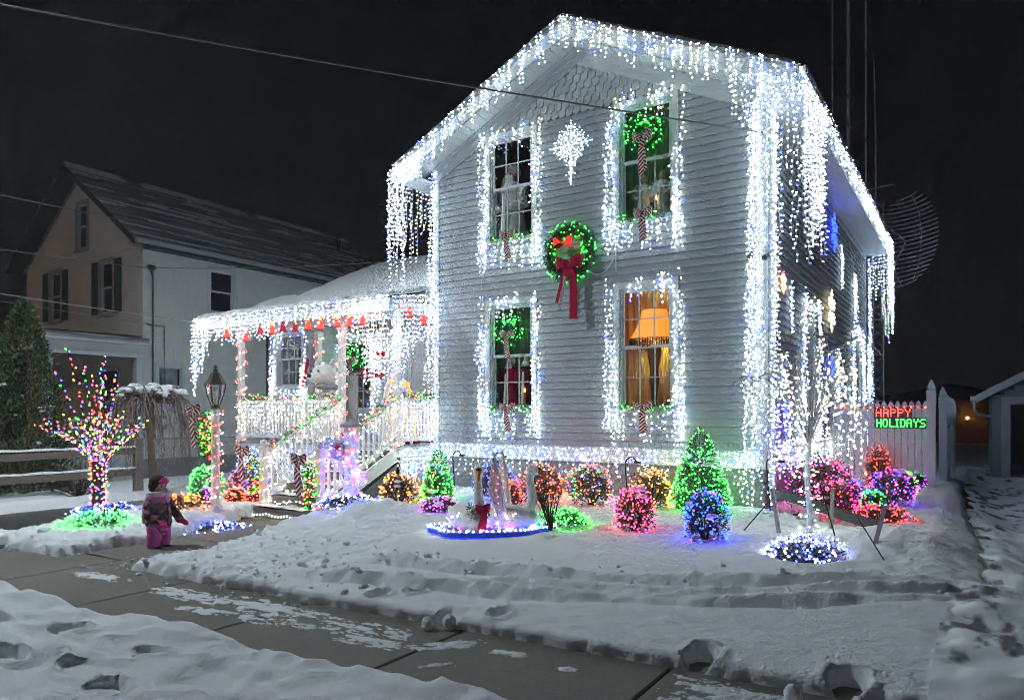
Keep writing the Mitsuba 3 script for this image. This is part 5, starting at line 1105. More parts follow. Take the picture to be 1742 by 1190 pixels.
bush('round snow topped bush between two round bushes by the foundation', 'mixed red, green and blue lights on a round snow topped bush', -2.43, -.95, .34, .64, {'red': .4, 'green': .25, 'blue': .2, 'orange': .15}, 305, snow=34)
bush('round bush behind the pink lit bush', 'amber lights on the bush behind the pink lit bush', -1.50, -.75, .31, .58, {'amber': .85, 'orange': .15}, 306, snow=24)
bush('tapered bush in the snow in front of the amber lit one', 'pink and red lights on the tapered bush in the snow', -1.08, -2.40, .25, .56, {'pink': .7, 'red': .3}, 307, nl=1900, nb=190)
bush('large conical evergreen near the right corner of the front wall', 'green lights on the large conical evergreen', -.78, -.62, .50, 1.28, {'green': .95, 'white': .05}, 308, cone=True, tone='green', snow=22, nl=7500, nb=470)
bush('tapered bush in the snow before the large conical evergreen', 'bright blue lights on the tapered bush in the snow', -.10, -2.50, .25, .60, {'blue': .93, 'purple': .07}, 309, nl=1900, nb=210)
bush('low spreading bush to the left of the swans', 'purple lights on the low bush left of the swans', -4.35, -2.35, .30, .24, {'purple': .8, 'pink': .2}, 310, nb=130)
bush('low spreading plant in the snow right of the pond', 'bright green lights on the low plant right of the pond', -2.05, -2.55, .40, .25, {'green': 1}, 311, flat=True, tone='green', nb=230)
bush('small bush between the swan wings', 'red lights on the small bush between the swan wings', -3.38, -1.85, .18, .46, {'red': .9, 'orange': .1}, 312, nb=110)
bush('rounded evergreen bush behind the lamp post', 'green lights on the rounded bush behind the lamp post', -9.35, -3.1, .29, .62, {'green': 1}, 313, tone='green', nb=190)
bush('tiny bush at the foot of the green lit bush', 'purple lights on the tiny bush near the lamp post', -9.05, -3.25, .14, .26, {'purple': 1}, 314, nb=70)
bush('bush against the left porch lattice', 'red, blue and orange lights on the bush by the left lattice', -9.0, -2.5, .26, .56, {'red': .4, 'blue': .35, 'orange': .25}, 315, nb=150)
bush('bush next to the left stair newel', 'deep blue lights on the bush beside the left stair', -8.62, -2.5, .24, .54, {'blue': 1}, 316, nb=150)
bush('little round bush in the snow before the left lattice', 'orange lights on the little round bush before the lattice', -8.38, -3.15, .16, .28, {'orange': .75, 'red': .25}, 317, nb=75)
bush('small bush right at the foot of the left newel', 'red lights on the small bush at the foot of the left newel', -8.13, -2.95, .13, .26, {'red': 1}, 318, nb=60)
bush('large spreading bush along the right side wall', 'pink lights on the large bush along the right side wall', .70, .75, .50, .72, {'pink': .8, 'red': .1, 'purple': .1}, 319, nb=230)
bush('bush behind the lit weeping tree trunk by the side wall', 'pink and red lights on the bush behind the tree trunk', 1.02, .05, .32, .50, {'pink': .7, 'red': .3}, 320, nb=120)
bush('upright bush in the middle of the side bed', 'blue lights on the upright bush in the side bed', 1.08, 1.35, .19, .50, {'blue': .85, 'white': .15}, 321, nb=110)
bush('small bush in the side bed between two taller ones', 'teal and green lights on the small bush in the side bed', 1.36, 1.0, .17, .30, {'teal': .5, 'green': .5}, 322, nb=80)
bush('round bush in the side bed towards the fence', 'purple and blue lights on the round bush towards the fence', 1.58, 1.5, .30, .58, {'purple': .72, 'blue': .28}, 323, nb=170)
bush('small bush against the picket fence under the sign', 'red lights on the small bush under the lit sign', 1.05, 4.8, .22, .80, {'red': .85, 'orange': .15}, 324, nb=90)
bush('bush at the end of the side bed by the fence post', 'amber, green and blue lights on the bush by the fence', 1.60, 3.6, .24, .42, {'amber': .4, 'green': .25, 'blue': .15, 'orange': .2}, 325, nb=120)
bush('last small bush beside the picket fence post', 'purple and green lights on the last bush by the fence post', 1.72, 4.6, .17, .34, {'purple': .6, 'green': .4}, 326, nb=70)
bush('low plant beside the black downspout pipe', 'red lights on the low plant beside the black pipe', 1.62, -.35, .36, .20, {'red': .85, 'pink': .15}, 327, flat=True, nb=120)
bush('flat creeping plant under the black downspout pipe', 'amber lights on the creeping plant under the black pipe', 1.32, -1.05, .34, .10, {'amber': 1}, 328, flat=True, nb=34)
bush('low mound of ground cover in front of the lit multicolour tree', 'green lights on the ground cover before the multicolour tree', -8.25, -5.55, .50, .22, {'green': 1}, 329, flat=True, tone='green', nb=300)
bush('ground cover behind the lit multicolour tree', 'blue and white lights on the ground cover behind the multicolour tree', -9.25, -4.95, .50, .18, {'blue': .7, 'white': .3}, 330, flat=True, nb=210, tone='gray')
bush('creeping plant beside the standing child', 'amber lights on the snowy plant beside the child', -8.05, -4.35, .42, .22, {'amber': .85, 'orange': .15}, 331, flat=True, nb=120)
bush('creeping plant round the foot of the lamp post', 'blue lights spread over the snow round the lamp post foot', -7.35, -4.35, .55, .16, {'blue': .62, 'white': .38}, 332, flat=True, nb=280, tone='gray')
bush('low plant round the mailbox post', 'blue and white lights on the low plant round the mailbox post', -5.6, -3.05, .55, .13, {'blue': .55, 'white': .45}, 333, flat=True, nb=190, tone='gray')
bush('ring of low shrubs round the foot of the white lit tree', 'blue and white lights on the low shrubs round the white lit tree', 1.08, -2.55, .52, .30, {'blue': .5, 'white': .38, 'warm': .12}, 334, flat=True, nb=420, tone='gray')
# ---------------------------------------------------------------- ornaments on the walls
def flake(label, c, R, plane, cols, name, seed, arms=6, lower=0, dim=1.0):
    k = thing(name, label, 'ornament'); c = np.asarray(c, float); x = np.array([1., 0, 0]) if plane == 'y' else np.array([0, 1., 0]); o = np.array([0, -1., 0]) if plane == 'y' else np.array([1., 0, 0]); z = np.array([0, 0, 1.]); mm = M(); P = []
    for i in range(arms):
        a = math.pi / 2 + i * 2 * math.pi / arms; d = math.cos(a) * x + math.sin(a) * z; R1 = R * (1 if i % 2 == 0 or arms == 6 else .72) * (lower if lower and abs(a - 1.5 * math.pi) < .01 else 1); mm.tube([c, c + d * R1], .006, 4); s = np.cross(d, o)
        for t in np.linspace(.15, 1, int(R1 / .055) + 2): P.append(c + d * R1 * t)
        for q in (.4, .65):
            for sg in (-1, 1):
                e = c + d * R1 * q + (d * .6 + s * sg * .8) * R * .26; mm.tube([c + d * R1 * q, e], .005, 4); P += [e, (e + c + d * R1 * q) / 2]
    put(f'{k}__frame', mm, 'm_wire'); rg = np.random.default_rng(seed); P = np.array(P) + o * .02; put_bulbs(k, split_colours(P, np.tile(o, (len(P), 1)) + rg.normal(size=P.shape) * .3, cols, rg), .0135, .022, dim=dim)
    return k
k = flake('clear white star ornament with a long lower point high on the gable wall', (-3.26, -.07, 6.50), .42, 'y', {'white': .4, 'cool': .6}, 'star_ornament', 401, arms=8, lower=1.65, dim=.3)
rg = np.random.default_rng(402); a = rg.uniform(0, 6.28, 150); q = np.sqrt(rg.uniform(0, 1, 150)) * .33; P = np.stack([-3.26 + q * np.cos(a), -.10 + rg.normal(size=150) * .02, 6.52 + q * np.sin(a)], 1); t = rg.uniform(0, 1, 50); P = np.vstack([P, np.stack([-3.26 + rg.normal(size=50) * .06 * (1 - t), np.full(50, -.1), 6.3 - .48 * t], 1)])
mm = M()
for p in P: mm.tube([p, [-3.26 + (p[0] + 3.26) * .3, -.07, 6.5 + (p[2] - 6.5) * .3]], .003, 3, False)
put(f'{k}__beaded_wire', mm, 'm_wire', kind='stuff'); v, f = bulbvf(P, np.tile([0, -1., 0], (200, 1)) + rg.normal(size=P.shape) * .4, .011, .018); put(f'{k}__clear_bulbs', (v, f), 'm_white', emit=(.55, .55, .6), weight=.3, kind='stuff')
flake('deep blue snowflake ornament high on the side wall', (.07, 5.8, 5.75), .42, 'x', {'blue': 1}, 'snowflake_ornament', 403)
flake('golden white snowflake ornament in the middle of the side wall', (.07, 5.45, 4.0), .45, 'x', {'warm': 1}, 'snowflake_ornament', 404)
flake('small blue snowflake ornament low on the side wall', (.07, 5.45, 2.75), .28, 'x', {'blue': 1}, 'snowflake_ornament', 405)
flake('small pink, green and amber ornament beside the right corner post', (.07, .86, 3.9), .17, 'x', {'pink': .4, 'green': .3, 'amber': .3}, 'snowflake_ornament', 406)
for i, (x, z) in enumerate(((-.16, 4.22), (.06, 4.17))):
    k = thing('security_camera', ('black security camera on the left face of the right corner', 'black security camera on the edge of the right corner')[i], 'camera'); mm = M(); mm.tube([[x, -.04, z], [x - .02, -.16, z - .05]], [.035, .04], 10); put(f'{k}__body', mm, 'm_black', smooth=40); mm = M(); mm.tube([[x - .021, -.162, z - .051], [x - .024, -.175, z - .056]], .025, 10); put(f'{k}__lens', mm, 'm_dark_gray'); mm = M(); mm.tube([[x, -.04, z], [x, -.03, z + .05]], .012, 5); put(f'{k}__bracket', mm, 'm_gray')
mm = M(); t = np.linspace(0, 1, 24); mm.tube(np.stack([-3.0 + .58 * t, -.05 - 0 * t, 4.32 - .30 * np.sin(t * 2.6) + .32 * t], 1), .007, 5); mm.tube([[-2.42, -.05, 4.20], [-2.42, -.05, 4.75]], .007, 5); single('extension_cord', mm, 'm_wire', 'white extension cord looping from the large wreath to the upper right window', 'cord', smooth=True)
mm = M(); mm.tube([[-5.15, -.05, 4.75], [-5.18, -.05, 4.2]], .006, 5); single('extension_cord', mm, 'm_wire', 'short white cord between the two left front windows', 'cord', smooth=True)
ORD = ['first', 'second', 'third', 'fourth', 'fifth', 'sixth', 'seventh', 'eighth', 'ninth', 'tenth', 'last']
# red bells along the porch beam
for i, x in enumerate((-10.99, -10.33, -9.86, -9.48, -9.14, -8.78, -8.40, -8.04, -7.58, -7.25, -6.90)):
    lit = i not in (2, 4, 5, 6 + 0 * i) or i in (0, 1, 6); z = 3.47 - (.12 if i == 1 else .02 * (i % 2)); y = PE - .10
    k = thing('red_bell', f'{ORD[i]} red bell from the left in the row under the porch eave', 'bell', 'red bells under the porch eave')
    mm = M(); mm.lathe([(.085, -.008), (.055, .04), (.045, .11), (.028, .165), (0, .17)], (x, y, z), 12); put(f'{k}__body', mm, 'm_red', smooth=40, **({'emit': (.75, .035, .018), 'weight': .25} if lit else {}))
    mm = M(); mm.tube([[x, y, z + .16], [x, y, z + .32]], .004, 4); put(f'{k}__hook', mm, 'm_dark_wire')
    mm = M(); mm.ball((x, y - .005, z + .185), .026, 1); put(f'{k}__bulb', mm, 'm_red', **({'emit': (2.2, .7, .08), 'weight': .2} if lit else {}))
for i, (y, z) in enumerate(((-.95, 3.62), (-.55, 3.52))):
    k = thing('red_bell', ('nearer red bell at the right side of the porch roof', 'red bell by the house wall at the right side of the porch')[i], 'bell', 'red bells at the right porch side'); x = -6.22; mm = M(); mm.lathe([(.085, -.008), (.055, .04), (.045, .11), (.028, .165), (0, .17)], (x, y, z), 12); put(f'{k}__body', mm, 'm_red', smooth=40, emit=(.75, .03, .018), weight=.25); mm = M(); mm.tube([[x, y, z + .16], [x, y, z + .3]], .004, 4); put(f'{k}__hook', mm, 'm_dark_wire')
for i in range(6):
    x = -8.85 + i * .165; k = thing('gold_bell', f'{ORD[i]} small gold bell from the left above the porch window', 'bell', 'small gold bells above the porch window'); mm = M(); mm.lathe([(0, .08), (.018, .078), (.028, .04), (.05, -.01), (0, .0)], (x, .24, 3.64), 10); put(f'{k}__body', mm, 'm_gold', smooth=40); mm = M(); mm.tube([[x, .24, 3.71], [x, .25, 3.8]], .004, 4); put(f'{k}__hook', mm, 'm_dark_wire')
# things standing on the porch
k = thing('bear_figure', 'large white bear figure with a grey scarf standing on the porch', 'figure'); bx_, by_ = -8.74, -.62
mm = M(); mm.ball((bx_ + .05, by_, 1.85), .36, 3, (.95, .8, 1.25)); mm.ball((bx_ - .14, by_ - .14, 1.5), .15, 2, (.8, .9, 1.9)); mm.ball((bx_ + .2, by_ - .14, 1.5), .15, 2, (.8, .9, 1.9)); put(f'{k}__body', mm, 'm_fluff', smooth=True)
mm = M(); mm.ball((bx_ - .06, by_ - .08, 2.62), .27, 3, (1.1, .9, .82)); mm.ball((bx_ - .14, by_ - .30, 2.55), .13, 2, (1, .8, .75)); put(f'{k}__head', mm, 'm_fluff', smooth=True)
for sg in (-1, 1):
    mm = M(); mm.ball((bx_ - .06 + sg * .23, by_ - .05, 2.84), .09, 2, (1, .5, 1.1)); put(f'{k}__ear', mm, 'm_fluff', smooth=True); mm = M(); mm.ball((bx_ - .09 + sg * .11, by_ - .315, 2.68), .022, 1); put(f'{k}__eye', mm, 'm_black', smooth=True)
mm = M(); mm.ball((bx_ - .16, by_ - .40, 2.58), .048, 2, (1.2, .7, .8)); put(f'{k}__nose', mm, 'm_black', smooth=True)
mm = M(); mm.lathe([(.20, -.05), (.26, 0), (.22, .06)], (bx_ - .02, by_ - .03, 2.36), 16); mm.box(bx_ - .30, bx_ - .14, by_ - .32, by_ - .27, 1.7, 2.36); put(f'{k}__scarf', mm, 'm_gray', smooth=40)
mm = M(); mm.obox((bx_ + .40, by_ + .25, 2.0), (.36, .05, 1.2)); mm.obox((bx_ + .40, by_ + .0, 1.5), (.36, .5, .05)); single('porch_chair', mm, 'm_gray', 'grey chair standing behind the white bear on the porch', 'chair')
for i, y in enumerate((-1.02, -.66)):
    k = thing('candy_arch', ('white arched ornament with orange trim, nearer the stairs', 'white arched ornament with orange trim, nearer the house')[i], 'ornament'); a = np.linspace(0, np.pi, 14); x = -6.62; mm = M(); mm.tube(np.stack([np.full(14, x), y + .15 * np.cos(a), 2.05 + .36 * np.sin(a)], 1), .05, 8); put(f'{k}__arch', mm, 'm_white', smooth=True); mm = M()
    for q in (.5, 1.1, 1.9): mm.ball((x + .04, y + .15 * math.cos(q), 2.05 + .36 * math.sin(q)), .045, 1)
    put(f'{k}__trim', mm, 'm_orange', smooth=True, emit=(.9, .2, .03), weight=.15); mm = M(); mm.box(x - .06, x + .06, y - .2, y + .2, 1.2, 2.06); put(f'{k}__stand', mm, 'm_white')
for i, y in enumerate((-.62, -.32)):
    k = thing('orange_lantern', ('slim orange lantern behind the right porch railing', 'second slim orange lantern nearer the house wall')[i], 'lantern'); mm = M(); mm.lathe([(.04, 0), (.075, .03), (.06, .3), (.07, .42), (.03, .55), (0, .62)], (-6.62, y, 1.26), 10); put(f'{k}__body', mm, 'm_orange', smooth=40, emit=(.8, .25, .04), weight=.2); mm = M(); mm.lathe([(.09, 0), (.09, .05), (0, .055)], (-6.62, y, 1.205), 10); put(f'{k}__base', mm, 'm_black')
k = thing('red_script_sign', 'red script lettering hanging between the porch window and the door', 'sign')
for t_, x, z, h in (('G', -8.53, 2.56, .24), ('r', -8.33, 2.58, .13), ('e', -8.24, 2.58, .13), ('t', -8.13, 2.58, .16)):
    m_ = meshkit.text_mesh(t_, h, .02, True); v = np.array(m_.vertices); put(f'{k}__letter', (np.stack([x + v[:, 0], .10 - v[:, 2], z + v[:, 1]], 1), m_.faces), 'm_red')
for x, z in ((-7.98, 2.62), (-7.98, 3.05)):
    kk = thing('red_bow_ornament', ('red bow ornament at the end of the red lettering', 'red bow ornament above the red lettering')[z > 3], 'ornament'); bow(kk, (x, .18, z), .14, m='m_red', tails=(.10, .08))
mm = M(); t = np.linspace(0, 1, 30); pp = np.stack([-9.86 + .09 * np.sin(t * 4), np.full(30, -.30), 3.50 - 1.1 * t], 1); k = thing('hanging_ornament', 'hanging green and red garland ornament right of the small porch window', 'ornament'); mm.tube(pp[:14], .025, 7); put(f'{k}__green_part', mm, 'm_green_leaf' if False else 'm_sage', smooth=True); mm = M(); mm.tube(pp[13:], [.05 if i in (3, 8, 13) else .03 for i in range(17)], 8); put(f'{k}__red_part', mm, 'm_red', smooth=True)
# ---------------------------------------------------------------- things behind the windows
def robed(label, x, y, z, h, robe, trim, seed, hatless=True, wings=False, beard=True, name='figurine'):
    k = thing(name, label, 'figurine'); mm = M(); s = h / 1.3; mm.lathe([(.24 * s, 0), (.25 * s, .05 * s), (.17 * s, .6 * s), (.20 * s, .8 * s), (.17 * s, .98 * s), (.06 * s, 1.04 * s), (0, 1.04 * s)], (x, y, z), 18); v, f = mm.vf(); put(f'{k}__robe', (v, f), robe, smooth=40)
    mm = M(); mm.ball((x, y - .01, z + 1.13 * s), .105 * s, 2, (.9, .95, 1.15)); mm.ball((x, y - .11 * s, z + 1.12 * s), .02 * s, 1); put(f'{k}__head', mm, 'm_skin', smooth=True)
    mm = M(); mm.ball((x, y + .03, z + 1.18 * s), .115 * s, 2, (1, .95, 1)); put(f'{k}__hair', mm, 'm_fluff' if beard else 'm_gold', smooth=True)
    if beard:
        mm = M(); mm.ball((x, y - .10 * s, z + .97 * s), .11 * s, 2, (1, .55, 1.5)); put(f'{k}__beard', mm, 'm_fluff', smooth=True)
    mm = M()
    for sg in (-1, 1): mm.tube([[x + sg * .17 * s, y, z + .92 * s], [x + sg * .25 * s, y - .08 * s, z + .68 * s], [x + sg * .08 * s, y - .22 * s, z + .62 * s]], [.075 * s, .075 * s, .055 * s], 8)
    put(f'{k}__sleeve', mm, robe, smooth=True); mm = M(); mm.lathe([(.255 * s, 0), (.275 * s, .04 * s), (.255 * s, .08 * s)], (x, y, z), 18); mm.tube([[x, y - .25 * s, z + .05 * s], [x, y - .19 * s, z + .85 * s]], .035 * s, 6); put(f'{k}__trim', mm, trim, smooth=40)
    if wings:
        for sg in (-1, 1): mm = M(); mm.prism([(x + sg * .05, z + .6 * s), (x + sg * .3 * s, z + .5 * s), (x + sg * .36 * s, z + .95 * s), (x + sg * .2 * s, z + 1.12 * s)], 'y', y + .10 * s, y + .12 * s); put(f'{k}__wing', mm, 'm_white')
    return k
robed('white haired bearded figure in pale clothes behind the upper left window', -4.80, .40, 4.85, 1.75, 'm_fluff', 'm_fluff', 1)
robed('angel figurine in a white dress, left in the upper right window', -2.08, .32, 5.06, .82, 'm_white', 'm_fluff', 2, wings=True, beard=False)
robed('angel figurine in a white dress, right in the upper right window', -1.75, .36, 5.06, .86, 'm_white', 'm_fluff', 3, wings=True, beard=False)
robed('white bearded figurine in a dark red robe in the lower left window', -4.82, .36, 1.90, 1.0, 'm_velvet', 'm_fluff', 4)
robed('second bearded figurine at the right of the lower left window', -4.46, .42, 1.90, 1.05, 'm_maroon', 'm_fluff', 5)
for x, y, z, lab in ((-1.80, .20, 5.05, 'electric candle in the upper right window'), (-4.40, .22, 1.88, 'tall electric candle in the lower left window')):
    k = thing('candle', lab, 'candle'); mm = M(); mm.lathe([(.05, 0), (.05, .02), (.015, .03), (.015, .32), (0, .32)], (x, y, z), 8); put(f'{k}__stick', mm, 'm_gold', smooth=40); mm = M(); mm.lathe([(0, .32), (.014, .34), (.012, .36), (0, .40)], (x, y, z), 8); put(f'{k}__flame', mm, 'm_white', emit=(3, 1.3, .3), weight=.2)
k = thing('teddy_bear', 'brown teddy bear in blue clothes sitting inside the porch window', 'toy'); mm = M(); mm.ball((-8.66, .62, 2.34), .13, 2); mm.ball((-8.66, .49, 2.31), .05, 1); put(f'{k}__head', mm, 'm_gold', smooth=True); mm = M(); mm.ball((-8.70, .62, 2.02), .17, 2, (1, .8, 1.2)); put(f'{k}__clothes', mm, 'm_blue_pond', smooth=True); mm = M(); mm.box(-9.2, -8.5, .5, .95, 1.2, 1.83); single('window_table', mm, 'm_wood', 'small table standing inside the porch window', 'table')
def drape(label, x0, x1, y, z0, z1, m_, n=60, amp=.025):
    x = np.linspace(x0, x1, n); Xg, Zg, q = grid(x, np.linspace(z0, z1, 6)); Yg = y + amp * np.sin(Xg * 55) + amp * .5 * np.sin(Xg * 23 + 1); v = np.stack([Xg, Yg, Zg], -1).reshape(-1, 3); single('curtain', (v, q), m_, label, 'curtain', smooth=True)
drape('pale curtain hanging behind the lamp in the lower right window', -2.74, -1.2, .80, 1.6, 4.15, 'm_curtain'); drape('grey green curtain behind the figurines in the lower left window', -5.38, -3.8, .75, 1.6, 4.1, 'm_sage'); drape('grey green curtain inside the upper right window', -2.72, -1.2, .8, 4.75, 7.2, 'm_sage')
k = thing('fringed_lamp', 'tall lamp with a glowing amber fringed shade in the lower right window', 'lamp'); lx, ly = -1.92, .42
mat('m_shade', (.75, .45, .16), .8, .1)
mm = M(); mm.lathe([(.42, 3.04), (.40, 3.09), (.31, 3.25), (.235, 3.45), (.21, 3.56)], (lx, ly, 0), 28); put(f'{k}__shade', mm, 'm_shade', smooth=True, emit=(.34, .10, .010), weight=1.0); mm = M()
for i in range(90):
    a = i * 2 * math.pi / 90; mm.box(lx + .416 * math.cos(a) - .007, lx + .416 * math.cos(a) + .007, ly + .416 * math.sin(a) - .007, ly + .416 * math.sin(a) + .007, 2.90 + .02 * (i % 3), 3.07)
put(f'{k}__fringe', mm, 'm_black', kind='stuff'); mm = M(); mm.lathe([(.01, 3.05), (.12, 2.95), (.115, 2.8), (.07, 2.55), (.085, 2.35), (.055, 2.15), (.04, 2.0), (.12, 1.93), (.16, 1.88), (0, 1.88)], (lx, ly, 0), 20); put(f'{k}__stand', mm, 'm_bronze', smooth=40)
mm = M(); mm.ball((lx, ly, 3.3), .06, 1); put(f'{k}__bulb', mm, 'm_white', emit=(150, 66, 14), weight=1.0); mm = M(); mm.box(lx - .3, lx + .3, ly - .25, ly + .3, 1.2, 1.87); single('window_stand', mm, 'm_wood', 'wooden stand under the fringed lamp behind the lower right window', 'table')
# ---------------------------------------------------------------- sign on the fence
SG = thing('lit_sign', 'two rows of lit red and green dot letters reading HAPPY HOLIDAYS on the picket fence', 'sign')
FONT = {'H': ('10001', '10001', '10001', '11111', '10001', '10001', '10001'), 'A': ('01110', '10001', '10001', '11111', '10001', '10001', '10001'), 'P': ('11110', '10001', '10001', '11110', '10000', '10000', '10000'), 'Y': ('10001', '10001', '01010', '00100', '00100', '00100', '00100'),
        'O': ('01110', '10001', '10001', '10001', '10001', '10001', '01110'), 'L': ('10000', '10000', '10000', '10000', '10000', '10000', '11111'), 'I': ('111', '010', '010', '010', '010', '010', '111'), 'D': ('11110', '10001', '10001', '10001', '10001', '10001', '11110'), 'S': ('01111', '10000', '10000', '01110', '00001', '00001', '11110')}
def dots(word, x0, x1, zc, col):
    W = sum(len(FONT[c][0]) for c in word) + 1.4 * (len(word) - 1); s = (x1 - x0) / W; zs = .165 / 7; x = x0; 
    mm = M(); mm.box(x0 - .03, x1 + .02, FY - .014, FY - .003, zc - .105, zc + .105); put(f'{SG}__panel', mm, 'm_dark_gray')
    for c in word:
        P = [[x + (j + .5) * s, FY - .015, zc + (3 - i) * zs] for i, row in enumerate(FONT[c]) for j, b in enumerate(row) if b == '1']; x += (len(FONT[c][0]) + 1.4) * s
        v, f = bulbvf(P, np.tile([0, -1., 0], (len(P), 1)), .0115, .012); put(f'{SG}__{"red" if col == "red" else "green"}_letter', (v, f), 'm_white', emit=COL[col], weight=.12)
dots('HAPPY', .98, 1.60, 1.815, 'red'); dots('HOLIDAYS', .99, 1.85, 1.61, 'green')
k = thing('fence_lights', 'row of small red and amber lights along the top of the picket fence', 'string lights'); P = np.array([[.28 + i * .121, FY - .02, 1.925] for i in range(14)]); mm = M(); mm.tube(P, .004, 4); put(f'{k}__wire', mm, 'm_dark_wire'); D = np.tile([0, -1., 0], (14, 1)); put_bulbs(k, {'red': (P[::2], D[::2]), 'orange': (P[1::2], D[1::2])}, .018, .02)
# ---------------------------------------------------------------- mailbox on its post
MB = thing('mailbox', 'white mailbox with a red flag on a thick white post beside the steps', 'mailbox'); mx, my = -5.93, -2.72; mz = surf(mx, my)
mm = M(); mm.box(mx - .085, mx + .085, my - .085, my + .085, mz - .1, mz + 1.32); mm.box(mx - .13, mx + .13, my - .13, my + .13, mz - .1, mz + .26); put(f'{MB}__post', mm, 'm_white')
mm = M(); mm.box(mx - .13, mx + .13, my - .13, my + .13, mz + 1.32, mz + 1.36); mm.lathe([(.16, 0), (.02, .10), (0, .10)], (mx, my, mz + 1.36), 4, rot([0, 0, 1], 45)); put(f'{MB}__post_cap', mm, 'm_gray')
a = np.linspace(0, np.pi, 10); hood = [(my - .12 * math.cos(t), mz + 1.02 + .12 * math.sin(t)) for t in a]; mm = M(); mm.prism([(my - .12, mz + .78)] + hood[::1] + [(my + .12, mz + .78)], 'x', mx - .60, mx - .09); put(f'{MB}__box', mm, 'm_gray')
mm = M(); mm.prism([(my - .11, mz + .80)] + [(my - .11 * math.cos(t), mz + 1.02 + .11 * math.sin(t)) for t in a] + [(my + .11, mz + .80)], 'x', mx - .615, mx - .602); put(f'{MB}__door', mm, 'm_white')
mm = M(); mm.box(mx - .40, mx - .15, my - .14, my - .122, mz + .97, mz + .995); mm.box(mx - .22, mx - .15, my - .14, my - .122, mz + .94, mz + 1.03); put(f'{MB}__flag', mm, 'm_red')
mm = M(); mm.prism([(mx - .5, mz + .77), (mx - .09, mz + .77), (mx - .09, mz + .50), (mx - .25, mz + .55)], 'y', my - .03, my + .03); mm.prism([(mx + .09, mz + .62), (mx + .38, mz + .60), (mx + .36, mz + .46), (mx + .09, mz + .40)], 'y', my - .05, my + .05); put(f'{MB}__bracket', mm, 'm_white')
k = thing('string_lights', 'red, white and blue lights wrapped round the mailbox and its post', 'string lights'); rg = np.random.default_rng(501); n = 62
P = np.vstack([np.stack([mx - .08 - rg.uniform(0, .52, n), my - .14 + 0 * rg.uniform(0, 1, n), mz + rg.uniform(.60, 1.14, n)], 1), np.stack([mx + rg.uniform(-.11, .11, 40), np.full(40, my - .11), mz + rg.uniform(.28, 1.3, 40)], 1), np.stack([np.full(30, mx + .11), my + rg.uniform(-.1, .1, 30), mz + rg.uniform(.28, 1.3, 30)], 1), np.stack([mx + rg.uniform(.1, .4, 40), np.full(40, my - .07), mz + rg.uniform(.4, .66, 40)], 1)])
mm = M(); o = np.argsort(P[:, 2] * 4 + P[:, 0]); 
for a_, b_ in zip(P[o][:-1], P[o][1:]):
    if np.linalg.norm(a_ - b_) < .3: mm.tube([a_, b_], .0025, 3, False)
put(f'{k}__wire', mm, 'm_wire', kind='stuff'); D = np.tile([0, -1., .1], (len(P), 1)) + rg.normal(size=P.shape) * .4; put_bulbs(k, split_colours(P, D, {'red': .30, 'blue': .52, 'white': .18}, rg), .0140, .026, dim=.8)
# ---------------------------------------------------------------- lamp post
LP = thing('lamp_post', 'white lamp post with an unlit bronze lantern beside the front walk', 'lamp post'); x, y = -7.82, -3.93; z = surf(x, y)
mm = M(); mm.tube([[x, y, z - .1], [x, y, z + 1.66]], [.075, .062], 14); mm.lathe([(.11, 0), (.11, .06), (.08, .10)], (x, y, z), 14); put(f'{LP}__post', mm, 'm_white', smooth=40)
mm = M(); mm.lathe([(.06, 0), (.075, .02), (.07, .06), (.05, .08)], (x, y, z + 1.65), 12); mm.lathe([(.17, .42), (.185, .41), (.12, .50), (.075, .60), (.045, .62), (.05, .65), (.03, .67), (.028, .71), (.0, .74)], (x, y, z + 1.65), 6)
for i in range(6):
    a = (i + .0) * math.pi / 3; c, s = math.cos(a), math.sin(a); mm.tube([[x + .07 * c, y + .07 * s, z + 1.73], [x + .125 * c, y + .125 * s, z + 1.88], [x + .16 * c, y + .16 * s, z + 2.07]], .009, 5)
put(f'{LP}__lantern', mm, 'm_bronze', smooth=30); mm = M(); mm.lathe([(.066, .085), (.12, .23), (.152, .415)], (x, y, z + 1.65), 6); put(f'{LP}__lantern_glass', mm, 'm_glass'); mm = M(); mm.lathe([(.03, .08), (.03, .2), (.02, .22), (.045, .30), (0, .38)], (x, y, z + 1.65), 10); put(f'{LP}__lamp', mm, 'm_white', smooth=40)
k = thing('post_lights', 'red and white lights spiralled up the lamp post', 'string lights'); spiral(k, (x, y, z + .15), (x, y, z + 1.66), .085, 9, 110, {'red': .5, 'white': .5}, 505); 
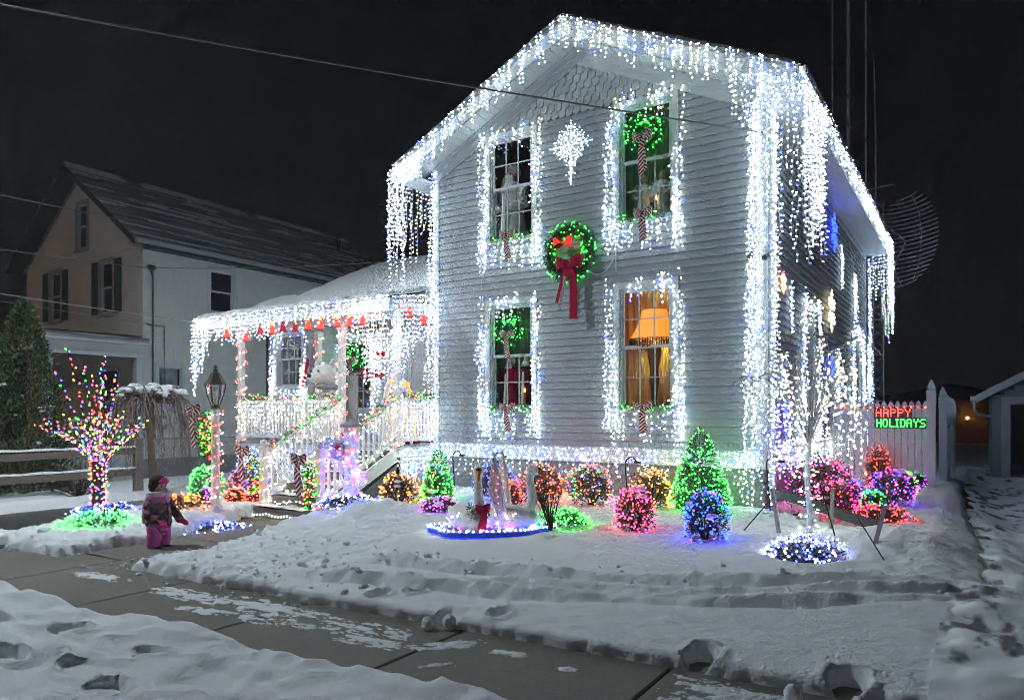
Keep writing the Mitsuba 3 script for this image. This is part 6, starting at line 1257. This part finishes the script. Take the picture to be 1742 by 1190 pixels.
# ---------------------------------------------------------------- multicolour upright lit tree
LT = thing('lit_tree', 'upright artificial tree of rods covered in large multicoloured bulbs', 'lit tree'); tx, ty = -9.5, -4.95; tz = surf(tx, ty); rg = np.random.default_rng(511); mm = M(); P, D = [], []
for i in range(44):
    a = i * 2.399; el = math.radians(rg.uniform(32, 60) if i < 34 else rg.uniform(66, 90)); L = rg.uniform(.68, 1.05) if i < 34 else rg.uniform(1.25, 1.80); r0 = .085; b0 = np.array([tx + r0 * math.cos(a), ty + r0 * math.sin(a), tz + .02]); b1 = b0 + [0, 0, .78 + .12 * rg.uniform()]; d = np.array([math.cos(a) * math.cos(el), math.sin(a) * math.cos(el), math.sin(el)])
    t = np.linspace(0, 1, 9)[:, None]; br = b1 + d * L * t + np.array([0, 0, .10 * L]) * t * (1 - t) * 2; full = np.vstack([b0, b1, br[1:]]); 
    if i % 3 == 0: mm.tube(full, .007, 4)
    else: mm.tube(np.vstack([b1, br[1:]]), .006, 4)
    m_ = int(L / .09)
    for q in np.linspace(.05, 1, m_): j = b1 + d * L * q + np.array([0, 0, .10 * L]) * q * (1 - q) * 2; P.append(j + rg.normal(size=3) * .02); D.append(d + rg.normal(size=3) * .35)
    if i % 3 == 0:
        for q in np.linspace(.05, .95, 9): P.append(b0 + (b1 - b0) * q + rg.normal(size=3) * .018 + np.array([math.cos(a), math.sin(a), 0]) * .02); D.append(np.array([math.cos(a), math.sin(a), .6]) + rg.normal(size=3) * .2)
put(f'{LT}__rods', mm, 'm_dark_wire', kind='stuff'); mm = M(); mm.lathe([(.13, 0), (.14, .03), (.10, .05), (.10, .9), (0, .9)], (tx, ty, tz - .04), 10); mm.tube([[tx, ty, tz], [tx, ty, tz + .9]], .03, 8); put(f'{LT}__trunk', mm, 'm_twig'); put_bulbs(LT, split_colours(np.array(P), np.array(D), {'yellow': .22, 'red': .2, 'blue': .2, 'green': .18, 'pink': .2}, rg), .0155, .033, w=1.2, dim=.8)
# ---------------------------------------------------------------- weeping bare tree with snow
WT = thing('weeping_tree', 'bare weeping tree with a cap of snow behind the child', 'tree'); wx, wy = -11.75, -2.74; rg = np.random.default_rng(521); t = np.linspace(0, 1, 10); mm = M(); mm.tube(np.stack([wx + .04 * np.sin(t * 5), wy + .03 * np.cos(t * 4), -.05 + 2.1 * t], 1), np.interp(t, [0, 1], [.085, .06]), 9); put(f'{WT}__trunk', mm, 'm_bark', smooth=True); mm = M(); mb = M()
for i in range(34):
    a = i * 2.399 + rg.normal() * .2; R = rg.uniform(.6, 1.4); hp = rg.uniform(.08, .38); drop = rg.uniform(.55, 1.15); q = np.linspace(0, 1, 9); rad = R * (1 - (1 - q) ** 1.7); zz = 2.0 + hp * np.sin(np.pi * np.minimum(q * 1.25, 1)) - drop * np.maximum(0, q - .35) ** 1.6 * 1.6; p = np.stack([wx + np.cos(a + q * .3) * rad, wy + np.sin(a + q * .3) * rad, zz], 1) + rg.normal(size=(9, 3)) * .018; mm.tube(p, np.linspace(.024, .006, 9), 5)
    for j in range(8):
        s = rg.integers(3, 9); b = p[s].copy(); Ls = min(rg.uniform(.3, 1.15), b[2] - .55); w = np.cumsum(rg.normal(size=(7, 2)) * .028, 0); w[0] = 0; pp = np.stack([b[0] + w[:, 0] + np.cos(a) * .12 * np.sqrt(np.linspace(0, 1, 7)), b[1] + w[:, 1] + np.sin(a) * .12 * np.sqrt(np.linspace(0, 1, 7)), b[2] - Ls * np.linspace(0, 1, 7)], 1); mb.tube(pp, np.linspace(.006, .0025, 7), 3, False)
put(f'{WT}__branches', mm, 'm_bark', smooth=True); put(f'{WT}__twigs', mb, 'm_bark', kind='stuff'); mm = M()
for i in range(46):
    a, R = rg.uniform(0, 6.28), .75 * math.sqrt(rg.uniform(0, 1)); s = rg.uniform(.05, .15) * (1.25 - R); m_ = trimesh.creation.icosphere(2, 1.0); v = m_.vertices * (1 + .7 * (meshkit.fbm(m_.vertices * 2.4 + i, 3, i) - .5))[:, None] * [s * 1.3, s * 1.3, s * .6]; mm.add(v + [wx + R * math.cos(a), wy + R * math.sin(a), 2.36 - .30 * R * R + rg.uniform(-.06, .03)], m_.faces)
put(f'{WT}__snow_cap', mm, 'm_snow', smooth=True)
# bare twiggy shrub behind the rail fence
TS = thing('bare_shrub', 'bare twiggy shrub behind the rail fence', 'shrub'); mm = M(); rg = np.random.default_rng(531)
for i in range(46):
    a, el, L = rg.uniform(0, 6.28), rg.uniform(.5, 1.4), rg.uniform(.5, 1.1); d = np.array([math.cos(a) * math.cos(el), math.sin(a) * math.cos(el), math.sin(el)]); b = np.array([-12.7, -3.7, .05]); p = b + d * L * np.linspace(0, 1, 5)[:, None] + np.cumsum(rg.normal(size=(5, 3)) * .03, 0); mm.tube(p, np.linspace(.010, .003, 5), 4)
    for j in range(3): s = rg.integers(1, 4); mm.tube([p[s], p[s] + (d + rg.normal(size=3) * .5) * .25], [.004, .002], 3, False)
put(f'{TS}__branches', mm, 'm_twig')
# ---------------------------------------------------------------- evergreens at the left edge
def evergreen(label, x, y, h, r, seed, n=9000):
    k = thing('evergreen_tree', label, 'tree'); rg = np.random.default_rng(seed); t = rg.uniform(0, 1, n) ** 1.35; a = rg.uniform(0, 6.28, n); lob = 1 + .16 * np.sin(a * 5 + t * 9) + .12 * np.sin(a * 9 - t * 25); rad = r * (1 - t) ** .62 * np.minimum(1, .75 + 1.5 * t) * lob * np.sqrt(rg.uniform(.35, 1, n)); P = np.stack([x + rad * np.cos(a), y + rad * np.sin(a), .15 + t * (h - .15)], 1); nn = np.stack([np.cos(a) * .7, np.sin(a) * .7, np.full(n, .8)], 1)
    put_foliage(f'{k}__crown', P, nn, .13, rg, tones=np.array([(.06, .10, .04), (.08, .13, .05), (.05, .075, .035), (.11, .15, .07)]), aspect=4.2, spread=.45); mm = M(); mm.tube([[x, y, -.05], [x, y, h * .35]], [.11, .06], 8); put(f'{k}__trunk', mm, 'm_bark', smooth=40); mm = M()
    for i in range(34):
        q = rg.integers(0, n); s = rg.uniform(.025, .07); m_ = trimesh.creation.icosphere(1, 1.0); mm.add(m_.vertices * (1 + .3 * rg.normal(size=(42, 1)).clip(-1, 1)) * [s * 1.5, s * 1.5, s * .7] + P[q] + [rg.normal() * .01, 0, .03] + (P[q] - [x, y, P[q][2]]) * .12, m_.faces)
    put(f'{k}__snow', mm, 'm_snow', smooth=True, kind='stuff')
evergreen('tall conical evergreen dusted with snow at the left edge', -14.3, -4.05, 4.15, .98, 541); evergreen('second conical evergreen half outside the left edge', -14.6, -5.4, 4.4, 1.0, 542, 7000)
# ---------------------------------------------------------------- the lit weeping tree at the right
RT = thing('white_lit_tree', 'bare weeping tree with a wrapped white trunk hung with white lights at the right corner', 'tree'); rx, ry = .95, -1.72; rz = surf(rx, ry); rg = np.random.default_rng(551); mm = M(); t = np.linspace(0, 1, 12); mm.tube(np.stack([rx + .015 * np.sin(t * 7), ry + .01 * np.cos(t * 6), rz - .1 + 1.28 * t], 1), np.interp(t, [0, 1], [.040, .032]), 10); put(f'{RT}__wrapped_trunk', mm, 'm_trim', smooth=True); mm = M(); st_, ln = [], []
for i in range(17):
    a = i * 2.399 + rg.normal() * .15; R = rg.uniform(.45, .95); q = np.linspace(0, 1, 10); rad = R * q; top_ = rg.uniform(.75, 1.35); zz = rz + 1.12 + top_ * np.sin(np.pi * .62 * q) - .35 * np.maximum(0, q - .75) * 2; p = np.stack([rx + np.cos(a) * rad, ry + np.sin(a) * rad * .9, zz], 1) + np.cumsum(rg.normal(size=(10, 3)) * .012, 0); p[0] = [rx, ry, rz + 1.1]; mm.tube(p, np.linspace(.013, .004, 10), 6)
    for j in range(5): s = rg.integers(3, 10); st_.append(p[s] + rg.normal(size=3) * .03); ln.append(min(rg.uniform(.5, 1.3), p[s][2] - rz - .75))
    for j in range(2): s = rg.integers(3, 9); e = p[s] + np.array([math.cos(a + rg.normal()), math.sin(a + rg.normal()), .1]) * .3; mm.tube([p[s], (p[s] + e) / 2 + [0, 0, .06], e + [0, 0, -.1]], [.01, .007, .003], 4)
put(f'{RT}__branches', mm, 'm_gray', smooth=True)
k = thing('tree_lights', 'drooping strands of white lights hanging from the bare weeping tree', 'string lights'); strands(k, np.array(st_), np.array(ln).clip(.2), np.array((.3, -.95, 0)), rg=rg, mix={'white': .93, 'blue': .07}, head=False, step=.07, jit=.03)
k = thing('trunk_lights', 'white lights wound round the wrapped white tree trunk', 'string lights'); spiral(k, (rx, ry, rz + .05), (rx, ry, rz + 1.15), .075, 7, 46, {'white': 1}, 552, hb=.04)
for i, (sx, sy, h, lean, lab) in enumerate(((.62, -1.75, .55, -.10, 'grey wooden stake left of the white lit tree'), (1.18, -1.55, .5, .02, 'grey wooden stake just right of the white lit tree trunk'), (1.72, -2.2, .42, .12, 'leaning grey wooden stake right of the white lit tree'))):
    s0 = surf(sx, sy); mm = M(); mm.beam((sx, sy, s0 - .1), (sx + lean, sy, s0 + h), .045, .045, up=(0, 1, 0)); k = single('tree_stake', mm, 'm_wood', lab, 'stake')
for i, (a, b, lab) in enumerate((((.55, -1.75, rz + .45), (.25, -2.05, rz + .02), 'dark guy rope tied to the left tree stake'), ((rx + .1, ry, rz + 1.0), (1.88, -2.75, rz - .05), 'long dark guy rope from the white lit tree to the snow'), ((rx + .05, ry, rz + .9), (1.30, -2.0, rz + .02), 'short dark guy rope from the white lit tree'))): mm = M(); mm.tube([a, b], .008, 5); single('guy_rope', mm, 'm_black', lab, 'rope')
mm = M(); mm.prism([(-.06, -.05), (.06, -.05), (.06, .05), (-.06, .05)], 'z', 0, 1.0); A, B = np.array([.10, .22, .60]), np.array([2.08, -1.58, .34]); mm = M(); mm.beam(A, B, .14, .10); u_ = (B - A) / np.linalg.norm(B - A)
for q in np.linspace(-.035, .035, 3): mm.beam(A + [0, 0, .053] + np.cross(u_, [0, 0, 1]) * q, B + [0, 0, .053] + np.cross(u_, [0, 0, 1]) * q, .012, .008)
k = thing('downspout_pipe', 'long dark downspout extension lying across the side bed', 'pipe'); put(f'{k}__pipe', mm, 'm_dark_gray'); mm = M(); mm.box(.03, .12, .17, .27, .45, 6.3); put(f'{k}__downspout', mm, 'm_trim')
for i, (hx, hy, lab) in enumerate(((-5.2, -.95, 'black shepherd hook pole behind the small conical evergreen'), (-4.30, -.95, 'black shepherd hook pole behind the blue lit bush'), (-1.85, -.95, 'black shepherd hook pole behind the pink lit bush'), (.12, -.35, 'slim pole standing at the foot of the right front corner'))):
    z0 = surf(hx, hy); k = thing('shepherd_hook', lab, 'pole'); t = np.linspace(0, 1, 8); top_ = 1.15 if i < 3 else 1.2; p = np.vstack([[[hx + .06, hy, z0 - .1], [hx, hy, top_ - .15]], np.stack([hx + .10 - .10 * np.cos(t * 2.6), np.full(8, hy), top_ - .15 + .13 * np.sin(t * 2.6)], 1)]); mm = M(); mm.tube(p, .010, 6); put(f'{k}__pole', mm, 'm_black', smooth=True); mm = M(); mm.obox(p[-1] + [.02, 0, -.01], (.09, .05, .035)); put(f'{k}__hook_end', mm, 'm_black')
# ---------------------------------------------------------------- pond ring, swans, twigs
PD = thing('pond_ring', 'oval pond edge ringed with blue rope light and white bulbs in the snow', 'pond'); pc = np.array([-2.75, -3.35]); pz = surf(*pc) ; 
E_ = 64; a = np.arange(E_ + 1) * 2 * np.pi / E_; ex = np.array([.845, .535]); ey = np.array([-.535, .845]); ring = np.array([pc + (ex * .78 * math.cos(t) + ey * .36 * math.sin(t)) * (1 + .10 * math.sin(3 * t + .8) + .05 * math.sin(5 * t)) for t in a]); rz_ = np.array([max(surf(*p), pz - .03) for p in ring]) * .35 + (pz + .01) * .65
mm = M(); mm.tube(np.column_stack([ring, rz_ + .015]), .036, 8, False); put(f'{PD}__rope_light', mm, 'm_blue_pond', smooth=True, emit=(.02, .07, 2.6), weight=.8)
P = np.column_stack([ring[:-1], rz_[:-1] + .058]); P = (P + np.column_stack([(P[:, :2] - pc) * .03, 0 * P[:, 2]]))[::1]; put_bulbs(PD, {'white': (P, np.column_stack([(P[:, :2] - pc) * 1.0, np.full(len(P), .9)]))}, .016, .022)
rg = np.random.default_rng(561); Xp = rg.uniform(-1, 1, (160, 2)); Xp = Xp[(Xp ** 2).sum(1) < .9]; Pp = pc + Xp[:, :1] * .76 * ex + Xp[:, 1:] * .33 * ey; put_bulbs(PD, split_colours(np.column_stack([Pp, np.full(len(Pp), pz + .05)]), rg.normal(size=(len(Pp), 3)) * .4 + [0, -.5, .8], {'blue': .6, 'white': .25, 'pink': .1, 'yellow': .05}, rg), .015, .026); mm = M()
for q in Pp[::4]: s = rg.uniform(.03, .075); m_ = trimesh.creation.icosphere(1, 1.0); mm.add(m_.vertices * (1 + .2 * rg.normal(size=(42, 1)).clip(-1, 1)) * [s * 1.3, s, s * .5] + [*q, pz + .02], m_.faces)
put(f'{PD}__pebbles', mm, 'm_wood', kind='stuff')
def spheres_skin(chain, pitch=.012, smooth_it=12, seg=20):
    """one continuous surface: hulls of neighbouring spheres, joined, refined and smoothed. chain: list of polylines [(p, r), ...]"""
    parts = []
    for line in chain:
        S = [manifold3d.Manifold.sphere(r, seg).translate(list(map(float, p))) for p, r in line]
        parts += [manifold3d.Manifold.batch_hull([S[i], S[i + 1]]) for i in range(len(S) - 1)] if len(S) > 1 else S
    m_ = manifold3d.Manifold.batch_boolean(parts, manifold3d.OpType.Add).refine_to_length(pitch).to_mesh(); tm = trimesh.Trimesh(m_.vert_properties[:, :3], m_.tri_verts, process=True); trimesh.smoothing.filter_taubin(tm, iterations=smooth_it); return tm
def swan(label, base, yaw, head_turn, wings, seed, s=1.0, ribbon_=True):
    k = thing('swan_figure', label, 'figure'); R = rot([0, 0, 1], yaw); b = np.asarray(base, float); W = lambda p: b + R @ (np.asarray(p, float) * s)
    body = [[((-.30, 0, .16), .10), ((-.10, 0, .17), .17), ((.14, 0, .16), .16), ((.26, 0, .17), .12)], [((.22, 0, .20), .10), ((.31, 0, .36), .062), ((.29, 0, .52), .052), ((.27, 0, .64), .05), ((.30, 0, .73), .058)], [((-.30, 0, .17), .08), ((-.44, 0, .24), .02)]]
    tm = spheres_skin([[(p, r) for p, r in l] for l in body], .02, 10); v = tm.vertices * [1, .95, 1]; put(f'{k}__body', ((v * s) @ R.T + b, tm.faces), 'm_swan', smooth=True)
    Hd = rot([0, 0, 1], head_turn); hc = np.array([.30, 0, .74]); tm = spheres_skin([[((0, 0, 0), .068), ((.07, 0, .0), .055)]], .012, 6); put(f'{k}__head', (((tm.vertices @ Hd.T + hc) * s) @ R.T + b, tm.faces), 'm_swan', smooth=True)
    tm = spheres_skin([[((.10, 0, -.01), .035), ((.16, 0, -.05), .022), ((.20, 0, -.09), .016)]], .01, 4); put(f'{k}__beak', (((tm.vertices @ Hd.T + hc) * s) @ R.T + b, tm.faces), 'm_orange', smooth=True)
    mm = M(); mm.ball((.085, 0, .005), .036, 2, (.8, 1.0, .6)); v, f = mm.vf(); v2 = v + [.018, 0, .012]; put(f'{k}__mask', (((v2 @ Hd.T + hc) * s) @ R.T + b, f), 'm_black', smooth=True)
    for sg in wings:
        mm = M(); t = np.linspace(0, 1, 10); nF = 7
        for i in range(nF):
            q = i / (nF - 1); L = .34 + .42 * (1 - q); p = np.stack([-.02 - .05 * i / nF - .10 * t ** 1.5 - .02 * q * t, sg * (.13 + .09 * t + .015 * q), .20 + L * t], 1); r_ = .04 * np.sqrt(np.clip(1.02 - t, 0, 1)) + .006; v, f = tubevf(p, r_, 7); v = v.copy(); mm.add(v, f)
        v, f = mm.vf(); put(f'{k}__wing', ((v * s) @ R.T + b, f), 'm_swan', smooth=True)
    if ribbon_:
        bow(k, W((.30, 0, .30)) + R @ [.06, 0, 0], .12, out=tuple(R @ [1., 0, 0]), m='m_velvet', tails=(.26, .30), w=.08)
        P = np.array([W((.30 + .02 * math.cos(q), .10 * math.sin(q * 1.0), .27 + .05 * math.cos(3 * q))) for q in np.linspace(0, 6.28, 160)]); put_foliage(f'{k}__greenery', P, rg.normal(size=P.shape), .09, rg, aspect=6)
    Q = np.array([W((rg.uniform(-.25, .2), sg * .17, rg.uniform(.05, .3))) for sg in (-1, 1) for _ in range(8)]); put_bulbs(k, split_colours(Q, rg.normal(size=Q.shape) * .3 + [0, -1, .3], {'warm': .5, 'pink': .5} if wings else {'white': .6, 'blue': .4}, rg), .012, .02)
    if wings:
        Q = np.array([W((-.04 - .10 * t ** 1.5 + rg.normal() * .02, sg * (.13 + .09 * t) - .05, .25 + .62 * t)) for sg in (-1, 1) for t in np.linspace(.05, .8, 7)]); put_bulbs(k, {'pink': (Q[::2], np.tile([.3, -1., 0], (len(Q[::2]), 1))), 'orange': (Q[1::2], np.tile([.3, -1., 0], (len(Q[1::2]), 1)))}, .011, .018, dim=.7)
swan('white swan figure with dark mask, red ribbon and greenery at the left of the pond', (-3.06, -3.42, pz - .02), -25, -30, (), 571, 1.14)
swan('white swan figure with raised wings turning its head at the right of the pond', (-2.62, -3.08, pz - .02), 20, -20, (-1, 1), 572, 1.12, ribbon_=False)
k = thing('twig_bundle', 'fan of dark bare twigs standing at the right of the pond', 'twigs'); mm = M(); rg = np.random.default_rng(573); b = np.array([-2.02, -2.95, surf(-2.02, -2.95) - .03])
for i in range(26): d = np.array([rg.uniform(-.42, .16), rg.uniform(-.2, .2), 1.0]); L = rg.uniform(.45, .72); p = b + d * L * np.linspace(0, 1, 5)[:, None] + np.cumsum(rg.normal(size=(5, 3)) * .006, 0); mm.tube(p, np.linspace(.008, .004, 5), 4)
put(f'{k}__twigs', mm, 'm_twig')
# ---------------------------------------------------------------- the child
CH = thing('person', 'small child in camouflage jacket and pink snow pants standing in the snow watching the lights', 'person'); cx, cy = -6.55, -5.66; cz = surf(cx, cy) - .01; face = math.degrees(math.atan2(.545 * .93 - .8387 * .34, .8387 * .93 + .5447 * .34)); R = rot([0, 0, 1], face); B = np.array([cx, cy, cz]); S = 1.06
def cput(path, tm, m_, **kw): v = tm.vertices if hasattr(tm, 'vertices') else tm[0]; f = tm.faces if hasattr(tm, 'faces') else tm[1]; put(f'{CH}__{path}', ((np.asarray(v) * S) @ R.T + B, f), m_, smooth=True, **kw)
def f_camo(p, n, uv):
    a = FB(p.x * 11, p.y * 11, p.z * 11, 3); b_ = FB(p.x * 16 + 9, p.y * 16, p.z * 16 + 4, 3); c = MX((.07, .055, .05), (.17, .12, .10), SS(.48, .52, a)); return MX(c, (.55, .16, .40), SS(.57, .61, b_))
mat('m_camo', mikit.proc(f_camo), .8, .2); mat('m_pink', (.70, .15, .48), .75, .25); mat('m_pink_yoke', (.52, .14, .36), .75, .25); mat('m_scarf', (.75, .55, .62), .9, .1); mat('m_hot_pink', (.70, .05, .25), .8, .2); mat('m_hat', (.06, .045, .04), .9, .1)
arm_r = [((-.01, -.14, .62), .062), ((.02, -.17, .47), .056), ((.13, -.13, .39), .045)]; arm_l = [((.0, .14, .62), .062), ((.08, .18, .49), .054), ((.20, .16, .40), .044)]
body = [[((0, 0, .78), .075), ((.0, 0, .70), .06), ((0, 0, .60), .10), ((0, 0, .42), .11)], [(p, r * .7) for p, r in arm_r] + [((.17, -.115, .375), .025)], [(p, r * .7) for p, r in arm_l] + [((.24, .155, .385), .025)]] + [[((0, sg * .06, .40), .075), ((.01, sg * .065, .22), .06), ((.0, sg * .065, .06), .045)] for sg in (-1, 1)]
cput('body', spheres_skin(body, .02, 8), 'm_skin')
tm = spheres_skin([[((.0, 0, .835), .088), ((.012, 0, .79), .074)]], .008, 6); v = np.array(tm.vertices)
nose = np.exp(-((v[:, 1] / .014) ** 2 + ((v[:, 2] - .812) / .018) ** 2)) * (v[:, 0] > .03); sock = sum(np.exp(-(((v[:, 1] - s_) / .016) ** 2 + ((v[:, 2] - .833) / .012) ** 2)) for s_ in (-.03, .03)) * (v[:, 0] > .03); mouth = np.exp(-((v[:, 1] / .024) ** 2 + ((v[:, 2] - .785) / .006) ** 2)) * (v[:, 0] > .03); v[:, 0] += .014 * nose - .008 * sock - .006 * mouth; cput('head', (v, tm.faces), 'm_skin')
for sg in (-1, 1): mm = M(); mm.ball((.080, sg * .03, .835), .011, 1); cput('eye', mm.vf(), 'm_black')
jk = [[((0, 0, .655), .098), ((0, 0, .56), .142), ((.008, 0, .46), .158), ((.0, 0, .36), .158)], [((0, -.07, .66), .07), ((0, .07, .66), .07)]] + [arm_r, arm_l]
tm = spheres_skin(jk, .013, 5); v = np.array(tm.vertices); v[:, 0] *= np.where(np.abs(v[:, 1]) < .16, .9, 1); nrm = np.array(tm.vertex_normals); v += nrm * (.010 * (meshkit.fbm(v * [9, 9, 16], 3, 5) - .5) + .004 * np.sin(v[:, 2] * 55))[:, None]; cput('jacket', (v, tm.faces), 'm_camo')
tm = spheres_skin([[((.0, -.085, .668), .066), ((.03, 0, .655), .088), ((.0, .085, .668), .066)]], .012, 5); v = np.array(tm.vertices) + [.012, 0, .004]; cput('jacket_yoke', (v, tm.faces), 'm_pink_yoke')
mm = M(); mm.tube([[.118, .0, .66], [.150, 0, .55], [.157, 0, .45], [.152, 0, .34]], .006, 5); cput('zipper', mm.vf(), 'm_black')
pts_ = [[((.0, 0, .36), .128), ((0, 0, .31), .126)]] + [[((0, sg * .068, .32), .092), ((.015, sg * .078, .18), .083), ((-.005, sg * .080, .115), .080)] for sg in (-1, 1)]; tm = spheres_skin(pts_, .013, 4); v = np.array(tm.vertices); v += np.array(tm.vertex_normals) * (.012 * (meshkit.fbm(v * [7, 7, 20], 3, 9) - .5))[:, None]; v[:, 2] = np.maximum(v[:, 2], .005); cput('snow_pants', (v, tm.faces), 'm_pink')
for sg in (-1, 1): tm = spheres_skin([[((-.03, sg * .08, .045), .045), ((.07, sg * .082, .038), .044), ((.135, sg * .084, .032), .035)]], .012, 4); v = np.array(tm.vertices); v[:, 2] = np.maximum(v[:, 2], 0); cput('boot', (v, tm.faces), 'm_black')
tm = spheres_skin([[((-.012, 0, .872), .108), ((-.03, 0, .84), .102)], [((-.02, -.08, .80), .035), ((-.02, -.075, .84), .05)], [((-.02, .08, .80), .035), ((-.02, .075, .84), .05)]], .011, 5); v = np.array(tm.vertices); v[:, 0] = np.where((v[:, 0] > .055) & (v[:, 2] < .865), .055 + (v[:, 0] - .055) * .1, v[:, 0]); v += np.array(tm.vertex_normals) * (.008 * (meshkit.fbm(v * 30, 3, 4) - .5))[:, None]; cput('hat', (v, tm.faces), 'm_hat')
tm = spheres_skin([[((.088, -.05, .895), .026), ((.105, .0, .905), .030), ((.088, .05, .895), .026)], [((.095, -.02, .925), .022), ((.095, .02, .925), .022)]], .01, 4); cput('hat_brim', tm, 'm_hot_pink')
tm = spheres_skin([[((.105 * math.cos(a_), .10 * math.sin(a_), .738 + .012 * math.cos(a_)), .040) for a_ in np.linspace(0, 6.283, 13)], [((.06, -.02, .775), .045), ((.075, .02, .77), .045)], [((-.09, -.05, .73), .035), ((-.15, -.07, .60), .03), ((-.165, -.075, .45), .028), ((-.17, -.07, .38), .02)]], .012, 4); v = np.array(tm.vertices); v += np.array(tm.vertex_normals) * (.006 * np.sin(v[:, 2] * 160))[:, None]; cput('scarf', (v, tm.faces), 'm_scarf')
def mitt(c, d, side):
    c, d = np.array(c, float), np.array(d, float); d /= np.linalg.norm(d); s_ = np.cross(d, [0, 0, 1.0]); s_ /= np.linalg.norm(s_); u = np.cross(s_, d); ch = [[(c - d * .03, .033), (c + d * .025, .034)]]
    for q, L in zip((-.024, -.008, .008, .024), (.040, .048, .045, .036)): b_ = c + d * .03 + s_ * q; ch.append([(b_, .0125), (b_ + d * L * .6 - u * .006, .012), (b_ + d * L - u * .022, .010)])
    b_ = c + s_ * side * .03; ch.append([(b_, .014), (b_ + d * .025 + s_ * side * .012, .012), (b_ + d * .045 + s_ * side * .006 - u * .01, .010)]); return spheres_skin(ch, .006, 3, 14)
cput('glove', mitt((.17, -.115, .372), (.9, .25, -.2), 1), 'm_hot_pink'); cput('glove', mitt((.24, .155, .382), (.95, -.05, -.25), -1), 'm_hot_pink')
# ---------------------------------------------------------------- thin night haze
scene['haze_air'] = {'type': 'homogeneous', 'albedo': {'type': 'rgb', 'value': [0.95, 0.955, 0.96]}, 'sigma_t': 0.0011}
scene['camera']['medium'] = {'type': 'ref', 'id': 'haze_air'}
scene['haze'] = {'type': 'cube', 'to_world': T().translate([0, 400, 9.0]).scale([720, 480, 10.4]), 'bsdf': {'type': 'null'}, 'interior': {'type': 'ref', 'id': 'haze_air'}}
labels['haze'] = {'kind': 'stuff', 'label': 'thin cold haze glowing in the air around the lit house', 'category': 'haze'}
